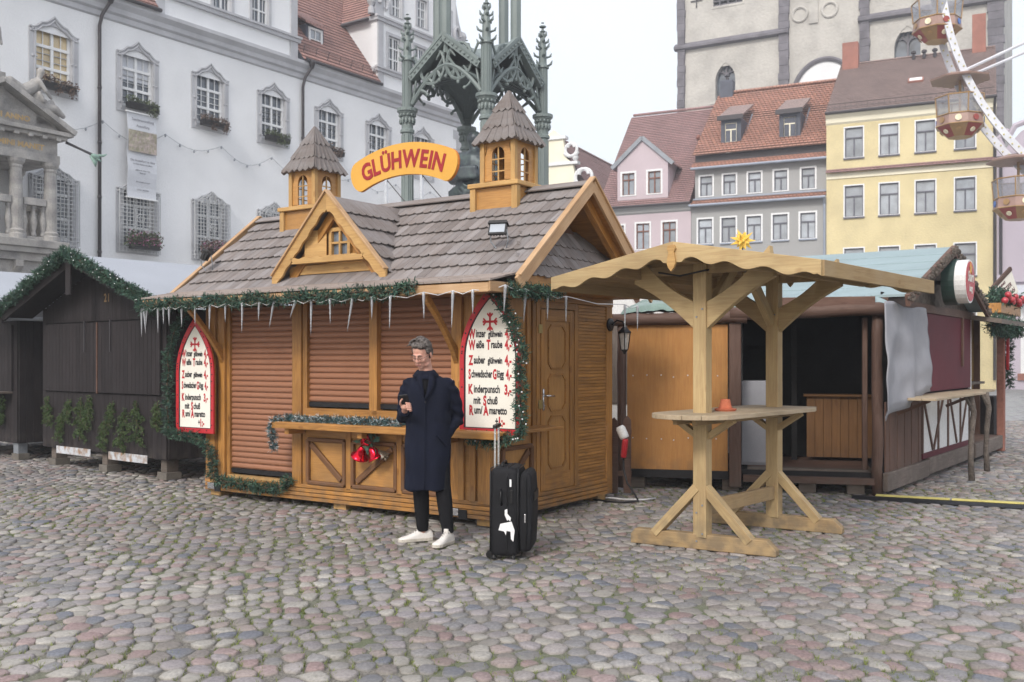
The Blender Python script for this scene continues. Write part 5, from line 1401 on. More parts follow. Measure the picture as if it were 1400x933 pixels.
# cross roof and vault webs, coloured darker for the shade inside
rf = MB(); cx = S / 2
for (a, b) in (((0, 0), (S, 0)), ((S, 0), (S, S)), ((S, S), (0, S)), ((0, S), (0, 0))):
    A = Vector((*a, zsh + .05)); B = Vector((*b, zsh + .05)); Mm = (A + B) / 2; Mm.z = zap + .05; Cc = Vector((cx, cx, zap + .05))
    rf.add([A, Mm, Cc], [(0, 1, 2)]); rf.add([B, Cc, Mm], [(0, 1, 2)])
o = rf.build("roof", 'iron_green', CP); sm = o.modifiers.new("t", 'SOLIDIFY'); sm.thickness = .06
vt = MB()
for (x, y) in ((0, 0), (S, 0), (0, S), (S, S)):
    sx, sy = (1 if x == 0 else -1), (1 if y == 0 else -1)
    vs = []; fs = []; nz = 7; na = 7
    for i in range(nz):
        t = i / (nz - 1); r_ = .12 + (S * .5 - .12) * t ** 2.1; z = ZC + .05 + (zap - ZC - .75) * t ** .8
        for k in range(na):
            a = PI / 2 * k / (na - 1); vs.append((x + sx * r_ * math.cos(a), y + sy * r_ * math.sin(a), z))
    for i in range(nz - 1):
        for k in range(na - 1): fs.append((i * na + k, i * na + k + 1, (i + 1) * na + k + 1, (i + 1) * na + k))
    vt.add(vs, fs)
    for k in range(0, na): 
        vt.tube([vs[i * na + k] for i in range(nz)], .03, 4)
vt.box(.3, S - .3, .3, S - .3, zap - .72, zap - .66)
vt.build("vault", 'iron_shaded', CP)
MB().box(-.6, S + .6, -.6, S + .6, 0, .5).build("step", 'portal_stone', CP, bevel=.03)
def cpw(x, y, z):
    a = math.atan2(.084, .058); return (-.0259 * YN + x * math.cos(a) - y * math.sin(a), YN + x * math.sin(a) + y * math.cos(a), z)
stz = 1.6 + 312 / 1350 * (YN * 1.075)     # crown of the statue's head
def cloak(mb):
    mb.loft([(0, .02, 0, .62, .5), (0, .02, .35, .56, .46), (0, .02, .9, .46, .40), (0, .02, 1.4, .40, .32), (0, .0, 1.75, .42, .28), (0, 0, 1.95, .22, .2)], 24, 2.1)
    for k in range(9): 
        a = PI * 2 * k / 9; mb.tube([(.58 * math.cos(a), .46 * math.sin(a), .03), (.44 * math.cos(a + .2), .36 * math.sin(a + .2), .9), (.34 * math.cos(a + .3), .26 * math.sin(a + .3), 1.6)], [.09, .07, .05], 6)
    for k in range(6):
        r_ = .14 + .06 * k; mb.tube([(r_ * 1.2 * math.cos(a), -.38 + .03 * k, 1.35 - r_ * 1.1 * abs(math.sin(a)) - k * .04) for a in [PI * q / 10 for q in range(11)]], .035, 5)
    mb.box(-.22, .22, -.52, -.36, 1.32, 1.62)
st_j = {'a': (0, 0, 1.0, .3), 'chest': (0, 0, 1.75, .3), 'neck': (0, -.02, 2.08, .12), 'head': (0, -.06, 2.26, .17), 'sl': (-.38, 0, 1.85, .16), 'sr': (.38, 0, 1.85, .16), 'el': (-.48, -.1, 1.42, .13), 'er': (.48, -.1, 1.42, .13), 'hl': (-.2, -.42, 1.4, .09), 'hr': (.2, -.42, 1.42, .09)}
sc = 1.22
stt = skin_figure("statue", st_j, [('a', 'chest'), ('chest', 'neck'), ('neck', 'head'), ('chest', 'sl'), ('chest', 'sr'), ('sl', 'el'), ('sr', 'er'), ('el', 'hl'), ('er', 'hr')], 'bronze', loc=cpw(S * .5, S * .5, stz - 2.44 * sc), rot=(0, 0, R(-20)), vox=.028, extra=cloak, scale=(sc, sc, sc))
tag(stt, "dark bronze robed statue under the Gothic canopy, between the yellow sign and right turret", "statue")
MB().lathe([(.95, .5), (.95, 1.0), (.75, 1.1), (.7, stz - 2.44 * sc - .2), (.85, stz - 2.44 * sc)], 4, (S / 2, S / 2, 0), ph=PI / 4).build("plinth", 'portal_stone', CP, bevel=.02)

# ------------------------------------------------------------------ Ferris wheel
WY = 36.0; WR = 419 / 1350 * WY; WX = 997 / 1350 * WY + .9; WZ = 1.6 + 551 / 1350 * WY + .62
FW_ = thing("ferris_wheel", "white Ferris wheel rim with painted gondolas cut off by the right photo edge", "Ferris wheel", (WX, WY, 0), R(-14))
wl = pm('wheel_paint', L((206, 208, 216)), .4, .08, 2, .05, 30, .05); M['wheel'] = wl
def circ(r, y, n=96): return [(r * math.cos(2 * PI * k / n), y, WZ + r * math.sin(2 * PI * k / n)) for k in range(n + 1)]
for y in (-.75, .75):
    n = 96; rim = MB()
    for k in range(n):
        a0, a1 = 2 * PI * k / n, 2 * PI * (k + 1) / n
        rim.add([(r_ * math.cos(a), yy, WZ + r_ * math.sin(a)) for a in (a0, a1) for r_ in (WR - .13, WR + .13) for yy in (y - .06, y + .06)], [(0, 1, 3, 2), (4, 6, 7, 5), (0, 4, 5, 1), (2, 3, 7, 6), (0, 2, 6, 4), (1, 5, 7, 3)])
    rim.build("rim", 'wheel', FW_)
lt = MB()
for y in (-.75, .75):
    for k in range(300):
        a = 2 * PI * k / 300
        if not (PI * .75 < a < PI * 1.45): continue
        lt.ell((((WR - .05 + .1 * (k % 2)) * math.cos(a)), y - .08, WZ + (WR - .05 + .1 * (k % 2)) * math.sin(a)), (.032,) * 3, seg=6, rings=4)
M['bulb_y'] = pm('lamp_caps', L((196, 184, 110)), .4, .1); lt.build("lamps", 'bulb_y', FW_, kind='stuff')
sp = MB(); NG = 18; a_off = math.atan2((492 - 100) / 1350 * WY + 1.6 - WZ + .62, (1312 - 700) / 1350 * WY - WX + .9)
for g_ in range(NG):
    a = a_off + 2 * PI * g_ / NG
    for y in (-.75, .75): sp.tube([(.5 * math.cos(a), y * 2.4, WZ + .5 * math.sin(a)), (WR * math.cos(a), y, WZ + WR * math.sin(a))], .06, 6)
    sp.tube([(WR * math.cos(a), -.75, WZ + WR * math.sin(a)), (WR * math.cos(a), .75, WZ + WR * math.sin(a))], .07, 6)
sp.tube([(0, -2.6, WZ), (0, 2.6, WZ)], .45, 14)
sp.build("spoke", 'wheel', FW_)
for s_ in (-1, 1):
    for y in (-2.4, 2.4): MB().tube([(0, y, WZ), (s_ * 5.5, y * 1.3, 0)], .22, 8).build("support_leg", 'wheel', FW_)
m_, nt_, b_ = new_mat("gondola_panel"); b_.inputs["Roughness"].default_value = .4
M['gondola'] = pm('gondola_brown', L((158, 130, 120)), .45, .1); M['gondola_red'] = pm('gondola_red', L((150, 70, 64)), .4, .1); M['gondola_ochre'] = pm('gondola_ochre', L((158, 126, 86)), .4, .1)
M['gondola_window'] = pm('smoky_screen', L((150, 152, 160)), .15, .1, alpha=.55, spec=.8, bump=0)
M['cream_disc'] = pm('cream_disc', L((230, 220, 190)), .4); M['blue_disc'] = pm('blue_disc', L((70, 110, 180)), .4)
def make_gondola():
    g = thing("gondola", "x", "gondola", (0, 0, 0))
    n = 8
    def oct_(z, r): return [(r * math.cos(2 * PI * k / n + PI / 8), r * math.sin(2 * PI * k / n + PI / 8), z) for k in range(n)]
    MB().lathe([(1.12, -.12), (1.15, -.06), (.5, .14), (.08, .22)], n, ph=PI / 8).build("canopy", 'gondola', g)
    MB().tube([(0, 0, .2), (0, 0, -2.2)], .05, 8).build("pole", 'gondola_ochre', g)
    MB().add(oct_(-.8, .93) + oct_(-1.52, .86), [(k, (k + 1) % n, (k + 1) % n + n, k + n) for k in range(n)]).build("screen", 'gondola_window', g)
    fr = MB()
    for r_, z in ((.93, -.8), (.87, -1.52), (.9, -1.92)): fr.tube([Vector(p) for p in oct_(z, r_)] + [Vector(oct_(z, r_)[0])], .028, 5)
    for a, b in zip(oct_(-.8, .93), oct_(-1.52, .87)): fr.bar(a, b, .035, .035)
    fr.build("frame", 'gondola_ochre', g)
    band = MB()
    band.add(oct_(-1.52, .86) + oct_(-1.92, .9), [(k, (k + 1) % n, (k + 1) % n + n, k + n) for k in range(n)]); band.build("band", 'gondola', g)
    bowl = MB()
    A, B = oct_(-1.92, .9), oct_(-2.34, .45)
    for k in range(n):
        bowl.cur = k % 2; bowl.add([A[k], A[(k + 1) % n], B[(k + 1) % n], B[k]], [(0, 1, 2, 3)])
    bowl.cur = 0; bowl.add(B, [tuple(range(n))]); bowl.build("bowl", ['gondola_ochre', 'gondola_red'], g)
    for k in range(n):
        a = 2 * PI * (k + .5) / n + PI / 8; r_ = .84
        d_ = MB().lathe([(.12, 0), (.12, .03)], 12)
        d_.build("disc", ['cream_disc', 'gondola_red', 'blue_disc', 'gondola_ochre'][k % 4], g, loc=(r_ * math.cos(a), r_ * math.sin(a), -1.72), rot=(0, PI / 2, a))
        MB().lathe([(.10, 0), (.10, .03)], 12).build("disc", ['gondola_ochre', 'cream_disc'][k % 2], g, loc=(.66 * math.cos(a), .66 * math.sin(a), -2.14), rot=(0, PI / 2 + .75, a))
    return g
gp = make_gondola()
labs = ["painted Ferris wheel gondola at the top edge, in front of the tower window", "Ferris wheel gondola with red and ochre bowl, in front of the yellow house front", "lowest visible Ferris wheel gondola, cut by the right photo edge"]
ca, sa_ = math.cos(R(-14)), math.sin(R(-14))
for i, g_ in enumerate((-1, 0, 1)):
    a = a_off + 2 * PI * g_ / NG
    c = gp if i == 0 else copy_tree(gp)
    lx, lz = WR * math.cos(a), WZ + WR * math.sin(a)
    c.location = (WX + lx * ca, WY + lx * sa_, lz - .05); c.rotation_euler = (0, 0, .3 * i); c['label'] = labs[i]; c['group'] = "gondolas hanging on the Ferris wheel"
    

# ------------------------------------------------------------------ the mulled-wine kiosk: local x along the front (-4.12 .. 0), y into it
KW, KD = 4.12, 2.38
KZ = R(-34)
KC, KS = math.cos(KZ), math.sin(KZ)
def kp(x, y, z=0.0): return (-.2 + KC * x - KS * y, 9.4 + KS * x + KC * y, z)
K = thing("wooden_kiosk", "honey-coloured wooden mulled wine kiosk with brown roller shutters, shingled roof and two roof turrets", "kiosk", kp(0, 0), KZ)
ZB = .07; ZF = .22
# base timbers with grooves
for k in range(4):
    plank("base_board", -KW, 0, -.03, .0, ZB + k * .045, ZB + k * .045 + .038, 'kiosk', K, .004)
    plank("base_board", .0, .03, -.03, KD, ZB + k * .045, ZB + k * .045 + .038, 'kiosk', K, .004)
plank("floor", -KW + .02, -.02, .02, KD - .02, ZB + .02, ZF, 'kiosk', K)
for (x, y) in ((-.1, .12), (-.1, 2.2), (-4.0, .12), (-4.0, 2.2), (-2.0, .12), (-2.0, 2.2)):
    plank("support_block", x - .09, x + .09, y - .09, y + .09, 0, ZB + .01, 'kiosk_pale', K)
for x in (-.42, -4.0):
    b_o = MB(); b_o.box(x - .06, x + .06, -.045, .02, .085, .155); b_o.build("forklift_bracket", 'steel', K, bevel=.004); MB().box(x + .062, x + .16, -.04, .02, .06, .15).build("bracket_pocket", 'black', K)
# posts
ZW = 2.22
def kpost(x0, x1, y0=-.02, y1=.09, z0=ZF, z1=ZW, name="post"): return plank(name, x0, x1, y0, y1, z0, z1, 'kiosk', K, .006)
kpost(-KW, -3.95); kpost(-3.945, -3.90, .0, .08); kpost(-3.90, -3.79); kpost(-3.785, -3.73, .01, .08)
kpost(-2.67, -2.53); kpost(-2.525, -2.46, .0, .08)
kpost(-1.537, -1.427, -.02, .09, 1.02); kpost(-.466, -.34)
kpost(-.12, .0, -.02, .10)
plank("wall_panel", -.34, -.12, .02, .06, 1.0, ZW, 'kiosk_ply', K)
plank("wall_panel", -3.95, -3.90, .03, .05, ZF, ZW, 'kiosk_ply', K)
plank("head_beam", -KW, 0, -.04, .1, ZW, ZW + .13, 'kiosk', K)
# roller shutters: every slat a piece
def shutter(x0, x1, z0, z1):
    fr = MB().box(x0, x1, .065, .08, z0, z1).build("roller_shutter", 'shutter', K)
    pit = .0632; n = int((z1 - z0) / pit)
    w = x1 - x0
    sm = MB()
    sm.prism([(-.0, 0), (-.012, .006), (-.020, .020), (-.020, .040), (-.012, .054), (0, .0595)], lambda a, b, d: (d, a, b), -w / 2, w / 2)
    me = sm.mesh("slat", 'shutter')
    for k in range(n): place(bpy.data.objects.new("slat", me), fr, loc=((x0 + x1) / 2, .062, z0 + k * pit + .003))
    MB().box(x0, x1, .035, .064, z0 - .05, z0).build("bottom_rail", 'black', fr)
    return fr
shutter(-3.73, -2.67, .34, 2.20)
shutter(-2.46, -1.537, 1.14, 2.20)
shutter(-1.427, -.466, 1.14, 2.20)
plank("sill", -3.73, -2.67, -.03, .06, .23, .27, 'kiosk_pale', K)
# counter and lower front
plank("counter_back", -2.46, -.34, -.02, .09, .985, 1.075, 'kiosk', K)
plank("counter_top", -2.68, .30, -.30, -.0, .90, .935, 'kiosk', K, .008)
plank("counter_edge", -2.68, .30, -.312, -.29, .865, .925, 'kiosk', K, .006)
plank("counter_top", .03, .30, .01, .84, .90, .935, 'kiosk', K, .008)
for x in (-2.5, -1.45, -.4): plank("counter_bracket", x - .03, x + .03, -.26, -.02, .80, .865, 'kiosk', K)
plank("front_rail", -2.46, 0, -.015, .04, .77, .90, 'kiosk_ply', K)
plank("front_panel", -2.46, -.01, .0, .03, ZF, .77, 'kiosk_ply', K)
def framed(x0, x1, z0, z1, diag, side=False):
    """half-round framed panel with one diagonal"""
    def P(a, d, z): return (a, -d, z) if not side else (d, a, z)
    for a0, a1, nm in (((x0, z0), (x1, z0), 0), ((x0, z1), (x1, z1), 0), ((x0, z0), (x0, z1), 1), ((x1, z0), (x1, z1), 1)):
        beam("panel_moulding", P(a0[0], .02, a0[1]), P(a1[0], .02, a1[1]), .045, .045, 'brown_log', K, up=(0, -1, 0) if not side else (1, 0, 0), bevel=.012)
    a, b = ((x0 + .04, z1 - .05), (x1 - .05, z0 + .05)) if diag > 0 else ((x0 + .05, z0 + .05), (x1 - .05, z1 - .05))
    beam("panel_diagonal", P(a[0], .016, a[1]), P(b[0], .016, b[1]), .065, .03, 'brown_log', K, up=(0, -1, 0) if not side else (1, 0, 0), bevel=.01)
framed(-2.42, -1.88, .27, .735, 1); framed(-1.76, -1.17, .27, .735, -1); framed(-1.07, -.585, .27, .735, 1)
for x in (-1.82, -1.12, -.52, -.34, -.2): plank("front_batten", x - .035, x + .035, -.03, .0, ZF, .89, 'kiosk', K)
plank("corner_post", -.13, .012, -.035, .0, ZF, .89, 'kiosk', K); plank("corner_post", .0, .025, -.03, .12, ZF, .89, 'kiosk', K)
# left part below the menu board
plank("front_panel", -3.95, -3.90, -.0, .02, ZF, 2.2, 'kiosk', K)
# right side
plank("side_panel", -.03, .0, .1, .83, ZF, 2.2, 'kiosk_ply', K)
plank("side_batten", .0, .025, .70, .76, ZF, 2.2, 'kiosk', K); plank("side_batten", .0, .022, .60, .66, .93, 2.2, 'kiosk', K)
framed(.17, .68, .27, .735, -1, side=True)
plank("door_post", -.02, .03, .765, .83, ZF, 2.2, 'kiosk', K); plank("door_post", -.02, .03, 1.53, 1.60, ZF, 2.2, 'kiosk', K)
plank("door_head", -.02, .03, .83, 1.53, 2.13, 2.2, 'kiosk', K)
dr_ = plank("door", -.02, .012, .835, 1.525, .24, 2.125, 'kiosk_ply', K)
def door_child(nm, y0, y1, x0, x1, z0, z1, mat='kiosk'):
    o = plank(nm, x0, x1, y0, y1, z0, z1, mat, K, .005); mt = o.matrix_basis.copy(); o.parent = dr_; o.matrix_parent_inverse = (Matrix.Translation(dr_.location) @ dr_.rotation_euler.to_matrix().to_4x4()).inverted(); return o
for y0, y1 in ((.85, .93), (1.43, 1.51)): door_child("door_stile", y0, y1, .012, .03, .25, 2.11)
for z0, z1 in ((.25, .42), (2.0, 2.11)): door_child("door_rail", .93, 1.43, .012, .03, z0, z1)
for z0, z1 in ((.46, 1.02), (1.06, 1.46), (1.50, 1.97)):
    y0, y1, c_ = 1.0, 1.36, .06
    oct_ = [(y0 + c_, z0), (y1 - c_, z0), (y1, z0 + c_), (y1, z1 - c_), (y1 - c_, z1), (y0 + c_, z1), (y0, z1 - c_), (y0, z0 + c_)]
    inn = [(a + (.02 if a < 1.18 else -.02), b + (.02 if b < (z0 + z1) / 2 else -.02)) for a, b in oct_]
    pm_ = MB(); pm_.ring(oct_, inn, FN_YZ, .012, .024); o = pm_.build("door_panel_moulding", 'kiosk', K); 
    o.parent = dr_; o.matrix_parent_inverse = (Matrix.Translation(dr_.location) @ dr_.rotation_euler.to_matrix().to_4x4()).inverted()
hb = MB(); hb.box(.031, .038, .87, .905, 1.08, 1.30); hb.tube([(.035, .888, 1.23), (.085, .888, 1.23), (.09, .91, 1.23), (.09, 1.01, 1.225)], .010, 8); hb.lathe([(.012, 0), (.012, .01)], 8, (.04, .888, 1.12))
o = hb.build("door_handle", 'steel', K, smooth=True); o.parent = dr_; o.matrix_parent_inverse = (Matrix.Translation(dr_.location) @ dr_.rotation_euler.to_matrix().to_4x4()).inverted()
M['brass'] = pm('dull_brass', L((170, 150, 96)), .4, .1, metal=.6)
for z in (1.1, 1.87): MB().box(.031, .040, .79, .86, z, z + .09).build("door_hinge", 'brass', K, bevel=.003)
rbn = int((2.2 - ZF) / .036)
for k in range(rbn):
    plank("ribbed_board", .0, .018, 1.62, 2.24, ZF + k * .036, ZF + k * .036 + .031, 'kiosk', K, .003)
plank("side_panel", -.03, -.002, 1.60, 2.24, ZF, 2.2, 'kiosk', K)
plank("corner_post", -.06, .03, 2.245, 2.38, ZB, 2.22, 'kiosk', K, .008)
plank("side_head_beam", -.05, .04, -.04, KD, 2.2, 2.33, 'kiosk', K)
plank("left_wall", -KW, -KW + .03, .0, KD, ZF, 2.3, 'kiosk_ply', K); plank("back_wall", -KW, 0, KD - .03, KD, ZF, 2.3, 'kiosk_ply', K)
# braces up to the eaves, curved on their lower edge
def brace(x, y0, z0, y1, z1, w=.055):
    n = 8; top = [(y0, z0)]; pts = []
    outer = [(y0, z0 - .02), (y0, z0 + .13), (y1, z1 + .10), (y1, z1)]
    curve = []
    for k in range(1, n):
        t = k / n; curve.append((y1 + (y0 - y1) * t + .0, z1 + (z0 - z1) * t + .045 * math.sin(PI * t)))
    o = MB().prism(outer + curve, FN_YZ, -w / 2, w / 2).build("brace", 'kiosk', K, bevel=.005, loc=(x, 0, 0))
    return o
brace(-.40, -.02, 1.58, -.50, 2.15); brace(-3.83, -.02, 1.58, -.50, 2.15)
# eaves: soffit, skirt and fascia
EX0, EX1, EY = -KW - .40, .38, -.56
plank("soffit", EX0 + .02, EX1 - .02, EY + .02, .0, 2.215, 2.235, 'kiosk', K)
plank("fascia", EX0, EX1, EY - .02, EY, 2.20, 2.285, 'barge_pale', K, .006)
plank("fascia", EX1, EX1 + .02, EY - .02, -.12, 2.205, 2.30, 'barge_pale', K, .006); plank("fascia", EX0 - .02, EX0, EY - .02, -.12, 2.20, 2.285, 'barge_pale', K, .006)

RZ0, RZ1, RY0, RY1, RYM = 2.38, 3.40, -.145, 2.525, 1.19
slp = math.atan2(RZ1 - RZ0, RYM - RY0); SL = math.hypot(RZ1 - RZ0, RYM - RY0)
RX0, RX1 = -KW - .42, .42
# skirt roof: three thin courses of pale shingles
for k in range(4):
    y0 = EY - .03 + k * .115; z0 = 2.295 + k * .024
    n = 46
    mb = MB()
    for i in range(n):
        xa = EX0 - .03 + (EX1 - EX0 + .06) * i / n; xb = EX0 - .03 + (EX1 - EX0 + .06) * (i + 1) / n - .004
        j = random.uniform(-.006, .006)
        mb.add([(xa, y0 + j, z0 + .004), (xb, y0 + j, z0 + .004), (xb, y0 + .2, z0 + .044), (xa, y0 + .2, z0 + .044), (xa, y0 + j, z0 + .022), (xb, y0 + j, z0 + .022), (xb, y0 + .2, z0 + .056), (xa, y0 + .2, z0 + .056)],
               [(0, 3, 2, 1), (4, 5, 6, 7), (0, 1, 5, 4), (2, 3, 7, 6), (1, 2, 6, 5), (3, 0, 4, 7)])
    mb.build("skirt_shingles", 'shingle_pale', K, kind='stuff')
plank("skirt_deck", EX0, EX1, EY + .0, -.1, 2.285, 2.295, 'kiosk', K)
# roof decks
for s_ in (1, -1):
    y0, y1 = (RY0, RYM) if s_ > 0 else (RY1, RYM)
    MB().add([(RX0, y0, RZ0), (RX1, y0, RZ0), (RX1, y1, RZ1), (RX0, y1, RZ1), (RX0, y0, RZ0 - .035), (RX1, y0, RZ0 - .035), (RX1, y1, RZ1 - .045), (RX0, y1, RZ1 - .045)],
             [(0, 1, 2, 3), (4, 7, 6, 5), (0, 4, 5, 1), (1, 5, 6, 2), (2, 6, 7, 3), (3, 7, 4, 0)]).build("roof_deck", 'shingle' if s_ > 0 else 'kiosk', K)
# shingle prototypes: x up the slope (grain), y across
def shingle_proto(w, l, seed):
    rr = random.Random(seed)
    e = [(0.012 * rr.random(), -w / 2), (-.012, -w * .25), (-.020 + .006 * rr.random(), 0), (-.016, w * .22), (.004 + .008 * rr.random(), w / 2)]
    poly = e + [(l, w / 2), (l, -w / 2)]
    t0, t1 = .028, .003; th = .010
    vs = []
    for a, b in poly: vs.append((a, b, (t0 if a < l * .5 else t1) - th))
    for a, b in poly: vs.append((a, b, (t0 if a < l * .5 else t1)))
    n = len(poly)
    fs = [(i, (i + 1) % n, (i + 1) % n + n, i + n) for i in range(n)] + [tuple(range(n - 1, -1, -1)), tuple(range(n, 2 * n))]
    return vs, fs
ROW = SL / 7.0
SW = .116
sh_protos = [shingle_proto(SW - .004, ROW * 1.16, i) for i in range(4)]
sh_me = []
for vs, fs in sh_protos:
    me = bpy.data.meshes.new("shingle"); me.from_pydata(vs, [], fs); me.materials.append(M['shingle']); me.update(); sh_me.append(me)
DXC, DHW = -2.07, .0
def main_z(y): return RZ0 + (RZ1 - RZ0) * (y - RY0) / (RYM - RY0)
DS = 1.048          # dormer slope
def valley(y): return (RZ1 - .08 - main_z(y)) / DS
def put_shingles(origin, ex, ey, length, rows, roww, parent, test=None, single=True, sw=SW, budget=None, jitter=.006):
    """origin at the eave; ex along the eave, ey up the slope"""
    ex = Vector(ex); ey = Vector(ey); ez = ex.cross(ey).normalized()
    if ez.z < 0: ez = -ez
    rot = Matrix((ey, ez.cross(ey), ez)).transposed()
    eul = rot.to_euler(); cnt = 0; mb = MB()
    for j in range(rows):
        n = int(length / sw) + 1
        o_ = (j % 2) * .5 * sw
        for i in range(n):
            a = i * sw + o_
            if a + sw / 2 > length + sw * .5: continue
            p = Vector(origin) + ex * min(a + sw / 2, length - sw * .3) + ey * (j * roww + random.uniform(-jitter, jitter))
            if test and not test(p, a, j): continue
            if single:
                o = bpy.data.objects.new("shingle", random.choice(sh_me)); place(o, parent, loc=p, rot=eul); cnt += 1
            else:
                vs, fs = random.choice(sh_protos); k = roww / ROW
                mb.add([p + rot @ Vector((v[0] * k, v[1] * sw / SW, v[2])) for v in vs], fs)
    return cnt, mb
up = Vector((0, math.cos(slp), math.sin(slp)))
cnt, _ = put_shingles((RX0 + .02, RY0 - .03, RZ0 - .02), (1, 0, 0), up, RX1 - RX0 - .05, 7, ROW, K, test=lambda p, a, j: abs(p.x - DXC) > valley(p.y + .08) or p.y < -.06)
_, mb = put_shingles((RX1 - .02, RY1 + .03, RZ0 - .02), (-1, 0, 0), Vector((0, -math.cos(slp), math.sin(slp))), RX1 - RX0 - .05, 7, ROW, K, single=False, sw=.15)
mb.build("back_shingles", 'shingle', K, kind='stuff')
for s_ in (-1, 1): beam("ridge_board", (RX0 + .02, RYM + s_ * .055, RZ1 + .012), (RX1 - .02, RYM + s_ * .055, RZ1 + .012), .12, .018, 'shingle', K, up=(0, s_ * .6, 1))
# verge boards of the main gables
def verge(x, mat='barge_pale'):
    for s_ in (1, -1):
        ye = RY0 - .05 if s_ > 0 else RY1 + .05
        beam("verge_board", (x, ye, RZ0 - .085), (x, RYM + s_ * .0, RZ1 - .0), .03, .13, mat, K, up=(0, 0, 1))
        beam("verge_cap", (x - .0, ye, RZ0 - .01), (x, RYM, RZ1 + .075), .065, .02, mat, K, up=(0, 0, 1))
        beam("inner_rafter", (x - .13 * (1 if x > 0 else -1), ye + s_ * .1, RZ0 - .06), (x - .13 * (1 if x > 0 else -1), RYM, RZ1 - .10), .07, .10, 'kiosk', K)
verge(RX1 + .02); verge(RX0 - .02)
# gable end: boards, tie beam, shingled pent
MB().prism([(0.0, 2.33), (KD, 2.33), (RYM, 3.24)], FN_YZ, -.03, -.0).build("gable_wall", 'brown_board', K)
MB().prism([(0.0, 2.33), (KD, 2.33), (RYM, 3.24)], FN_YZ, -KW, -KW + .03).build("gable_wall", 'brown_board', K)
plank("tie_beam", .33, .40, -.02, KD + .02, 2.30, 2.40, 'kiosk', K, .006); plank("pent_soffit", .03, .36, -.02, KD, 2.285, 2.30, 'kiosk', K)
pe_up = Vector((-.36, 0, .50)).normalized()
put_shingles((.40, -.06, 2.385), (0, 1, 0), pe_up, KD + .1, 4, .155, K, test=lambda p, a, j: (.02 + j * .19 < p.y < KD + .0 - j * .19))
# dormer -----------------------------------------------------------
DYF = -.07; dz = RZ1 - .07
DHW = .80
for s_ in (-1, 1):
    ex = Vector((0, s_, 0)) if s_ > 0 else Vector((0, -1, 0))
    an = math.atan(DS); ey = Vector((-s_ * math.cos(an), 0, math.sin(an)))
    # deck triangle
    yf = DYF + .02
    foot = (dz - main_z(yf)) / DS if main_z(yf) > 2.49 else DHW
    mb = MB(); T = .02
    A = (DXC, yf, dz + T); B = (DXC, RYM, dz + T); Cc = (DXC + s_ * DHW, yf, dz - DHW * DS + T); D = (DXC + s_ * valley(.0), .0, main_z(.0) + T)
    mb.add([A, B, D, Cc, (A[0], A[1], A[2] - .04), (B[0], B[1], B[2] - .04), (D[0], D[1], D[2] - .04), (Cc[0], Cc[1], Cc[2] - .04)], [(0, 1, 2, 3), (4, 7, 6, 5), (0, 3, 7, 4), (3, 2, 6, 7), (2, 1, 5, 6)])
    mb.build("dormer_deck", 'shingle', K)
    start = Vector((DXC + s_ * (DHW + .03), yf if s_ > 0 else RYM, dz - (DHW + .03) * DS + .02))
    dl = math.hypot(DHW, DHW * DS)
    tst = lambda p, a, j, s_=s_: (p.z > main_z(p.y) - .02) and (p.y < RYM)
    _, mb = put_shingles(start, ex, ey, RYM - yf, 5, dl / 5.0, K, test=tst, single=False, jitter=.003)
    mb.build("dormer_shingles", 'shingle', K, kind='stuff')
    # waved barge boards
    n = 40; topl = []; lowl = []
    for k in range(n + 1):
        t = k / n; x = s_ * (DHW + .03) * t; z = dz + .06 - DS * (DHW + .03) * t
        topl.append((x, z)); lowl.append((x, z - .165 - .010 * math.sin(t * 2 * PI * 6.5) - (.03 if t < .05 else 0)))
    MB().prism([(DXC + a, b) for a, b in topl] + [(DXC + a, b) for a, b in reversed(lowl)], FN_XZ, DYF - .03, DYF).build("dormer_bargeboard", 'kiosk_pale', K)
    beam("dormer_cap", (DXC + s_ * (DHW + .03), DYF - .02, dz + .065 - DS * (DHW + .03)), (DXC, DYF - .02, dz + .07), .07, .02, 'barge_pale', K, up=(0, 0, 1))
    beam("dormer_rafter", (DXC + s_ * (DHW - .12), .03, dz - .19 - DS * (DHW - .12)), (DXC, .03, dz - .15), .05, .10, 'kiosk', K)
zb = main_z(.10) - .02
MB().prism([(DXC - .70, 2.54), (DXC + .70, 2.54), (DXC, 3.27)], FN_XZ, .10, .12).build("dormer_wall", 'kiosk_ply', K)
plank("dormer_sill_beam", DXC - .68, DXC + .68, .02, .09, 2.53, 2.63, 'kiosk_pale', K)
sh_l = MB(); n = 30
sh_l.prism([(DXC - .55 + 1.1 * k / n, 2.70 + .010 * math.sin(k * 1.3)) for k in range(n + 1)] + [(DXC + .5, 2.655), (DXC - .5, 2.655)], FN_XZ, -.10, -.08)
sh_l.box(DXC - .52, DXC + .52, -.10, .06, 2.64, 2.656)
sh_l.build("dormer_flower_shelf", 'kiosk_pale', K)
wx = -2.03
wf = MB(); wf.ring([(wx - .155, 2.69), (wx + .155, 2.69), (wx + .155, 3.02), (wx - .155, 3.02)], [(wx - .115, 2.73), (wx + .115, 2.73), (wx + .115, 2.98), (wx - .115, 2.98)], FN_XZ, .055, .10)
wf.box(wx - .012, wx + .012, .06, .09, 2.73, 2.98); wf.box(wx - .115, wx + .115, .06, .09, 2.845, 2.868)
w_ = wf.build("dormer_window", 'kiosk_pale', K); MB().quad((wx - .12, .095, 2.72), (wx + .12, .095, 2.72), (wx + .12, .095, 2.99), (wx - .12, .095, 2.99)).build("pane", 'glass', w_)
MB().prism([(-.29, 2.70), (-.02, 2.70), (-.02, 3.0), (-.24, 3.0), (-.29, 2.95)], FN_XZ, -.014, .0).build("dormer_shutter", 'kiosk_pale', K, loc=(wx - .15, .05, 0), rot=(0, 0, .25))
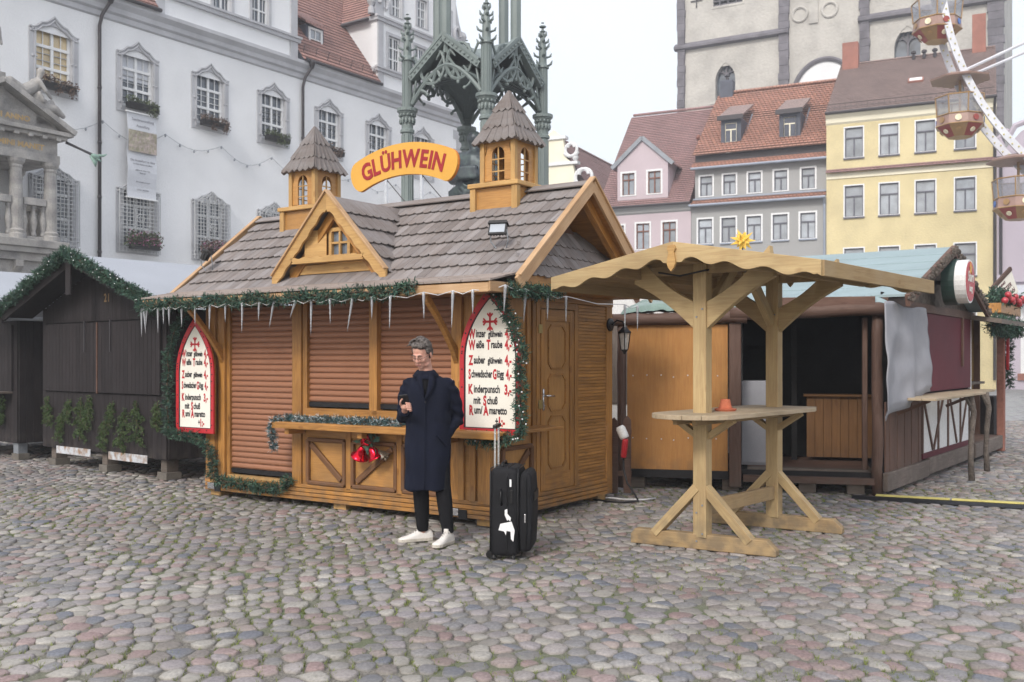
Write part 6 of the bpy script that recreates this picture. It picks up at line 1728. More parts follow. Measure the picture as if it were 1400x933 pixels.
# roof turrets -----------------------------------------------------------
def turret(cx):
    t = bpy.data.objects.new("turret", None); COL.objects.link(t); t.parent = K; t.location = (cx, RYM, 0)
    a = .27
    bz0 = main_z(RYM - a) - .04
    bx = MB(); bx.prism([(-a, bz0), (0, RZ1 - .02), (a, bz0), (a, 3.43), (-a, 3.43)], FN_YZ, -a, a)
    bx.build("turret_base", 'kiosk_ply', t)
    for sx in (-1, 1):
        for sy in (-1, 1): plank("base_post", sx * a - .035, sx * a + .035, sy * a - .035, sy * a + .035, bz0 - .03, 3.435, 'kiosk_pale', t)
    plank("base_cap", -a - .055, a + .055, -a - .055, a + .055, 3.435, 3.485, 'kiosk_pale', t, .008)
    b = .20; z0, z1 = 3.485, 3.98
    for sx in (-1, 1):
        for sy in (-1, 1): plank("turret_post", sx * b - .028, sx * b + .028, sy * b - .028, sy * b + .028, z0, z1, 'kiosk_pale', t)
    # walls with round-headed openings (one mesh, four copies)
    ow = .082; zo0, zo1 = z0 + .03, z0 + .385
    arch = [(-ow, zo0), (-ow, zo1 - ow)] + [(-ow * math.cos(PI * k / 8), zo1 - ow + ow * 1.1 * math.sin(PI * k / 8)) for k in range(1, 8)] + [(ow, zo1 - ow), (ow, zo0)]
    na = len(arch); half = b - .026
    out = [(-half, z0), (-half, zo1 - ow)] + [(-half + 2 * half * k / 8, z1) for k in range(1, 8)] + [(half, zo1 - ow), (half, z0)]
    wm = MB()
    for i in range(na - 1):
        o0, o1, i0, i1 = out[i], out[i + 1], arch[i], arch[i + 1]
        for yy in (-.008, .008): wm.add([(o0[0], yy, o0[1]), (o1[0], yy, o1[1]), (i1[0], yy, i1[1]), (i0[0], yy, i0[1])], [(0, 1, 2, 3)])
        wm.add([(i0[0], -.008, i0[1]), (i1[0], -.008, i1[1]), (i1[0], .008, i1[1]), (i0[0], .008, i0[1])], [(0, 1, 2, 3)])
    for xs in (-1, 1):
        for yy in (-.008, .008): wm.quad((xs * half, yy, zo1 - ow), (xs * half, yy, z1), (xs * half * .75, yy, z1), (xs * half * .9, yy, zo1 - ow + .02))
    for yy in (-.008, .008): wm.quad((-half, yy, z0), (half, yy, z0), (half, yy, zo0), (-half, yy, zo0))
    me = wm.mesh("turret_wall", 'kiosk_ply')
    bm_ = MB(); bm_.box(-.007, .007, -.006, .006, zo0, zo1)
    for z in (zo0 + .10, zo0 + .23): bm_.box(-ow, ow, -.005, .005, z - .006, z + .006)
    bars = bm_.mesh("glazing_bars", 'kiosk_pale')
    for k in range(4):
        o = bpy.data.objects.new("turret_wall", me); place(o, t, loc=(b * math.sin(k * PI / 2), -b * math.cos(k * PI / 2), 0), rot=(0, 0, k * PI / 2))
        o2 = bpy.data.objects.new("glazing_bars", bars); place(o2, o)
    # three skirts of shingles up to the point
    zt = 4.52; e = .285; ze = 3.93
    prof = [(e, ze), (.245, ze + .17), (.235, ze + .16), (.145, ze + .36), (.135, ze + .35), (.0, zt)]
    deck = MB(); deck.lathe([(e * 1.414 * .97, ze - .0), (.11 * 1.414, ze + .35), (.002, zt - .01)], 4, (0, 0, 0), ph=PI / 4); deck.build("spire_deck", 'shingle', t)
    smb = MB()
    rows = [(e, ze, .185, ze + .20, 6), (.205, ze + .165, .105, ze + .39, 5), (.125, ze + .35, .008, zt, 3)]
    for (r0, za, r1, zb_, n) in rows:
        for side in range(4):
            ca, sa = math.cos(side * PI / 2), math.sin(side * PI / 2)
            for i in range(n):
                u0 = -1 + 2 * i / n; u1 = -1 + 2 * (i + 1) / n - .02; um = (u0 + u1) / 2
                j = random.uniform(-.012, .012); off = .018
                pts = [(u0 * r0, r0 + off, za + .004 + j), (um * r0, r0 + off, za - .022 + j), (u1 * r0, r0 + off, za + .010 + j), (u1 * r1, r1 + .004, zb_), (u0 * r1, r1 + .004, zb_)]
                pin = [(p[0], p[1] - .012, p[2] - .004) for p in pts]
                V_ = [(ca * p[0] - sa * p[1], sa * p[0] + ca * p[1], p[2]) for p in pts + pin]
                smb.add(V_, [(0, 1, 2, 3, 4), (9, 8, 7, 6, 5)] + [(i_, (i_ + 1) % 5, (i_ + 1) % 5 + 5, i_ + 5) for i_ in range(5)])
    smb.build("spire_shingles", 'shingle', t, kind='stuff')
    return t
turret(-.60); turret(-3.54)
# the arched sign on its two poles
SG = thing("gluehwein_sign", "yellow arched sign with dark red GLÜHWEIN lettering on two poles above the kiosk ridge", "sign", kp(-2.09, RYM, 0), KZ)
SG.name = "arched_sign"
def arc_pt(u, r):      # u metres along the arc, r radial offset
    Rr = 2.05; a = u / Rr; return ((Rr + r) * math.sin(a), (Rr + r) * math.cos(a) - Rr)
n = 30; HWs = .77; TH_ = .185
outl = [arc_pt(-HWs + 2 * HWs * k / n, TH_) for k in range(n + 1)]
e1 = []
for k in range(1, 10):
    a = PI / 2 - PI * k / 10; x_, z_ = HWs + .14 * math.cos(a), TH_ * math.sin(a); e1.append(arc_pt(x_, z_))
lowr = [arc_pt(HWs - 2 * HWs * k / n, -TH_) for k in range(n + 1)]
e2 = []
for k in range(1, 10):
    a = -PI / 2 - PI * k / 10; e2.append(arc_pt(-HWs + .14 * math.cos(a), TH_ * math.sin(a)))
poly = outl + e1 + lowr + e2
zc = 3.945
MB().prism([(a * .90, b + zc) for a, b in poly], FN_XZ, -.03, -.012).build("sign_board", 'sign_yellow', SG)
MB().prism([(a * .905, b * 1.01 + zc) for a, b in poly], FN_XZ, -.012, .012).build("sign_backing", 'sign_edge', SG)
word = "GLÜHWEIN"; widths = []
for ch in word: vs, fs, w_ = text_geo(ch, .28, .84, .009); widths.append(max(v[0] for v in vs) - min(v[0] for v in vs))
gap = .034; tot = sum(widths) + gap * (len(word) - 1); u = -tot / 2
for ch, w_ in zip(word, widths):
    vs, fs, _w = text_geo(ch, .28, .84, .009); mn = min(v[0] for v in vs)
    um = u + w_ / 2; a = um / 2.05
    cxp, czp = arc_pt(um, -.098)
    lm = MB(); lm.add([(cxp * .90 + (v[0] - mn - w_ / 2) * math.cos(a) + v[1] * math.sin(a), -.036, czp + zc - (v[0] - mn - w_ / 2) * math.sin(a) + v[1] * math.cos(a)) for v in vs], fs)
    o = lm.build("letter", 'sign_red', SG); sm = o.modifiers.new("t", 'SOLIDIFY'); sm.thickness = .004
    u += w_ + gap
for x in (-.27, .27): MB().box(x - .018, x + .018, -.012, .012, 3.38, 3.86).build("pole", 'steel', SG)
for x in (-.27, .27): MB().tube([(x, 0, 3.74), (x + .34, .04, 3.37)], .006, 5).build("stay_wire", 'dark_metal', SG)

# menu boards standing at both corners
def gothic_board(w, h, hs, n=10):
    """pointed-arch outline, hs = straight height"""
    pl_ = [(-w / 2, 0), (-w / 2, hs)]
    for k in range(1, n): t = k / n; pl_.append((-w / 2 * (1 - t ** 2.1), hs + (h - hs) * t))
    pl_.append((0, h))
    for k in range(n - 1, 0, -1): t = k / n; pl_.append((w / 2 * (1 - t ** 2.1), hs + (h - hs) * t))
    pl_ += [(w / 2, hs), (w / 2, 0)]
    return pl_
LINES = [(("W", 1), ("inzer ", 0), ("glühwein ", 0), ("4,-", 1)), (("W", 1), ("eiße ", 0), ("T", 1), ("raube ", 0), ("4,-", 1)), (("Z", 1), ("auber ", 0), ("glühwein ", 0), ("4,-", 1)),
         (("S", 1), ("chwedischer", 0), ("G", 1), ("lögg ", 0), ("4,-", 1)), (("K", 1), ("inderpunsch  ", 0), ("3,-", 1)), (("mit ", 0), ("S", 1), ("chuß", 0)), (("R", 1), ("um/", 0), ("A", 1), ("maretto", 0)), (("+", 0), ("1:-", 1))]
def menu_board(label, x, y, z, w, h, flip):
    t = thing("menu_board", label, "menu board", kp(x + (.05 if flip else 0), y, z), KZ, "price boards at the kiosk corners")
    out = gothic_board(w, h, h * .50); inn = gothic_board(w - .10, h - .15, h * .47); inn = [(a, b + .055) for a, b in inn]
    MB().ring(out, inn, FN_XZ, -.022, .0).build("red_frame", 'red_paint', t, bevel=.002)
    i2 = [(a * .95, .07 + (b - .07) * .985 + .008) for a, b in inn]
    MB().ring(inn, i2, FN_XZ, -.016, -.003).build("black_line", 'black_letter', t)
    MB().prism(i2, FN_XZ, -.012, -.002).build("white_panel", 'board_white', t)
    MB().prism([(a * .985, b * .99 + .005) for a, b in out], FN_XZ, .0, .016).build("backing", 'kiosk', t)
    st = MB()
    for k in range(14):
        i = int((k + .5) / 14 * (len(out) - 1)); a, b = out[i]; a2, b2 = inn[i]; st.ell(((a + a2) / 2, -.024, (b + b2) / 2), (.009, .006, .009), seg=8, rings=4)
    for k in range(5):
        st.ell((-w / 2 + .03, -.024, .1 + k * .17), (.008, .006, .008), seg=8, rings=4); st.ell((w / 2 - .03, -.024, .1 + k * .17), (.008, .006, .008), seg=8, rings=4); st.ell((-w / 2 + .08 + k * .12, -.024, .035), (.008, .006, .008), seg=8, rings=4)
    st.build("studs", 'black', t)
    # snowflake ornament
    sf = MB(); cz = h * .765
    for k in range(4):
        a = k * PI / 4 * 2 + 0
        d = Vector((math.cos(a), 0, math.sin(a)))
        p = Vector((d.z, 0, -d.x))
        for (q0, q1, ww) in ((0, .085, .011), ):
            c0 = Vector((0, -.0145, cz)); A_, B_ = c0 + d * q0, c0 + d * q1
            sf.add([A_ - p * ww, A_ + p * ww, B_ + p * ww, B_ - p * ww], [(0, 1, 2, 3)])
        for s_ in (-1, 1):
            A_ = Vector((0, -.0148, cz)) + d * .045; B_ = A_ + (d + p * s_).normalized() * .045; q = (d - p * s_).normalized() * .009
            sf.add([A_ - q, A_ + q, B_ + q, B_ - q], [(0, 1, 2, 3)])
    sf.build("snowflake", 'red_letter', t)
    st_ = []
    zl = [.640, .565, .46, .365, .262, .185, .118, .045]
    ind = [0, 0, 0, 0, 0, .12, .02, .62]
    wi = w - .20
    for ln, zf, idt in zip(LINES, zl, ind):
        # measured width, then squeezed like the tall narrow script
        parts = []; tw_ = 0
        for s_, c_ in ln:
            size = .125 if c_ else .100
            if s_.strip() in ("glühwein",): size = .082
            vs, fs, _ = text_geo(s_.rstrip(), size, .62, .0055 if c_ else .003)
            mn = min(v[0] for v in vs); wd = max(v[0] for v in vs) - mn
            parts.append((vs, fs, mn, wd, c_, tw_)); tw_ += wd + .008 + .022 * (len(s_) - len(s_.rstrip()))
        full = wi * (1 - idt) if ln not in (LINES[5], LINES[7]) else min(wi * (1 - idt), tw_)
        if ln in (LINES[6],): full = wi * .88
        k = min(1.15, full / tw_)
        for vs, fs, mn, wd, c_, off in parts:
            MB().add([(-wi / 2 + wi * idt + (off + v[0] - mn) * k, -.0145, h * zf * 1.0 + .03 + v[1] - (.012 if c_ else 0)) for v in vs], fs).build("lettering", 'red_letter' if c_ else 'black_letter', t)
    return t
menu_board("white pointed-arch price board in red frame at the kiosk's right corner, beside the door", .09, -.13, .90, .70, 1.38, False)
menu_board("smaller-looking white pointed-arch price board at the kiosk's left corner, beside the dark hut", -4.22, -.12, .74, .68, 1.36, True)

# fir garlands
rg = random.Random(11)
def garland(label, pts, rad, per_m, mat='fir', nl=.05, group=None, name="fir_garland", lights=None, nn=7, tips=None):
    c0 = Vector(pts[0]); o = thing(name, label, "garland", c0, 0, group)
    lp = [Vector(p) - c0 for p in pts]
    mb = MB(); sprig_cloud(mb, lp, rad, per_m, nl, nn, droop=.25, rnd=rg); mb.build("needles", mat, o)
    MB().tube(lp, rad * .16, 5).build("wire", 'twig', o)
    if tips:
        mb = MB(); sprig_cloud(mb, lp, rad * 1.1, per_m * .5, nl, 4, rnd=rg, wmul=.6); mb.build("frosted_tips", tips, o)
    if lights:
        lm = MB()
        for a, b in zip(lp[:-1], lp[1:]):
            for _ in range(max(1, int((b - a).length * lights))):
                p = a.lerp(b, rg.random()) + Vector((rg.uniform(-1, 1), -1.0, rg.uniform(-1, 1))) * rad * .8; lm.ell(p, (.008,) * 3, seg=6, rings=4)
        lm.build("fairy_light_bulbs", 'bulb', o)
    return o
P = []
for k in range(41):
    t = k / 40; x = EX0 - .05 + (EX1 - .75 - EX0) * t; P.append(kp(x, EY - .05, 2.235 - .02 * math.sin(k * .9) + (.03 if t > .9 else 0)))
garland("long green fir garland along the kiosk's front eave", P, .066, 230, nl=.044)
P = [kp(EX0 - .04, EY - .04 + .1 * k, 2.23) for k in range(5)]
garland("short end of fir garland turning the kiosk's left eave corner above the dark hut", P, .09, 240, nl=.055)
P = [kp(EX1 + .05, -.35 + .1 * k, 2.25 - .01 * k) for k in range(3)] + [kp(.45, -.02 + .12 * k, 2.25 - .03 * math.sin(k)) for k in range(6)]
garland("dark fir garland under the kiosk's right gable, over the door side", P, .07, 220, nl=.045)
P = []
for k in range(22):
    t = k / 21; z = 2.30 - 1.38 * t; dx = .09 + .42 * (1 if t > .4 else (t / .4) ** .55 * 1.0)
    P.append(kp(dx - .05 + .02 * math.sin(k * 1.4), -.19, z))
P += [kp(.38, -.19, .90), kp(.28, -.2, .86), kp(.15, -.21, .84), kp(.02, -.22, .85), kp(-.1, -.2, .87)]
garland("fir garland hanging down the right edge of the right price board", P, .062, 210, nl=.044, lights=3)
P = []
for k in range(22):
    t = k / 21; z = 2.14 - 1.42 * t; dx = -.08 - .33 * (1 if t > .35 else (t / .35) ** .6)
    P.append(kp(-4.20 + dx + .015 * math.sin(k * 1.4), -.18, z))
P += [kp(-4.50, -.18, .72), kp(-4.35, -.18, .71), kp(-4.15, -.17, .69), kp(-4.0, -.15, .65), kp(-3.93, -.12, .55), kp(-3.9, -.10, .42), kp(-3.92, -.1, .3), kp(-3.88, -.1, .22), kp(-3.7, -.10, .20), kp(-3.4, -.10, .19), kp(-3.1, -.1, .17), kp(-2.85, -.1, .18), kp(-2.72, -.1, .22), kp(-2.62, -.1, .32)]
garland("fir garland round the left price board and along the foot of the tall left shutter", P, .062, 210, nl=.044)
P = [kp(-2.72, -.24, .62), kp(-2.70, -.27, .75), kp(-2.70, -.30, .88), kp(-2.66, -.28, .96)] + [kp(-2.6 + .14 * k, -.20 - .02 * math.sin(k), .965 + .008 * math.sin(k * 1.7)) for k in range(9)] + [kp(-1.36 + .1 * k, -.18, .965) for k in range(5)]
garland("frosted teal tinsel along the counter left of the man, its end hanging down", P, .046, 300, 'tinsel_green', .032, name="tinsel_garland", tips='tinsel_white')
P = [kp(-.62, -.22, .96), kp(-.5, -.24, .97), kp(-.42, -.30, .955), kp(-.38, -.33, .88), kp(-.37, -.33, .75), kp(-.38, -.33, .62), kp(-.36, -.33, .52)]
garland("frosted tinsel end hanging from the counter between the man and the suitcase", P, .046, 300, 'tinsel_green', .032, name="tinsel_garland", tips='tinsel_white')

# icicle lights
ic = thing("icicle_light_chain", "string of clear plastic icicles hanging under the kiosk's eaves", "light chain", kp(0, 0, 0), KZ)
def icicle_mesh(l, r, seed):
    rr = random.Random(seed); prof = [(.003, 0), (r * .9, -.01)]
    n = 9
    for k in range(1, n): prof.append((r * .8 * (1 - (k / n) ** 1.3) * rr.uniform(.8, 1.1) + .002, -.01 - (l - .02) * k / n))
    prof.append((.001, -l)); prof = prof[::-1]
    return MB().lathe([(a * .8, b) for a, b in prof], 8).mesh("icicle", 'icicle', True)
spec = [(-4.50, .34, .0), (-4.46, .30, .12), (-4.40, .22, -.1), (-4.20, .30, 0), (-4.10, .20, 0), (-4.0, .22, 0), (-3.78, .24, 0), (-3.55, .22, .0), (-3.30, .30, -.05), (-3.05, .20, .0), (-2.78, .32, -.03), (-2.52, .20, -.06), (-2.3, .28, -.25), (-1.98, .20, -.45), (-1.76, .36, -.02), (-1.50, .25, 0), (-1.20, .34, -.22), (-.95, .22, -.02), (-.72, .32, -.04), (-.32, .26, .02), (.02, .34, -.05), (.24, .22, 0)]
path = []
for i, (x, l, tl) in enumerate(spec):
    y = EY - .06 if x < .38 else -.3
    z = 2.20 + (.0 if x < -.5 else .02)
    place(bpy.data.objects.new("icicle", icicle_mesh(l, .020, i)), ic, loc=(x, y, z), rot=(0, -tl, 0)); path.append((x, y, z))
for (x, y, l, z) in ((.44, -.40, .26, 2.27), (.46, -.10, .32, 2.25), (.46, .28, .26, 2.23), (.46, .62, .27, 2.22), (.44, 1.9, .28, 2.2), (.44, 2.2, .28, 2.2)):
    place(bpy.data.objects.new("icicle", icicle_mesh(l, .022, int(x * 10 + y * 100))), ic, loc=(x, y, z), rot=(.12 if y < .1 else 0, 0.15 if y < 0 else 0, 0)); path.append((x, y, z))
pp = []
for a, b in zip(path[:-1], path[1:]):
    A_, B_ = Vector(a), Vector(b); pp += [A_, A_.lerp(B_, .5) - Vector((0, 0, .035))]
pp.append(Vector(path[-1]))
MB().tube(pp, .004, 5).build("cable", 'cable_white', ic)

# floodlights on the roof
def floodlight(label, x, yy, rzz):
    z = main_z(yy) + .04
    t = thing("floodlight", label, "floodlight", kp(x, yy, z), KZ, "floodlights on the kiosk roof")
    h_ = MB(); h_.prism([(-.09, -.06), (.09, -.06), (.09, .06), (-.09, .06)], FN_XZ, -.03, .0); h_.prism([(-.10, .05), (.10, .05), (.09, .08), (-.09, .08)], FN_XZ, -.05, .02)
    for k in range(6): h_.box(-.08 + k * .03, -.07 + k * .03, .0, .03, -.05, .05)
    hd = h_.build("housing", 'black', t, loc=(0, -.05, .17), rot=(R(-25), 0, rzz)); MB().box(-.075, .075, -.034, -.031, -.045, .045).build("lens", 'glass_light', hd)
    l_ = MB(); 
    for s_ in (-1, 1): l_.tube([(s_ * .10, -.05, .17), (s_ * .10, -.03, .06), (s_ * .06, .0, .0)], .007, 5)
    l_.build("bracket", 'grey_metal', t)
floodlight("small black floodlight low on the kiosk roof near its right verge", -.02, .20, .3)
floodlight("small black floodlight at the kiosk roof's left verge", -4.33, .20, -.9)

# wall lantern on the back corner of the kiosk
ln = thing("wall_lantern", "black coach lantern on a round bracket at the kiosk's rear right corner", "lantern", kp(.03, 2.31, 2.0), KZ)
a_ = MB(); a_.lathe([(.075, 0), (.075, .02), (.05, .03)], 14); a_.build("bracket_plate", 'black', ln, rot=(0, PI / 2, 0)); 
a_ = MB(); a_.tube([(.03, 0, 0), (.10, 0, .05), (.17, 0, .03), (.19, 0, -.02)], .011, 6); a_.build("arm", 'black', ln, smooth=True)
b_m = MB(); b_m.lathe([(.085, -.10), (.088, -.09), (.03, -.035), (.012, -.02)], 6, (.19, 0, 0)); b_m.lathe([(.035, -.30), (.05, -.285), (.02, -.32), (.006, -.34)][::-1], 6, (.19, 0, 0))
for k in range(6):
    a = PI * k / 3; b_m.bar((.19 + .075 * math.cos(a), .075 * math.sin(a), -.095), (.19 + .045 * math.cos(a), .045 * math.sin(a), -.29), .008, .008)
b_m.build("lantern_frame", 'black', ln)
MB().lathe([(.040, -.285), (.070, -.10)], 6, (.19, 0, 0), cap=False).build("lantern_glass", pm('lantern_glass', L((210, 210, 205)), .15, .1, alpha=.45, bump=0), ln); 
MB().ell((.19, 0, -.19), (.025, .025, .045)).build("bulb", 'bulb', ln)

# red bells with holly on the lower front
bl = thing("christmas_bells", "two shiny red bells with holly, ribbon and silver bell hung on the kiosk's lower front", "bell decoration", kp(-1.44, -.06, .74), KZ)
M['bell_red'] = pm('foil_red', L((196, 22, 44)), .12, .05, metal=.85, bump=0); M['bell_silver'] = pm('foil_silver', L((176, 160, 140)), .2, .2, metal=.9)
bp_ = [(.012, 0), (.03, -.008), (.045, -.04), (.055, -.08), (.085, -.12), (.10, -.13)]
for (x, rt, m_) in ((-.07, -.55, 'bell_red'), (.04, .45, 'bell_red')):
    b2 = MB().lathe(bp_[::-1], 18, cap=False).build("bell", m_, bl, smooth=True, loc=(x, -.08, -.03), rot=(.25, -rt, 0)); s2 = b2.modifiers.new("t", 'SOLIDIFY'); s2.thickness = .003
    MB().ell((0, 0, -.13), (.016,) * 3).build("clapper", 'brass', b2)
MB().lathe([(.01, 0), (.03, -.02), (.045, -.06), (.07, -.09), (.075, -.10)][::-1], 14, cap=False).build("bell", 'bell_silver', bl, smooth=True, loc=(.12, -.05, -.07), rot=(.2, -.9, 0))
hl = MB()
for k in range(34):
    a = rg.uniform(0, 6.28); r_ = rg.uniform(.01, .13); c = Vector((r_ * math.cos(a), -.03 - rg.random() * .06, .02 + r_ * .75 * math.sin(a))); d = Vector((math.cos(a), rg.uniform(-.5, .2), math.sin(a))).normalized(); p = d.cross(Vector((0, 1, .3))).normalized()
    pts = [c]
    for q, w_ in ((.25, .022), (.4, .012), (.55, .022), (.75, .012)): pts.append(c + d * .09 * q + p * w_)
    pts.append(c + d * .09)
    for q, w_ in ((.75, .012), (.55, .022), (.4, .012), (.25, .022)): pts.append(c + d * .09 * q - p * w_)
    hl.add(pts, [tuple(range(len(pts)))])
hl.build("holly_leaves", 'fir', bl)
rb = MB(); rb.tube([(0, -.08, .10), (-.05, -.10, .05), (-.03, -.1, .0), (.03, -.1, -.01)], .012, 6); rb.tube([(-.02, -.09, .08), (.02, -.11, .1), (.03, -.1, .06), (-.02, -.1, .04), (-.06, -.1, .0)], .014, 6, flat=.4)
rb.build("ribbon", 'bell_red', bl, smooth=True)
br_ = MB()
for k in range(12): br_.ell((rg.uniform(-.08, .06), -.10, rg.uniform(-.02, .09)), (.010,) * 3, seg=8, rings=5)
br_.build("berries", 'bell_red', bl)

# ------------------------------------------------------------------ standing table with its own little roof. x across the ridge (right-front), y along the ridge away
TZ = R(-40)
TB = thing("roofed_standing_table", "pale wooden standing table with two posts, scalloped gable roof and trestle feet", "standing table", (1.61, 8.35, 0), TZ)
PS = 1.38      # distance between the posts
def tslab(name, poly, fn, d0, d1, mat='table_wood', bev=.006): return MB().prism(poly, fn, d0, d1).build(name, mat, TB, bevel=bev)
for y in (0, PS):
    plank("post", -.062, .062, y - .055, y + .055, .10, 2.44, 'table_wood', TB, .008)
# trestle feet, set slightly askew on the cobbles
def foot(y, ax):
    f = bpy.data.objects.new("trestle_foot", None)
    c, s_ = math.cos(ax), math.sin(ax)
    def P(x, z, d=0): return (x * c - d * s_, y + x * s_ + d * c, z)
    fb = MB().prism([(-.64, .0), (.64, .0), (.64, .05), (.56, .13), (-.60, .13), (-.64, .08)], FN_XZ, -.05, .05).build("foot_beam", 'table_dull', TB, bevel=.008, loc=(0, y - .0, 0), rot=(0, 0, ax))
    for s2 in (-1, 1):
        beam("foot_brace", P(s2 * .42, .10, -.015), P(s2 * .035, .52, -.015), .075, .085, 'table_wood', TB, up=(0, 1, 0))
foot(.0, R(9)); foot(PS, R(9))
beam("stretcher", (0, .055, .34), (0, PS - .055, .34), .06, .12, 'table_dull', TB)
# table top: boards with rounded near end
outline = []
for k in range(13):
    a = PI + PI * k / 12; outline.append((.36 * math.cos(a), -.12 + .36 * math.sin(a)))
full = outline + [(.36, 1.5), (.30, 1.66), (-.30, 1.66), (-.36, 1.5)]
def clip_strip(poly, x0, x1):
    def cl(pl, xs, keep):
        out = []
        for i in range(len(pl)):
            a, b = pl[i], pl[(i + 1) % len(pl)]
            ia, ib = keep(a[0]), keep(b[0])
            if ia: out.append(a)
            if ia != ib:
                t = (xs - a[0]) / (b[0] - a[0]); out.append((xs, a[1] + t * (b[1] - a[1])))
        return out
    return cl(cl(poly, x0, lambda v: v >= x0), x1, lambda v: v <= x1)
for k in range(5):
    x0 = -.36 + .144 * k
    pl_ = clip_strip(full, x0 + .001, x0 + .142)
    # own x axis along the board: swap axes
    o = MB().prism([(b, -a) for a, b in pl_], FN_XY, 1.112, 1.152).build("tabletop_board", 'table_top', TB, bevel=.004, rot=(0, 0, PI / 2))
for y in (.02, PS - .02):
    for s_ in (-1, 1): beam("tabletop_bracket", (s_ * .05, y, .95), (s_ * .28, y, 1.10), .05, .07, 'table_wood', TB, up=(0, 1, 0))
for s_ in (-1, 1): plank("tabletop_bearer", s_ * .09 - .02, s_ * .09 + .02, -.3, 1.58, 1.06, 1.11, 'table_dull', TB)
# roof
Y0, Y1 = -.46, 2.08
ZR = 2.555; HWR = 1.24; DR = .225
for s_ in (-1, 1):
    for k in range(8):
        u0, u1 = k / 8, (k + 1) / 8 - .006
        A_ = Vector((s_ * HWR * u0, 0, ZR - DR * u0 - .02)); B_ = Vector((s_ * HWR * u1, 0, ZR - DR * u1 - .02))
        c = (A_ + B_) / 2; w_ = (B_ - A_).length; ang = math.atan2(B_.z - A_.z, B_.x - A_.x)
        MB().box(-(Y1 - Y0) / 2, (Y1 - Y0) / 2, -w_ / 2, w_ / 2, -.011, .011).build("roof_board", 'table_dull', TB, bevel=.002, loc=(c.x, (Y0 + Y1) / 2, c.z), rot=Matrix(((0, -math.cos(ang), -math.sin(ang) * 1), (1, 0, 0), (0, -math.sin(ang), math.cos(ang)))).to_euler())
    # scalloped barge boards, front and back
    for yy in (Y0 - .03, Y1 + .005):
        n = 44; top = []; low = []
        for k in range(n + 1):
            t = k / n; top.append((s_ * HWR * t, ZR - DR * t + .0)); dep = .125 + .020 * math.sin(t * 2 * PI * 4.1 + .6 + .5 * math.sin(t * 5)) + (.018 if t < .07 else 0) + (-.02 if t > .97 else 0)
            low.append((s_ * HWR * t, ZR - DR * t - dep))
        poly = [(a * 1.0, b) for a, b in top] + list(reversed(low))
        o = MB().prism(poly, FN_XZ, 0, .03).build("bargeboard", 'table_wood', TB, bevel=.003, loc=(0, yy, 0))
    # eave board
    plank("eave_board", s_ * HWR - .015, s_ * HWR + .015, Y0, Y1, ZR - DR - .12, ZR - DR + .0, 'table_dull', TB)
    # long purlins
    plank("purlin", s_ * .62 - .035, s_ * .62 + .035, Y0 + .03, Y1 - .03, ZR - DR * .5 - .14, ZR - DR * .5 - .04, 'table_dull', TB)
    for yy in (0, PS):
        # curved braces from post to purlin
        n = 10; poly = []
        for k in range(n + 1):
            t = k / n; x = .06 + .56 * t; z = 1.98 + .40 * t - .055 * math.sin(PI * t); poly.append((s_ * x, z + .11 + .03 * t))
        for k in range(n, -1, -1):
            t = k / n; x = .06 + .60 * t; z = 1.86 + .41 * t + .035 * math.sin(PI * t * 1.0); poly.append((s_ * x, z))
        MB().prism(poly, FN_XZ, yy - .035, yy + .035).build("curved_brace", 'table_wood', TB, bevel=.005)
plank("ridge_beam", -.04, .04, Y0 + .03, Y1 - .03, ZR - .15, ZR - .04, 'table_dull', TB)
for yy, dy in ((.06, .5), (PS - .06, -.5)):
    beam("ridge_brace", (0, yy, 1.95), (0, yy + dy, 2.42), .06, .10, 'table_wood', TB)
for yy, z in ((-.056, 1.99), (-.056, .34), (PS - .056, 1.99), (-.056, .10)):
    for dx in (-.025, .03): MB().lathe([(.009, 0), (.007, .006)], 8).build("bolt", 'grey_metal', TB, loc=(dx, yy, z + dx * 1.2), rot=(PI / 2, 0, 0))
for yy in (0, PS): plank("tie_rail", -.66, .66, yy - .03, yy + .03, ZR - .23, ZR - .15, 'table_dull', TB)
# turned pendants below the gable peaks
pend = [(-.028, 0), (-.040, -.03), (-.024, -.06), (-.034, -.10), (-.040, -.15), (-.026, -.185), (0, -.215), (.026, -.185), (.040, -.15), (.034, -.10), (.024, -.06), (.040, -.03), (.028, 0)]
for yy in (Y0 - .055, Y1 - .35): MB().prism(pend, FN_XZ, 0, .025).build("pendant", 'kiosk_pale' if yy < 0 else 'table_wood', TB, bevel=.003, loc=(0, yy, ZR - .03))
# wiring left under the roof
MB().tube([(-.25, -.30, 2.33), (-.1, -.2, 2.30), (.05, -.1, 2.34), (.12, .1, 2.38), (.2, .5, 2.36), (.1, .9, 2.30), (.02, 1.2, 2.34)], .008, 5).build("cable", 'black', TB)
# flowerpot upside down on the table
def tpw(x, y, z): c, s_ = math.cos(TZ), math.sin(TZ); return (1.61 + x * c - y * s_, 8.35 + x * s_ + y * c, z)
fp = thing("terracotta_pot", "small terracotta pot standing upside down on a saucer on the roofed table", "flowerpot", tpw(.02, .37, 1.152), 0)
MB().lathe([(.085, 0), (.098, .018), (.09, .022), (.0, .016)][:3], 20).build("saucer", 'terracotta', fp, smooth=False)
MB().lathe([(.062, .018), (.064, .03), (.055, .034), (.040, .10), (.036, .104)], 20).build("pot", 'terracotta', fp, smooth=False)

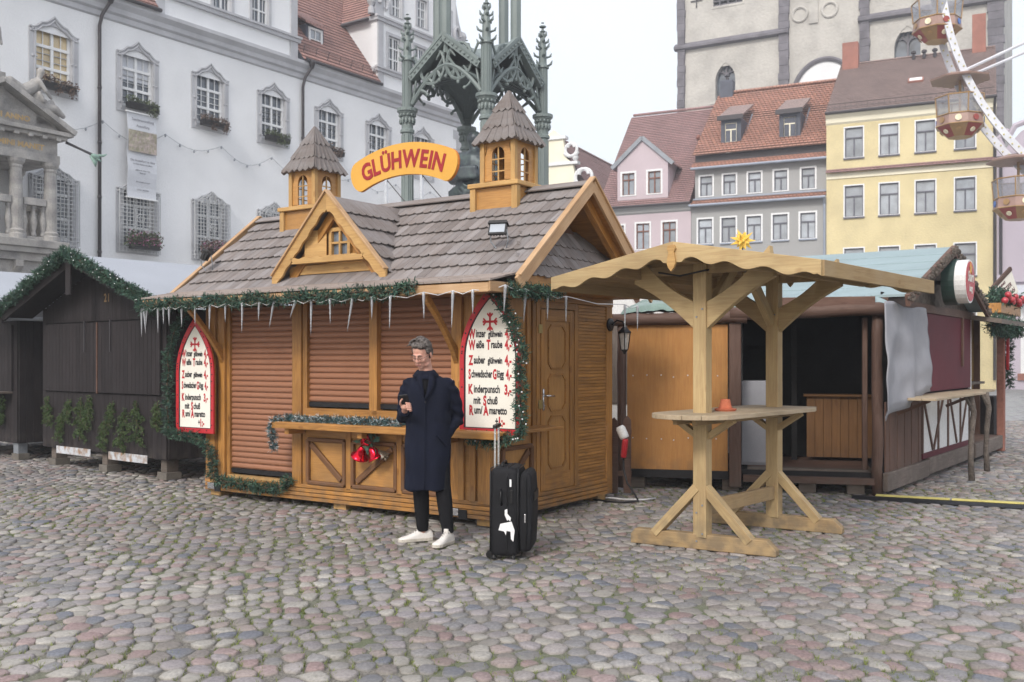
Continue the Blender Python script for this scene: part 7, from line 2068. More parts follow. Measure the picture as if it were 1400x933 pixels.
# ------------------------------------------------------------------ dark gabled huts on the left
DZ = R(-39)
DC, DS_ = math.cos(DZ), math.sin(DZ)
def dp(x, y, z=0.0): return (-4.53 + DC * x - DS_ * y, 13.0 + DS_ * x + DC * y, z)
DH = thing("dark_gabled_hut", "closed dark brown boarded hut with gable and two-leaf shutter, left of the kiosk", "market hut", dp(0, 0), DZ)
DW = 3.4; CXH = -1.7
def dark_boards(par, x0, x1, z0, ztop, y, w=.112, name="board", mat='dark_board', thick=.022):
    n = int(round((x1 - x0) / w)); w = (x1 - x0) / n
    for k in range(n):
        a, b = x0 + k * w, x0 + (k + 1) * w; xm = (a + b) / 2
        zt = ztop(xm) if callable(ztop) else ztop
        plank(name, a + .002, b - .002, y - thick, y, z0, zt, mat, par, .003)
ZS0, ZS1 = 1.12, 2.13
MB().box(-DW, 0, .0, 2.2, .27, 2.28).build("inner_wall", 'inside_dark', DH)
dark_boards(DH, -DW, 0, .28, ZS0, 0.0); 
dark_boards(DH, -DW, 0, ZS1 + .02, lambda x: 2.99 - .36 * abs(x - CXH) - .02, 0.0)
dark_boards(DH, -DW, -DW + .1, ZS0, ZS1 + .02, 0.0); dark_boards(DH, -.1, 0, ZS0, ZS1 + .02, 0.0)
for (a, b) in ((-DW + .1, -DW / 2 - .01), (-DW / 2 + .01, -.1)):
    lf = plank("shutter_leaf", a, b, -.045, -.025, ZS0 + .01, ZS1, 'dark_board', DH)
    n = int((b - a) / .095); w = (b - a) / n
    for k in range(n):
        o = plank("board", a + k * w + .002, a + (k + 1) * w - .002, -.06, -.045, ZS0 + .012, ZS1 - .002, 'dark_board', DH, .003)
        o.parent = lf; o.matrix_parent_inverse = (Matrix.Translation(lf.location) @ Euler(lf.rotation_euler).to_matrix().to_4x4()).inverted()
    for xx in ((a + b) / 2 + (.45 if a < -1.8 else -.45),):
        MB().box(xx - .012, xx + .012, -.072, -.061, ZS1 - .42, ZS1 + .03).build("strap_hinge", 'dark_metal', DH)
MB().box(-DW / 2 - .012, -DW / 2 + .012, -.075, -.05, ZS0, ZS1).build("cover_strip", 'brown_board', DH)
M['number_gold'] = pm('number_gold', L((120, 96, 60)), .6)
vs, fs, w_ = text_geo("2", .16, .9, .004); MB().add([(CXH + .12 + v[0], -.026, 2.42 + v[1]) for v in vs], fs).build("number", 'number_gold', DH)
vs, fs, w_ = text_geo("1", .16, .9, .004); MB().add([(CXH + .21 + v[0], -.026, 2.42 + v[1]) for v in vs], fs).build("number", 'number_gold', DH)
nb = 20
for k in range(nb): plank("side_board", .0, .022, .004 + k * .11, .004 + k * .11 + .106, .28, 2.28, 'dark_board', DH, .003)
MB().prism([(-DW - .4, 2.27), (-DW - .4, 2.33), (CXH, 3.06), (.4, 2.33), (.4, 2.27), (CXH, 3.0)], FN_XZ, -.42, 2.4).build("roof_slab", 'hut_roof', DH)
MB().prism([(-DW - .38, 2.24), (-DW - .38, 2.265), (CXH, 2.992), (.38, 2.265), (.38, 2.24), (CXH, 2.965)], FN_XZ, -.40, .0).build("soffit", 'dark_board', DH)
for s_ in (-1, 1):
    beam("bargeboard", (CXH + s_ * 2.08, -.44, 2.27), (CXH, -.44, 3.0), .035, .17, 'dark_board', DH, .004)
    beam("roof_edge", (CXH + s_ * 2.12, -.46, 2.36), (CXH, -.46, 3.10), .08, .02, 'dark_board', DH)
MB().prism([(-.07, 0), (.07, 0), (.07, .55), (0, .62), (-.07, .55)], FN_XZ, -.03, .0).build("gable_finial", 'dark_board', DH, loc=(CXH, -.462, 2.50), bevel=.004)
for a, b in ((-2.95, -1.95), (-1.45, -.45)): MB().box(a, b, -.035, -.023, .20, .31).build("skirting_sheet", 'skirt_metal', DH, bevel=.003)
for (x, y) in ((-.18, .15), (-1.7, .15), (-3.2, .15), (-.18, 2.0), (-3.2, 2.0)):
    MB().box(x - .11, x + .11, y - .13, y + .1, 0, .10).build("concrete_block", 'block', DH, bevel=.006); MB().box(x - .07, x + .07, y - .1, y + .08, .10, .275).build("wooden_block", 'grey_old', DH, bevel=.006)

# second dark hut further left, only its right end in view
DL = thing("dark_market_hut", "plain dark boarded hut with a small shelf at the left photo edge", "market hut", dp(-4.25, .0), DZ)
MB().box(-3.2, 0, .0, 2.2, .27, 2.22).build("inner_wall", 'inside_dark', DL)
dark_boards(DL, -3.2, 0, .28, 2.2, .0)
for k in range(20): plank("side_board", .0, .022, .004 + k * .11, .004 + k * .11 + .106, .28, 2.2, 'dark_board', DL, .003)
plank("shelf", -2.6, -.15, -.30, -.02, 1.06, 1.09, 'grey_old', DL); plank("shutter_edge", -.16, -.12, -.06, -.022, 1.1, 2.15, 'dark_board', DL)
for x in (-.5, -2.2): beam("shelf_arm", (x, -.02, .78), (x, -.26, 1.05), .03, .03, 'dark_metal', DL)
MB().prism([(-3.65, 2.22), (-3.65, 2.28), (-1.6, 3.12), (.42, 2.28), (.42, 2.22), (-1.6, 3.06)], FN_XZ, -.4, 2.4).build("roof_slab", 'hut_roof', DL)
beam("bargeboard", (.42, -.42, 2.22), (-1.6, -.42, 3.05), .035, .15, 'dark_board', DL)
MB().box(-.28, -.05, .02, .2, 0, .10).build("concrete_block", 'block', DL, bevel=.006); MB().box(-.25, -.08, .03, .18, .1, .27).build("steel_foot", 'grey_metal', DL, bevel=.004); MB().box(-3.1, -2.9, .02, .2, 0, .27).build("concrete_block", 'block', DL, bevel=.006)
MB().box(-3.1, -.1, 1.9, 2.1, 0, .27).build("rear_sleeper", 'grey_old', DL)

# garland over the dark gable, running on to the left
P = [dp(.38 , -.50, 2.34), dp(-.3, -.52, 2.58), dp(-.95, -.52, 2.82), dp(-1.7, -.53, 3.10), dp(-2.4, -.52, 2.86), dp(-3.1, -.52, 2.60), dp(-3.85, -.50, 2.36), dp(-4.6, -.48, 2.26), dp(-5.6, -.45, 2.24)]
P2 = []
for a, b in zip(P[:-1], P[1:]):
    for k in range(6): P2.append(tuple(Vector(a).lerp(Vector(b), k / 6) + Vector((0, 0, .02 * math.sin(k * 2.1)))))
garland("thick dark fir garland with tiny lights over the dark hut's gable", P2, .085, 300, nl=.05, lights=4, nn=8)

# fresh fir branches nailed to the dark hut's lower boards
M['fir_cut'] = pm('cut_fir', (0.075, 0.115, 0.038), .6, .3, 9, island=.5, bump=0, tint=(.045, .085, .035))
spots = [(-3.22, 1.03, .42, .25), (-2.78, .80, .40, -.12), (-2.52, 1.02, .34, -.3), (-2.20, 1.05, .62, .12), (-1.93, 1.08, .44, -.12), (-1.55, .74, .40, .02), (-1.32, 1.02, .36, -.25), (-.98, .92, .55, -.18), (-.70, 1.04, .58, .16), (-.18, 1.04, .36, .02)]
words = ["bushy fir branch at the far left of the dark hut's lower boards", "low fir twig below and left of the dark hut's shutter middle", "short fir twig right above the left metal skirting sheet", "long drooping fir branch left of the shutter seam on the dark hut", "upright fir branch just under the shutter seam of the dark hut", "lowest fir twig between the two metal skirting sheets", "slanting fir twig right of the shutter seam, high on the boards", "long fir branch reaching down to the right metal skirting sheet", "two-pronged fir branch near the right shutter edge of the dark hut", "fir branch next to the dark hut's right corner"]
for (x, z, l, an), lb_ in zip(spots, words):
    o = thing("fir_branch", lb_, "fir branch", dp(x, -.04, z), DZ, "fir branches nailed to the dark hut")
    d = Vector((math.sin(an), -.10, -math.cos(an))); mb = MB(); tw = MB()
    main = [d * l * k / 4 for k in range(5)]; sprig_cloud(mb, main, .034, 130, .030, 5, wmul=1.6, rnd=rg); tw.tube(main, .005, 4)
    for k in range(6):
        s0 = d * l * (k + .6) / 7; sd_ = (d + Vector((1, 0, .1)) * (1 if k % 2 else -1) * 1.1).normalized() * l * .42
        sprig_cloud(mb, [s0, s0 + sd_], .026, 150, .028, 5, wmul=1.6, rnd=rg); tw.tube([s0, s0 + sd_], .003, 4)
    mb.build("needles", 'fir_cut', o); tw.build("twig", 'twig', o)
o = thing("fir_branch", "dark fir bundle under the shelf at the left photo edge", "fir branch", dp(-4.75, -.05, .98), DZ, None)
mb = MB(); 
for k in range(4): sprig_cloud(mb, [(0.1 * k - .2, -.02, 0), (0.1 * k - .22 + .04 * (k % 3), -.06, -.42)], .06, 130, .035, 6, wmul=2.0, rnd=rg)
mb.build("needles", 'fir_cut', o)

# ------------------------------------------------------------------ open-fronted burgundy stall on the right
A0 = Vector((1.40, 12.35, 0)); B0 = Vector((4.36, 11.6, 0))
fa = math.atan2(B0.y - A0.y, B0.x - A0.x); FL = (B0 - A0).length
OS = thing("open_stall", "open-fronted market stall with log posts, orange plywood panel and burgundy side shutter", "market stall", tuple(A0), fa)
# local x along the front, y inward.
def osl(x, y, z): return (x, y, z)
side = Vector((.59, .81, 0)).normalized()
sa = math.atan2(side.y, side.x) - fa       # side direction in stall space
sd = Vector((math.cos(sa), math.sin(sa), 0)); snn = Vector((math.sin(sa), -math.cos(sa), 0))
def SP(m, z, o=0.0): return Vector((FL, 0, z)) + sd * m + snn * o
# plinth and floor
plank("front_sill", 0, 1.28, -.02, .06, .14, .24, 'inside_dark', OS); plank("front_sill", 1.45, FL - .05, -.02, .08, .12, .20, 'brown_beam', OS)
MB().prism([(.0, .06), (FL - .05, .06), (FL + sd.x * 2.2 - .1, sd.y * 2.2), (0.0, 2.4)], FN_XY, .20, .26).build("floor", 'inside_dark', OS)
for k in range(8): plank("floor_board", 1.5, FL - .1, .08 + k * .19, .08 + k * .19 + .186, .26, .285, 'grey_old' if k < 1 else 'brown_board', OS, .003)
for x in (.15, 1.3, 2.2, FL - .3): MB().box(x - .1, x + .1, .05, .3, 0, .14).build("sleeper", 'grey_old', OS, bevel=.006)
MB().box(.1, FL - .1, 1.4, 1.6, 0, .20).build("rear_sleeper", 'inside_dark', OS)
# plywood panel, post, log beams
plank("plywood_panel", .04, 1.27, -.0, .015, .24, 2.03, 'ply_orange', OS, .003)
sc_ = MB()
for k in range(7):
    for z in (1.40, .62): sc_.ell((.12 + .17 * k + random.uniform(-.02, .02), -.002, z + random.uniform(-.02, .02)), (.009, .004, .009), seg=6, rings=4)
sc_.build("screw_heads", 'cable_white', OS, kind='stuff')
beam("log_post", (-.03, .02, .0), (-.03, .02, 2.1), .11, .11, 'brown_beam', OS, round_=True)
plank("post", 1.285, 1.43, -.04, .06, .05, 2.05, 'brown_beam', OS, .015)
beam("log_post", (FL - .06, .03, .0), (FL - .06, .03, 2.2), .13, .13, 'brown_beam', OS, round_=True)
plank("post", FL - .22, FL - .16, .12, .2, .28, 2.1, 'brown_beam', OS, .01)
beam("log_beam", (-.12, -.02, 2.10), (1.5, -.04, 2.12), .15, .15, 'brown_beam', OS, round_=True)
beam("log_beam", (1.3, -.05, 2.16), (FL + .08, -.05, 2.20), .17, .17, 'brown_beam', OS, round_=True)
plank("fascia_board", 1.9, FL - .1, -.12, -.08, 2.20, 2.34, 'brown_board', OS)
# interior
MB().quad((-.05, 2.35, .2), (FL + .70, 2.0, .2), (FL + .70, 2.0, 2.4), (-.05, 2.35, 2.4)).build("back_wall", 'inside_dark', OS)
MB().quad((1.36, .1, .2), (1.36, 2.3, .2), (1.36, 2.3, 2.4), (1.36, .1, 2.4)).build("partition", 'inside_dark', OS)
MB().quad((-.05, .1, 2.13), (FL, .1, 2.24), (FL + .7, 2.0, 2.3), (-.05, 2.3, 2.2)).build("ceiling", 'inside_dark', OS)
for k in range(11): plank("counter_board", 2.24 + k * .105, 2.24 + k * .105 + .102, 1.15, 1.17, .33, 1.12, 'inner_boards', OS, .003)
plank("counter_cap", 2.2, 3.45, 1.10, 1.35, 1.12, 1.15, 'inner_boards', OS)
MB().box(2.05, 2.12, 1.15, 1.2, .28, 2.2).build("inner_post", 'inside_dark', OS)
# fridge-like white box inside is its own thing
# side: lower boards, framed white panels, base beam
def side_quad(nm, m0, m1, z0, z1, o0, o1, mat, bev=.003, name_rot=True):
    l = m1 - m0; zc_, oc = (z0 + z1) / 2, (o0 + o1) / 2; c = SP((m0 + m1) / 2, zc_, oc)
    vert = (z1 - z0) > l
    if not vert:
        return MB().box(-l / 2, l / 2, -(o1 - o0) / 2, (o1 - o0) / 2, -(z1 - z0) / 2, (z1 - z0) / 2).build(nm, mat, OS, bevel=bev, loc=c, rot=(0, 0, sa))
    h = z1 - z0
    q = MB().box(-h / 2, h / 2, -l / 2, l / 2, -(o1 - o0) / 2, (o1 - o0) / 2)
    # x->up, y->along, z->out
    mt = Matrix((Vector((0, 0, 1)), sd, Vector((0, 0, 1)).cross(sd))).transposed()
    return q.build(nm, mat, OS, bevel=bev, loc=c, rot=mt.to_euler())
side_quad("base_beam", -.02, 1.95, .05, .27, .0, .06, 'beam_grey', .01); side_quad("base_beam", 1.96, 4.75, .07, .29, .0, .06, 'beam_grey', .01)
for k in range(10): side_quad("side_board", .04 + k * .165, .04 + k * .165 + .150, .27, 1.10, .0, .02 + .004 * (k % 2), 'brown_board')
MB().prism([(0, .2), (4.7, .2), (4.7, 2.4), (0, 2.4)], lambda a, b, d: tuple(SP(a, b, d)), -.03, -.012).build("side_wall", 'inside_dark', OS)
side_quad("white_infill", 1.75, 4.62, .36, 1.14, -.01, .012, 'white_panel'); side_quad("frame_rail", 1.72, 4.66, .29, .36, .0, .035, 'burgundy'); side_quad("frame_rail", 1.72, 4.66, 1.10, 1.15, .0, .035, 'brown_board')
for m in (1.75, 2.62, 3.2, 4.0, 4.62): side_quad("frame_stud", m - .03, m + .03, .36, 1.12, .012, .03, 'brown_board')
for a, b in ((1.80, 2.3), (2.9, 2.35), (3.3, 3.75), (4.5, 4.0)):
    beam("frame_brace", SP(a, 1.08, .022), SP(b, .38, .022), .05, .02, 'brown_board', OS, up=tuple(snn))
side_quad("shutter_panel", .35, 4.60, 1.17, 2.22, .02, .045, 'burgundy', .006)
for m, z0 in ((1.0, 1.5), (1.18, 1.7), (3.95, 1.5)): side_quad("shutter_batten", m - .03, m + .03, z0, 2.25, .046, .075, 'brown_board')
side_quad("white_corner_trim", 4.62, 4.72, .3, 2.3, .0, .03, 'white_panel')
side_quad("top_rail", -.05, 4.75, 2.22, 2.33, -.0, .07, 'brown_beam')
# roof: ridge square to the side wall; teal sheets
ang_r = sa + PI / 2
inn = -snn
mC = 2.3; HWm = 2.3; ZRr, ZEe = 3.10, 2.34; OV = .30; LEN = 3.1
for s_ in (-1, 1):
    for k in range(6):
        a0, a1 = k / 6, (k + 1) / 6
        if s_ > 0 and False: break
        def RP(t, o, dz=0): return SP(mC + s_ * HWm * t, ZRr - (ZRr - ZEe) * t + dz, o)
        q = MB(); o0, o1 = OV, -LEN
        q.add([RP(a0, o0), RP(a1 + .01, o0), RP(a1 + .01, o1), RP(a0, o1), RP(a0, o0, .02), RP(a1 + .01, o0, .028), RP(a1 + .01, o1, .028), RP(a0, o1, .02)], [(0, 1, 2, 3), (4, 7, 6, 5), (0, 4, 5, 1), (1, 5, 6, 2), (2, 6, 7, 3), (3, 7, 4, 0)])
        q.build("roof_sheet", 'teal_roof', OS)
    # rough bark-covered verge
    br_ = MB(); 
    for k in range(110):
        t = random.random() * 1.04; p = SP(mC + s_ * HWm * t, ZRr - (ZRr - ZEe) * t + random.uniform(-.06, .03), OV + random.uniform(-.01, .03))
        br_.ell(p, (random.uniform(.02, .045), .02, random.uniform(.02, .04)), rot=(random.random(), random.random(), random.random()), seg=7, rings=5)
    br_.build("bark_edge", 'bark' if 'bark' in M else M.setdefault('bark', pm('bark', L((92, 84, 78)), .9, .35, 9, .3, 40, .8, .02, island=.3)), OS, kind='stuff')
    beam("verge_board", SP(mC + s_ * HWm * 1.03, ZEe - .06, OV - .01), SP(mC, ZRr - .03, OV - .01), .05, .14, 'brown_board', OS)
MB().prism([(.0, 2.33), (4.6, 2.33), (2.3, 3.05)], lambda a, b, d: tuple(SP(a, b, d)), .0, .02).build("gable_boards", 'bark', OS)
MB().prism([(.0, 2.3), (4.6, 2.3), (2.3, 3.05)], lambda a, b, d: tuple(SP(a, b, d)), -LEN + .02, -LEN + .05).build("gable_boards", 'inside_dark', OS)
# tarp lumps on the flat left part of the roof
def tarp(label, x0, x1, y0, y1, z, hh, seed, mat, name="tarpaulin"):
    n, m = 46, 20; vs = []; fs = []
    for i in range(n + 1):
        for j in range(m + 1):
            u, v = i / n, j / m
            env = (math.sin(PI * min(1, max(0, u))) ** .35) * (math.sin(PI * (.12 + .76 * v)) ** .8)
            w_ = noise.noise(Vector((u * 7 + seed, v * 3, seed))) * .09 + noise.noise(Vector((u * 22, v * 9 + seed, 2))) * .035 + abs(noise.noise(Vector((u * 12 + v * 9, seed, 5)))) * .05
            vs.append((x0 + (x1 - x0) * u, y0 + (y1 - y0) * v - .02 * math.sin(u * 40) * (1 if j == 0 else 0), z + hh * env * (.75 + .5 * noise.noise(Vector((u * 3.1, seed, 0)))) + w_ * env - (.05 if j == 0 else 0)))
    for i in range(n):
        for j in range(m): a = i * (m + 1) + j; fs.append((a, a + m + 1, a + m + 2, a + 1))
    o = MB().add(vs, fs).build(name, mat, None, smooth=True, loc=tuple(A0), rot=(0, 0, fa)); tag(o, label, "tarpaulin"); return o
tarp("crumpled pale green tarpaulin lying on the flat stall roof behind the lantern", -.05, 1.75, -.06, 1.5, 2.17, .26, 1.3, 'tarp_green')
tarp("pale sheet bunched on the stall's front beam beside the teal roof", 1.8, FL + .05, -.10, .8, 2.29, .10, 4.7, 'teal_roof')
fr = thing("white_cabinet", "tall pale cabinet standing inside the open stall behind the table posts", "cabinet", tuple(A0 + Vector((math.cos(fa) * 1.62, math.sin(fa) * 1.62, 0)) + Vector((-math.sin(fa), math.cos(fa), 0)) * .62 + Vector((0, 0, .285))), fa)
MB().box(-.2, .30, -.25, .25, .0, 1.05).build("body", 'cloth_grey', fr, bevel=.01); MB().box(-.19, .29, -.265, -.252, .03, 1.02).build("door", 'cloth_grey', fr, bevel=.004)
# grey cloth hanging over the corner
def sw(m, z, o):   # side-plane point to world
    p = SP(m, z, o); c, s_ = math.cos(fa), math.sin(fa); return Vector((A0.x + p.x * c - p.y * s_, A0.y + p.x * s_ + p.y * c, p.z))
n, m = 40, 30; vs = []; fs = []
for i in range(n + 1):
    for j in range(m + 1):
        u, v = i / n, j / m
        mm = -.42 + 1.85 * u + .06 * v * (u - .2) - .42 * v * (1 - u * .6); zz = 2.26 - .02 * u - 1.33 * v + .28 * v * u + .02 * math.sin(u * 9)
        oo = .14 + .13 * v * (1 - .3 * u) + .03 * math.sin(u * 13 + v * 2) * (.3 + .7 * v) + .03 * noise.noise(Vector((u * 6, v * 5, 1)))
        if v > .95: oo -= .03
        vs.append(sw(mm, zz, oo))
for i in range(n):
    for j in range(m): a = i * (m + 1) + j; fs.append((a, a + 1, a + m + 2, a + m + 1))
o = MB().add(vs, fs).build("hanging_cloth", 'cloth_grey', None, smooth=True); s_m = o.modifiers.new("t", 'SOLIDIFY'); s_m.thickness = .012
tag(o, "weathered grey cloth hanging over the burgundy shutter at the stall corner", "cloth")
# fold-down shelf on branch legs
sh = thing("side_shelf", "wooden fold-out shelf on crooked branch legs along the stall side", "shelf", tuple(sw(.0, 0, 0)), fa + sa)
for k in range(3): plank("shelf_board", .05, 2.9, -.10 - .16 * k - .155, -.10 - .16 * k, 1.125, 1.155, 'table_top', sh, .004)
plank("shelf_board", 2.92, 4.4, -.42, -.10, 1.12, 1.15, 'table_top', sh, .004)
for (x, y) in ((2.2, -.53), (3.6, -.46)):
    MB().tube([(x, y, 0), (x + .03, y + .02, .3), (x - .02, y, .6), (x + .02, y - .02, .9), (x, y + .02, 1.12)], [.042, .038, .035, .038, .045], 9).build("branch_leg", 'bark', sh, smooth=True)
    MB().tube([(x + .0, y, .95), (x - .12, y + .06, 1.12)], [.022, .02], 7).build("branch_fork", 'bark', sh)
for x in (.3, 2.8): beam("shelf_bracket", (x, -.08, .95), (x, -.45, 1.12), .04, .04, 'brown_board', sh)
# round beer sign on the gable
BS = thing("round_beer_sign", "round red illuminated-style beer sign with white lettering on the stall gable", "sign", tuple(sw(2.25, 2.64, .34)), fa + sa)
M['sign_dark'] = pm('sign_darkgreen', L((40, 60, 56)), .5)
MB().lathe([(.29, 0), (.29, .16)], 28).build("sign_drum", 'white_panel', BS, rot=(PI / 2, 0, 0)); MB().lathe([(.31, -.14), (.31, .02)], 28).build("sign_housing", 'sign_dark', BS, rot=(PI / 2, 0, 0))
MB().lathe([(.265, .161), (.265, .167)], 28).build("red_face", 'red_paint', BS, rot=(PI / 2, 0, 0))
for txt, z, s_ in (("Stern", .0, .19), ("burg", -.13, .12)):
    vs, fs, w_ = text_geo(txt, s_, .85, .006, .2, align='CENTER'); MB().add([(v[0], -.171, v[1] + z) for v in vs], fs).build("lettering", 'board_white', BS)
sr = []
for k in range(10):
    a = PI / 2 + 2 * PI * k / 10; r_ = .09 if k % 2 == 0 else .036; sr.append((r_ * math.cos(a), .17 + r_ * math.sin(a)))
MB().prism(sr, FN_XZ, -.174, -.168).build("star_emblem", 'sign_yellow', BS)
MB().tube([(0, .0, .0), (0, .3, .0)], .03, 8).build("bracket", 'dark_metal', BS)
# hut beyond: ochre recess, red post, garland box
H2 = thing("ochre_market_hut", "small market hut with ochre back panel and red-brown post beyond the burgundy stall", "market hut", tuple(sw(4.8, 0, 0)), fa + sa)
plank("base_beam", 0, 2.35, -.08, -.0, .06, .28, 'beam_grey', H2, .01); plank("floor", 0, 2.3, .0, 1.4, .24, .28, 'brown_board', H2)
M['ochre'] = pm('ochre_panel', L((140, 112, 66)), .7, .12, 3)
plank("back_panel", .0, 2.3, .40, .43, .28, 2.3, 'ochre', H2); plank("side_panel", -.02, .02, .0, 1.4, .28, 2.3, 'brown_board', H2); plank("end_panel", 2.3, 2.34, .3, 1.4, .1, 2.3, 'brown_board', H2)
plank("inner_shelf", .1, 2.2, .2, .42, 1.18, 1.22, 'grey_old', H2)
plank("corner_post", 2.25, 2.38, -.10, .02, .0, 2.2, 'brick_red', H2, .01)
w_ = MB().ring([(.35, 1.5), (1.15, 1.5), (1.15, 2.15), (.35, 2.15)], [(.45, 1.58), (1.05, 1.58), (1.05, 2.08), (.45, 2.08)], FN_XZ, .34, .40).build("window", 'brown_board', H2)
MB().quad((.45, .385, 1.58), (1.05, .385, 1.58), (1.05, .385, 2.08), (.45, .385, 2.08)).build("pane", 'board_white', w_); MB().box(.45, 1.05, .37, .38, 1.73, 1.745).box(.45, 1.05, .37, .38, 1.9, 1.915).build("glazing_bars", 'brown_board', w_)
MB().prism([(-.5, 2.15), (1.6, 2.5), (1.6, 2.56), (-.5, 2.22)], FN_YZ, -.3, 2.6).build("roof_slab", 'grey_old', H2)
MB().box(2.45, 2.95, .1, .6, .0, .95).build("wheelie_box", 'dark_board', H2, bevel=.02)
o = MB().prism([(.0, 0), (.06, .0), (.05, -.62), (.02, -.7), (-.02, -.6)], FN_XZ, -.02, .02).build("red_ribbon", 'red_paint', None, loc=tuple(sw(7.15, 2.12, .14)), rot=(0, 0, fa + sa)); tag(o, "long red ribbon hanging on the far hut's corner post", "ribbon")
P = [sw(4.85 + .22 * k, 2.14 + .02 * math.sin(k), .32) for k in range(11)] 
garland("dense dark fir garland under the far hut's eave", P, .16, 260, nl=.07)
P = [sw(7.35, 2.1 - .12 * k, .1 + .02 * math.sin(k)) for k in range(9)]
garland("fir garland with small lights hanging behind the far hut's red post", P, .09, 220, nl=.06, lights=5)
pb = thing("bauble_planter", "orange wooden box of fir with shiny red baubles on the far hut roof", "planter box", tuple(sw(5.7, 2.36, .18)), fa + sa)
plank("box", -.1, 1.75, -.12, .12, .0, .16, 'kiosk', pb, .006)
mb = MB(); sprig_cloud(mb, [(-.05 + .2 * k, 0, .26) for k in range(10)], .17, 150, .06, 7, rnd=rg, wmul=2); mb.build("fir", 'fir', pb)
M['bauble'] = pm('red_bauble', L((170, 40, 52)), .3, .05, spec=.8, bump=0)
for k in range(11): MB().ell((0, 0, 0), (.055,) * 3, seg=14, rings=9).build("bauble", 'bauble', pb, smooth=True, loc=(.0 + .165 * k, -.16 - .02 * (k % 2), .20 + .10 * ((k * 3) % 4) / 3))
hs_ = thing("hanging_sign", "tilted white plaque with dark top rail and brown lettering above the bauble planter", "sign", tuple(sw(6.6, 2.78, .2)), fa + sa - .35)
tl = MB(); 
rot_t = (0, R(-33), 0)
MB().box(-.32, .32, -.012, .012, -.22, .22).build("plaque", 'board_white', hs_, rot=rot_t, bevel=.004)
MB().box(-.34, .34, -.02, .02, .20, .27).build("top_rail", 'brown_beam', hs_, rot=rot_t)
for s_, txt, z in ((.115, "RÖSTER", -.02), (.105, "MANDELN", -.14), (.06, "SCHENKE", .12)):
    vs, fs, w_ = text_geo(txt, s_, .95, .003, align='CENTER'); MB().add([(v[0] - (.08 if z > .1 else 0), -.0145, v[1] + z) for v in vs], fs).build("lettering", 'burgundy', hs_, rot=rot_t)
MB().bar((-.34, 0, -.02), (-1.3, .1, -.45), .012, .012).build("wire", 'dark_metal', hs_)
MB().tube([(.0, .03, .2), (.0, .06, -.6)], .015, 6).build("post", 'dark_metal', hs_)
# small clutter round the stall
yl = thing("cable_ramp", "yellow and black cable protector lying on the cobbles in front of the stall", "cable ramp", (3.95, 11.45, 0), math.atan2(-.95, 2.0))
MB().prism([(-.14, 0.004), (-.08, .035), (.0, .035), (.14, .004)], FN_YZ, 0, 2.6).build("black_ramp", 'black', yl, bevel=.003); 
M['ramp_yellow'] = pm('ramp_yellow', L((196, 184, 110)), .7, .15, 8)
for k in range(3): MB().box(.25 + k * .8, .25 + k * .8 + .78, -.03, .10, .036, .046).build("yellow_lid", 'ramp_yellow', yl, bevel=.003)
# black hose on the cobbles by the stall post
# Herrnhut star above the stall roof
hstar = thing("paper_star", "yellow many-pointed paper star on a thin pole behind the table roof", "star lantern", tuple(sw(mC, 3.10, -2.72)), 0)
M['star'] = pm('star_yellow', L((236, 190, 80)), .5, .08)
cz = .32
sm_ = MB(); gold = (1 + 5 ** .5) / 2
dirs = []
for k in range(26):
    zz = 1 - 2 * (k + .5) / 26; r_ = math.sqrt(1 - zz * zz); a = k * 2.39996; dirs.append(Vector((r_ * math.cos(a), r_ * math.sin(a), zz)))
for k, d in enumerate(dirs):
    a = d.orthogonal().normalized(); b = d.cross(a); l = .20 if k % 2 else .14; c = Vector((0, 0, cz))
    sm_.add([c + d * .06 + a * .045, c + d * .06 + b * .045, c + d * .06 - a * .045, c + d * .06 - b * .045, c + d * l], [(0, 1, 4), (1, 2, 4), (2, 3, 4), (3, 0, 4)])
sm_.ell((0, 0, cz), (.07,) * 3, seg=10, rings=8); sm_.build("points", 'star', hstar); MB().tube([(0, 0, -.02), (0, 0, .28)], .012, 6).build("pole", 'dark_metal', hstar)

# picket fence, plug and cables behind the kiosk corner
pf = thing("picket_fence", "short dark brown picket fence between the kiosk and the plywood-panelled stall", "fence", (1.06, 11.75, 0), R(-8))
for k, h in enumerate((.93, .90, .92)): MB().prism([(-.045, 0), (.045, 0), (.045, h - .05), (0, h), (-.045, h - .05)], FN_XZ, -.012, .012).build("picket", 'brown_board', pf, bevel=.004, loc=(.0 + k * .155, -.03, .02))
for z in (.22, .72): plank("rail", -.1, .36, -.015, .015, z, z + .06, 'brown_board', pf)
pg = thing("power_plug", "red and white power connector with black cable hanging at the kiosk's rear corner", "power connector", kp(.12, 2.42, .0), KZ)
MB().lathe([(.03, 0), (.035, .02), (.035, .2), (.03, .22)], 12).build("red_plug", 'red_paint', pg, smooth=True, loc=(.03, 0, .48), rot=(.15, .2, 0)); MB().lathe([(.05, 0), (.055, .03), (.055, .12), (.04, .15)], 12).build("white_socket", 'white_panel', pg, smooth=True, loc=(.05, 0, .70), rot=(.15, -.4, 0))
MB().tube([(.03, 0, .48), (.05, -.03, .34), (.12, -.08, .2), (.24, -.12, .08), (.30, -.16, .02), (.2, -.3, .015), (.0, -.34, .015), (-.2, -.3, .015), (-.35, -.1, .015)], .012, 7).build("cable", 'black', pg, smooth=True)
MB().tube([(.36 + .0, .15, .02), (.3, -.02, .018), (.1, -.12, .018), (-.1, -.1, .018), (-.2, -.2, .018)], .010, 6).build("cable", 'cable_white', pg, smooth=True)
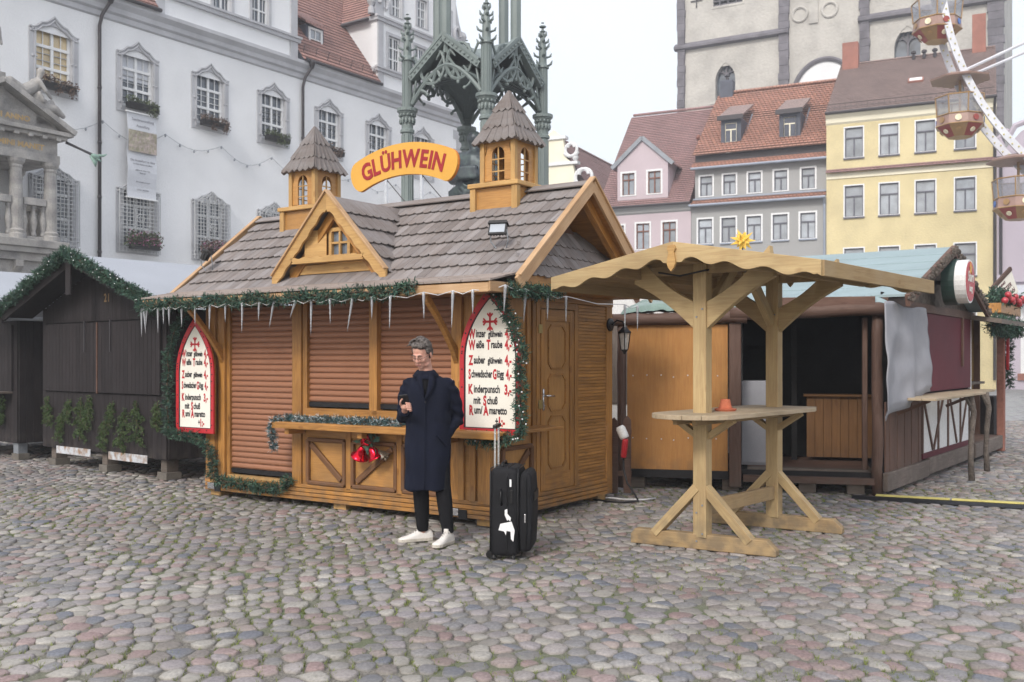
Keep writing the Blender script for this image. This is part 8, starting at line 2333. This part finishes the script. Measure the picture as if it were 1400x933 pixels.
# grey timber wall and white half-timbered bay glimpsed behind
gw = thing("grey_shed", "greyed board shed with a white half-timbered gable, glimpsed between kiosk and stall", "shed", (1.15, 14.6, 0), R(-12))
for k in range(16): plank("board", -.5 + k * .12, -.5 + k * .12 + .115, -.02, .0, .95, 2.2, 'grey_old', gw, .003)
MB().box(-.5, 2.2, .0, 1.4, 0, 2.25).build("inner_wall", 'white_panel', gw)
MB().prism([(-.5, 2.25), (3.0, 2.25), (2.2, 2.95), (.2, 2.95)], FN_XZ, .0, .06).build("gable_panel", 'white_panel', gw)
for a, b in (((.1, 2.28), (.45, 2.9)), ((.8, 2.28), (.45, 2.9)), ((1.1, 2.28), (1.45, 2.9)), ((.9, 2.28), (.9, 2.93)), ((1.9, 2.28), (1.5, 2.9))): beam("timber", (a[0], -.01, a[1]), (b[0], -.01, b[1]), .07, .03, 'brown_board', gw, up=(0, 1, 0))
plank("timber_sill", -.5, 2.6, -.03, .02, 2.2, 2.27, 'brown_board', gw)

# ------------------------------------------------------------------ the man
MX, MY = -.713, 8.62
MAN = thing("person", "man in a long navy coat, black trousers and white sneakers looking down at his phone", "person", (MX, MY, 0), 0)
HEADC = Vector((-.066, -.045, 1.644)); HROT = Euler((R(24), R(2), R(-24)), 'XYZ')
HM = Matrix.Translation(HEADC) @ HROT.to_matrix().to_4x4()
def hp(x, y, z): return HM @ Vector((x, y, z))
def hell(mb, c, r, rot=(0, 0, 0), seg=20, rings=14):
    rm = HROT.to_matrix() @ Euler(rot).to_matrix()
    o = len(mb.v)
    vs = []; fs = []
    for i in range(rings + 1):
        th = PI * i / rings
        for k in range(seg):
            a = 2 * PI * k / seg
            vs.append(hp(*c) + rm @ Vector((r[0] * math.sin(th) * math.cos(a), r[1] * math.sin(th) * math.sin(a), -r[2] * math.cos(th))))
    for i in range(rings):
        for k in range(seg):
            k2 = (k + 1) % seg; fs.append((i * seg + k, i * seg + k2, (i + 1) * seg + k2, (i + 1) * seg + k))
    mb.add(vs, fs)
bd = MB()
# head: face towards -y
hell(bd, (0, .012, .045), (.077, .098, .088)); hell(bd, (0, -.022, -.005), (.066, .070, .098)); hell(bd, (0, -.032, -.060), (.050, .052, .046)); hell(bd, (0, -.066, -.086), (.024, .020, .018))
hell(bd, (0, -.084, .030), (.048, .014, .010)); 
for s_ in (-1, 1):
    hell(bd, (s_ * .032, -.070, -.020), (.026, .022, .024)); hell(bd, (s_ * .079, .010, -.005), (.009, .020, .032), (.2, 0, s_ * .25)); hell(bd, (s_ * .030, -.083, .006), (.016, .009, .009)); hell(bd, (s_ * .045, -.02, -.075), (.020, .04, .024))
for k in range(6): t = k / 5; hell(bd, (0, -.092 - .016 * t, .020 - .042 * t), (.010 + .005 * t, .012, .012), seg=10, rings=8)
for s_ in (-1, 1): hell(bd, (s_ * .012, -.097, -.026), (.009, .010, .008), seg=10, rings=8)
hell(bd, (0, -.088, -.055), (.025, .010, .006), seg=12, rings=8); hell(bd, (0, -.086, -.066), (.022, .010, .006), seg=12, rings=8)
NB = Vector((-.035, .015, 1.46))
bd.tube([NB, NB.lerp(hp(0, .02, -.06), .5), hp(0, .015, -.05)], [.062, .058, .057], 16)
# torso, limbs (under the clothes)
bd.loft([(-.01, .03, .86, .155, .10), (-.01, .03, .98, .15, .10), (-.015, .02, 1.12, .14, .095), (-.02, .02, 1.3, .165, .105), (-.02, .015, 1.42, .155, .085), (-.03, .015, 1.49, .07, .06)], 20, 2.2)
SLs, SRs = Vector((-.192, .02, 1.388)), Vector((.162, .03, 1.388))
ELs, ERs = Vector((-.232, .075, 1.115)), Vector((.222, .12, 1.085))
WLs, WRs = Vector((-.205, -.175, 1.165)), Vector((.105, -.045, .905))
def limb(mb, pts, rads, n=14):
    mb.tube(pts, rads, n)
    for p, r in zip(pts, rads): mb.ell(p, (r, r, r), seg=n, rings=8)
limb(bd, [SLs, ELs, WLs], [.05, .038, .026]); limb(bd, [SRs, ERs, WRs], [.05, .038, .026])
HL, HR = Vector((-.095, .03, .90)), Vector((.085, .03, .90))
KL, KR = Vector((-.088, .025, .50)), Vector((.108, .0, .50))
AL, AR = Vector((-.075, .10, .09)), Vector((.158, -.045, .09))
limb(bd, [HL, KL, AL], [.075, .05, .034]); limb(bd, [HR, KR, AR], [.075, .05, .034])
# his right hand (image left) holding the phone
PH_C = Vector((-.190, -.290, 1.262))     # phone centre
hb = MB()
palm_c = Vector((-.192, -.245, 1.205))
bd.tube([WLs, (WLs + palm_c) / 2, palm_c], [.026, .028, .030], 12)
bd.ell(palm_c, (.042, .026, .034), rot=(R(-25), 0, R(5)), seg=14, rings=9)
def finger(pts, r): bd.tube(pts, [r, r * .95, r * .88, r * .75][:len(pts)], 8); [bd.ell(p, (r * .95,) * 3, seg=8, rings=6) for p in pts]
for k in range(4):
    z = 1.228 - .019 * k; x0 = -.172 + .004 * k; rr_ = (.0088, .0092, .0088, .0078)[k]
    finger([Vector((x0 + .008, -.250, z - .008)), Vector((x0 + .026, -.272, z - .002)), Vector((x0 + .020, -.304, z + .004)), Vector((x0 - .006, -.316, z + .008))], rr_)
finger([Vector((-.222, -.250, 1.205)), Vector((-.232, -.275, 1.225)), Vector((-.226, -.300, 1.250)), Vector((-.212, -.308, 1.268))], .0098)
body = bd.build("body", 'skin', MAN)
remesh(body, .0042, 2)
# his left hand stays in the coat pocket
# trousers and shoes
def leg(mb, h, k, a, r):
    pts = []; rad = []
    for i in range(9):
        t = i / 8; p = h.lerp(k, t); pts.append(p); rad.append(r[0] + (r[1] - r[0]) * t)
    for i in range(1, 9):
        t = i / 8; p = k.lerp(a, t); p = p + Vector((0, .012 * math.sin(PI * t), 0)); pts.append(p); rad.append(r[1] + (r[2] - r[1]) * t + .006 * math.sin(t * PI) + .003 * math.sin(t * 24 + h.x * 20) * (t > .5))
    mb.tube(pts, rad, 18)
tr = MB(); leg(tr, HL, KL, AL + Vector((0, 0, .0)), (.088, .072, .050)); leg(tr, HR, KR, AR, (.080, .070, .050)); tr.ell((-.02, .03, .92), (.13, .10, .1))
trs = tr.build("trousers", 'trousers', MAN); remesh(trs, .010, 3)
def shoe(label, heel, toe):
    heel = Vector(heel); toe = Vector(toe); d = (toe - heel); l = d.length; d.normalize(); an = math.atan2(d.y, d.x)
    s_ = bpy.data.objects.new("shoe", None); COL.objects.link(s_); s_.parent = MAN; s_.location = heel; s_.rotation_euler = (0, 0, an)
    # local x heel->toe
    up_ = MB(); N_ = 12; prof = [(0, .030, .075, .030), (.06, .036, .098, .03), (.14, .037, .105, .03), (.24, .036, .112, .028), (.36, .036, .104, .028), (.48, .038, .086, .028), (.62, .043, .066, .028), (.76, .048, .052, .028), (.88, .044, .043, .028), (.96, .030, .034, .028), (1.0, .008, .026, .026)]
    vs = []; fs = []
    for (t, w, h, zb_) in prof:
        for k in range(N_):
            a = PI * k / (N_ - 1); y = -w * math.cos(a); z = zb_ + (h - zb_) * math.sin(a) ** .75
            vs.append((l * t, y, z))
    for i in range(len(prof) - 1):
        for k in range(N_ - 1): a = i * N_ + k; fs.append((a, a + 1, a + N_ + 1, a + N_))
    up_.add(vs, fs)
    up_.add([vs[k] for k in range(N_)], [tuple(range(N_ - 1, -1, -1))])
    u = up_.build("upper", 'shoe_white', s_, smooth=True)
    so = MB(); ring_ = []
    for t, w in ((0, .018), (.02, .034), (.12, .041), (.3, .040), (.5, .042), (.66, .050), (.8, .051), (.92, .040), (.99, .016)): ring_.append((l * t * 1.015 - .003, -w))
    poly = ring_ + [(a, -b) for a, b in reversed(ring_)]
    so.prism(poly, FN_XY, .002, .030); so.build("sole", 'sole', s_, bevel=.004)
    la = MB()
    for k in range(5):
        t = .36 + .07 * k; z = .112 - .013 * k; la.tube([(l * t, -.024, z - .010), (l * t + .006, 0, z + .003), (l * t, .024, z - .010)], .0035, 5)
    la.tube([(l * .34, 0, .118), (l * .31, .03, .112), (l * .36, .045, .098)], .003, 4); la.build("laces", 'shoe_white', s_)
    MB().prism([(l * .30, .098), (l * .36, .104), (l * .37, .135), (l * .31, .14)], FN_XZ, -.022, .022).build("tongue", 'shoe_white', s_, bevel=.006)
    return s_
shoe("", (.005, .135, 0), (-.285, .02, 0)); shoe("", (.190, -.005, 0), (.055, -.255, 0))
# coat: one remeshed body of skirt, chest and sleeves
ct = MB()
hem = .468
ct.loft([(-.035, .02, hem, .198, .150), (-.033, .02, .60, .200, .150), (-.030, .02, .75, .203, .150), (-.025, .02, .90, .203, .148), (-.018, .018, 1.05, .195, .140), (-.015, .015, 1.18, .190, .135), (-.015, .012, 1.30, .195, .130), (-.017, .012, 1.37, .186, .115), (-.022, .015, 1.425, .148, .095), (-.03, .02, 1.475, .090, .075)], 36, 2.35)
ct.tube([SLs + Vector((.03, 0, .0)), SLs.lerp(ELs, .35), SLs.lerp(ELs, .7), ELs + Vector((-.006, .008, -.012)), ELs.lerp(WLs, .35), ELs.lerp(WLs, .7), ELs.lerp(WLs, .93)], [.078, .078, .070, .068, .060, .054, .048], 20)
ct.ell(SLs + Vector((.022, 0, -.005)), (.080, .075, .062)); ct.ell(ELs + Vector((-.006, .008, -.012)), (.066, .066, .066))
ct.tube([SRs + Vector((-.03, 0, .0)), SRs.lerp(ERs, .35), SRs.lerp(ERs, .7), ERs + Vector((.004, .008, -.012)), ERs.lerp(WRs, .35), ERs.lerp(WRs, .7), WRs], [.076, .074, .066, .062, .058, .054, .048], 20)
ct.ell(SRs + Vector((-.022, 0, -.005)), (.080, .075, .062)); ct.ell(ERs + Vector((.004, .008, -.012)), (.062, .062, .062))
coat = ct.build("coat", 'coat', MAN); remesh(coat, .0085, 4)
me = coat.data; nv = len(me.vertices); co = np.zeros(nv * 3, np.float32); me.vertices.foreach_get("co", co); co = co.reshape(-1, 3)
no = np.array([v.normal[:] for v in me.vertices], np.float32)
out = []
for i in range(nv):
    x, y, z = (float(q) for q in co[i])
    f = 0.0
    sk = max(0, min(1, (1.15 - z) / .5))
    f += sk * .010 * math.sin(x * 34 + 2.2 * noise.noise(Vector((x * 3, y * 3, z * 2)))) * (1 if abs(x) < .3 else 0)
    f += .010 * noise.noise(Vector((x * 9, y * 9, z * 5)))
    ar = max(0, min(1, (abs(x + .02) - .16) / .06)) * (1 if 1.0 < z < 1.42 else 0)
    f += ar * .005 * math.sin(z * 70 + x * 40 + 3 * noise.noise(Vector((x * 6, y * 6, z * 6))))
    f += .006 * math.sin((z - 1.0) * 42 + x * 26) * max(0, 1 - abs(z - 1.05) / .16) * (1 if x > .05 else .3)
    out.append(f)
co += no * np.array(out, np.float32)[:, None]
me.vertices.foreach_set("co", co.ravel()); me.update()
# neckline opening: black knit, collar, lapels, placket, pocket, cuffs
kn = MB(); kn.loft([(-.035, -.035, 1.30, .050, .092), (-.035, -.035, 1.36, .060, .092), (-.038, -.028, 1.42, .065, .085), (-.042, -.010, 1.47, .068, .070), (-.046, .004, 1.490, .063, .058), (-.048, .008, 1.505, .062, .056)], 24, 2.1); kn.build("turtleneck", 'sweater', MAN, smooth=True)
cl = MB()
def strip(mb, a, b, th=.007):
    n = len(a); vs = []; fs = []
    for p, q in zip(a, b):
        p, q = Vector(p), Vector(q); vs += [p, q]
    for i in range(n - 1): fs.append((2 * i, 2 * i + 1, 2 * i + 3, 2 * i + 2))
    mb.add(vs, fs)
# turned-down collar going round the back of the neck, falling to points in front
inn_, out_ = [], []
for k in range(17):
    t = k / 16; a = R(-62) + R(304) * t; a += R(0)
    front = abs(t - .5) * 2
    x = -.04 + .074 * math.sin(a + PI) * -1; y = .004 + .070 * math.cos(a + PI) * -1 * -1
    ang = PI * (1.18 - 2.36 * t)      # from front-left round the back to front-right
    ix, iy = -.042 + .073 * math.sin(ang) * 1.0, .004 + .072 * math.cos(ang)
    ox, oy = -.040 + (.112 + .030 * front ** 3) * math.sin(ang), .004 + (.108 + .030 * front ** 3) * math.cos(ang)
    inn_.append((ix, iy, 1.515 - .020 * front)); out_.append((ox, oy, 1.465 - .045 * front ** 2))
strip(cl, inn_, out_)
c_o = cl.build("collar", 'coat', MAN, smooth=True); s2 = c_o.modifiers.new("t", 'SOLIDIFY'); s2.thickness = .012; s2.offset = 0
lp = MB()
cy = lambda z: -.122 - .010 * max(0, min(1, (1.4 - z) / .3))
strip(lp, [(-.105, -.075, 1.468), (-.098, -.118, 1.42), (-.080, -.130, 1.36), (-.060, -.138, 1.31), (-.043, -.142, 1.272)], [(-.072, -.085, 1.480), (-.062, -.130, 1.43), (-.052, -.142, 1.37), (-.044, -.146, 1.315), (-.038, -.146, 1.272)])
strip(lp, [(.030, -.075, 1.468), (.048, -.112, 1.42), (.040, -.128, 1.36), (.010, -.140, 1.30), (-.030, -.146, 1.25)], [(-.005, -.085, 1.482), (-.002, -.128, 1.43), (-.010, -.142, 1.37), (-.022, -.148, 1.31), (-.036, -.148, 1.25)])
l_o = lp.build("lapels", 'coat', MAN, smooth=True); s2 = l_o.modifiers.new("t", 'SOLIDIFY'); s2.thickness = .012; s2.offset = 0
pk = MB(); P_ = []
for k in range(9):
    z = 1.26 - .79 * k / 8; P_.append((-.036 - .004 * k / 8, -.146 + .0015 * k / 8 - (.004 if 2 < k < 7 else 0), z))
pk.tube(P_, .006, 6, flat=.6); pk.build("placket_seam", 'coat', MAN, smooth=True)
MB().ell((-.030, -.152, 1.235), (.008, .004, .008), seg=10, rings=6).build("button", 'black', MAN)
# pocket welt with the sleeve entering it
beam("pocket_welt", (.070, -.140, .945), (.150, -.098, .860), .014, .035, 'coat', MAN, .004, up=(0, -1, .2))
# hair
hr = MB(); 
hell(hr, (0, .022, .058), (.083, .098, .082)); hell(hr, (0, .052, .012), (.078, .064, .078)); hell(hr, (-.012, -.040, .108), (.056, .048, .028)); hell(hr, (.028, -.046, .100), (.044, .038, .026))
for s_ in (-1, 1): hell(hr, (s_ * .072, .0, .045), (.014, .040, .036))
rh = random.Random(2)
for k in range(70):
    a = rh.uniform(-1.3, 1.3); b_ = rh.uniform(.15, 1.35)
    p0 = (math.sin(a) * .082 * math.cos(b_ * .5), -.03 + .10 * math.sin(b_) * math.cos(a * .6), .065 + .078 * math.cos(a) * math.cos(b_ * .3))
    p1 = (p0[0] * 1.08 - .03, p0[1] - .035, p0[2] + .010 - abs(p0[0]) * .12)
    hr.tube([hp(*p0), hp((p0[0] + p1[0]) / 2, (p0[1] + p1[1]) / 2, (p0[2] + p1[2]) / 2 + .010), hp(*p1)], [.009, .008, .003], 5)
hro = hr.build("hair", 'hair', MAN); remesh(hro, .0042, 1)
# face details: brows, closed-down eyes, lips, glasses
eb = MB()
for s_ in (-1, 1):
    eb.tube([hp(s_ * .012, -.1015, .030), hp(s_ * .030, -.1015, .036), hp(s_ * .050, -.088, .030)], [.0035, .0045, .002], 6)
eb.build("eyebrows", 'hair', MAN)
ee = MB()
for s_ in (-1, 1): ee.tube([hp(s_ * .017, -.0915, .002), hp(s_ * .030, -.0945, -.002), hp(s_ * .043, -.086, .002)], [.0018, .0026, .0018], 6)
ee.build("eyelids", pm('lash_line', L((92, 62, 54)), .6), MAN)
lpz = MB(); lpz.tube([hp(-.022, -.092, -.060), hp(0, -.0985, -.0585), hp(.022, -.092, -.060)], [.0015, .004, .0015], 6); lpz.build("lips", 'lip', MAN)
gl_ = MB()
for s_ in (-1, 1):
    gl_.tube([hp(s_ * .033 + .025 * math.cos(a), -.108 + abs(.3 * .025 * math.cos(a)) * (1 if math.cos(a) * s_ > 0 else 0), .004 + .017 * math.sin(a)) for a in [2 * PI * k / 16 for k in range(17)]], .0011, 5)
    gl_.tube([hp(s_ * .059, -.100, .008), hp(s_ * .080, -.05, .012), hp(s_ * .085, .01, .010)], .0014, 5)
gl_.tube([hp(-.009, -.110, .008), hp(0, -.112, .011), hp(.009, -.110, .008)], .0012, 5)
gl_.build("glasses", 'dark_metal', MAN)
# phone held in the hand
ph = thing("smartphone", "dark smartphone held in the man's right hand", "phone", (MX + PH_C.x, MY + PH_C.y + .002, PH_C.z - .012), 0)
pr = (R(-48), R(-6), R(-8))
MB().box(-.037, .037, -.074, .074, -.004, .004).build("case", 'black', ph, bevel=.003, rot=pr); MB().box(-.034, .034, -.070, .070, .0041, .0048).build("screen", 'glass', ph, rot=pr)

# ------------------------------------------------------------------ the suitcase
SC = thing("suitcase", "upright black fabric suitcase with extended steel handle and torn paper tags", "suitcase", (-.185, 7.905, 0), R(-8))
# x: thickness (back at x=0, pocket side at x>0); y: width away from the camera; z up
w, d, h = .270, .47, .73
def shell(x0, x1, y0, y1, z0, z1, r, mat, nm, bulge=0.0, smooth=True):
    rings = []
    n = 12; vs = []; fs = []
    for k, zz in enumerate([z0, z0 + .010, z0 + .035, z0 + (z1 - z0) * .25, z0 + (z1 - z0) * .5, z0 + (z1 - z0) * .75, z1 - .045, z1 - .014, z1]):
        ins = (.035, .012, .0, -bulge * .6, -bulge, -bulge * .7, .0, .016, .045)[k]
        rings.append(((x0 + x1) / 2, (y0 + y1) / 2, zz, (x1 - x0) / 2 - ins, (y1 - y0) / 2 - ins * .6))
    return MB().loft(rings, 40, 6.5).build(nm, mat, SC, smooth=smooth)
shell(0, .245, 0, d, .03, h, .04, 'case_fabric', "shell", .004)
shell(.235, .340, .03, d - .03, .06, h - .03, .03, 'case_fabric', "front_pocket", .012)
for x in (.012, .235):
    pts = [(x, -.004, .07), (x, -.006, .35), (x, -.004, h - .05), (x, .03, h - .004), (x, d - .03, h - .004)]; MB().tube(pts, .006, 6).build("piping", 'case_trim', SC, smooth=True)
MB().tube([(.150, -.006, .07), (.150, -.008, .4), (.150, -.005, h - .06), (.150, .03, h + .001), (.150, d - .04, h + .001)], .0045, 6).build("zip", 'case_trim', SC)
MB().tube([(.295, .01, .09), (.300, .005, .35), (.295, .012, h - .09), (.288, .06, h - .035), (.288, d - .06, h - .035)], .005, 6).build("zip", 'case_trim', SC)
for (x, y) in ((.035, .04), (.19, .04), (.035, d - .04), (.19, d - .04)): MB().lathe([(.022, 0), (.024, .01), (.018, .035)], 10).build("foot", 'case_trim', SC, loc=(x, y, 0))
for y in (.05, d - .05): MB().lathe([(.03, -.012), (.032, -.008), (.032, .008), (.03, .012)], 14).build("wheel", 'case_trim', SC, loc=(.0, y, .032), rot=(PI / 2, 0, 0))
for y in (.14, d - .14): MB().box(-.010, .006, y - .009, y + .009, h - .12, 1.045).build("handle_rod", 'steel', SC, bevel=.002, loc=(.03, 0, 0))
MB().box(.012, .046, .11, d - .11, 1.04, 1.072).build("pull_handle", 'black', SC, bevel=.008)
MB().tube([(.09, .12, h), (.09, .14, h + .028), (.09, d - .14, h + .028), (.09, d - .12, h)], .011, 8).build("carry_handle", 'case_trim', SC, smooth=True)
MB().tube([(.10, -.004, .44), (.10, -.026, .46), (.10, -.026, .54), (.10, -.004, .56)], .009, 8).build("side_handle", 'case_trim', SC, smooth=True)
MB().box(.172, .196, -.012, -.004, .455, .56).build("combination_lock", 'case_trim', SC, bevel=.003)
for k in range(3): MB().lathe([(.006, 0), (.006, .006)], 10).build("lock_dial", 'black', SC, loc=(.184, -.010, .475 + k * .025), rot=(PI / 2, 0, 0))
MB().box(.168, .184, -.012, -.007, .585, .645).build("zip_puller", 'paper', SC, bevel=.004)
MB().box(.285, .297, -.006, .004, .30, .37).build("zip_puller", 'steel', SC, bevel=.003)
MB().prism([(0, 0), (.09, .02), (.115, -.05), (.105, -.14), (.085, -.12), (.082, -.06), (.05, -.055), (.045, -.09), (.03, -.06), (-.015, -.05)], FN_XZ, -.002, .0).build("torn_tag", 'paper', SC, loc=(.095, -.013, .29))
MB().prism([(0, 0), (.02, .01), (.022, -.03), (.05, -.06), (.045, -.09), (.03, -.075), (.02, -.085), (-.0, -.04)], FN_XZ, -.002, .0).build("torn_tag", 'paper', SC, loc=(.130, -.012, .40))
MB().box(.350, .356, .09, d - .09, .46, .53).build("strap", 'case_trim', SC, bevel=.001)

# ------------------------------------------------------------------ damp winter air
m_ = bpy.data.materials.new("haze"); m_.use_nodes = True; nt_ = m_.node_tree; nt_.nodes.clear()
o_ = nt_.nodes.new("ShaderNodeOutputMaterial"); v_ = nt_.nodes.new("ShaderNodeVolumePrincipled")
v_.inputs["Color"].default_value = (.93, .95, 1.0, 1); v_.inputs["Density"].default_value = .0020; v_.inputs["Anisotropy"].default_value = .2
nt_.links.new(v_.outputs[0], o_.inputs["Volume"]); M['haze'] = m_
MB().box(-510, 510, -35, 910, -1.1, 50).build("haze", 'haze', kind='stuff')
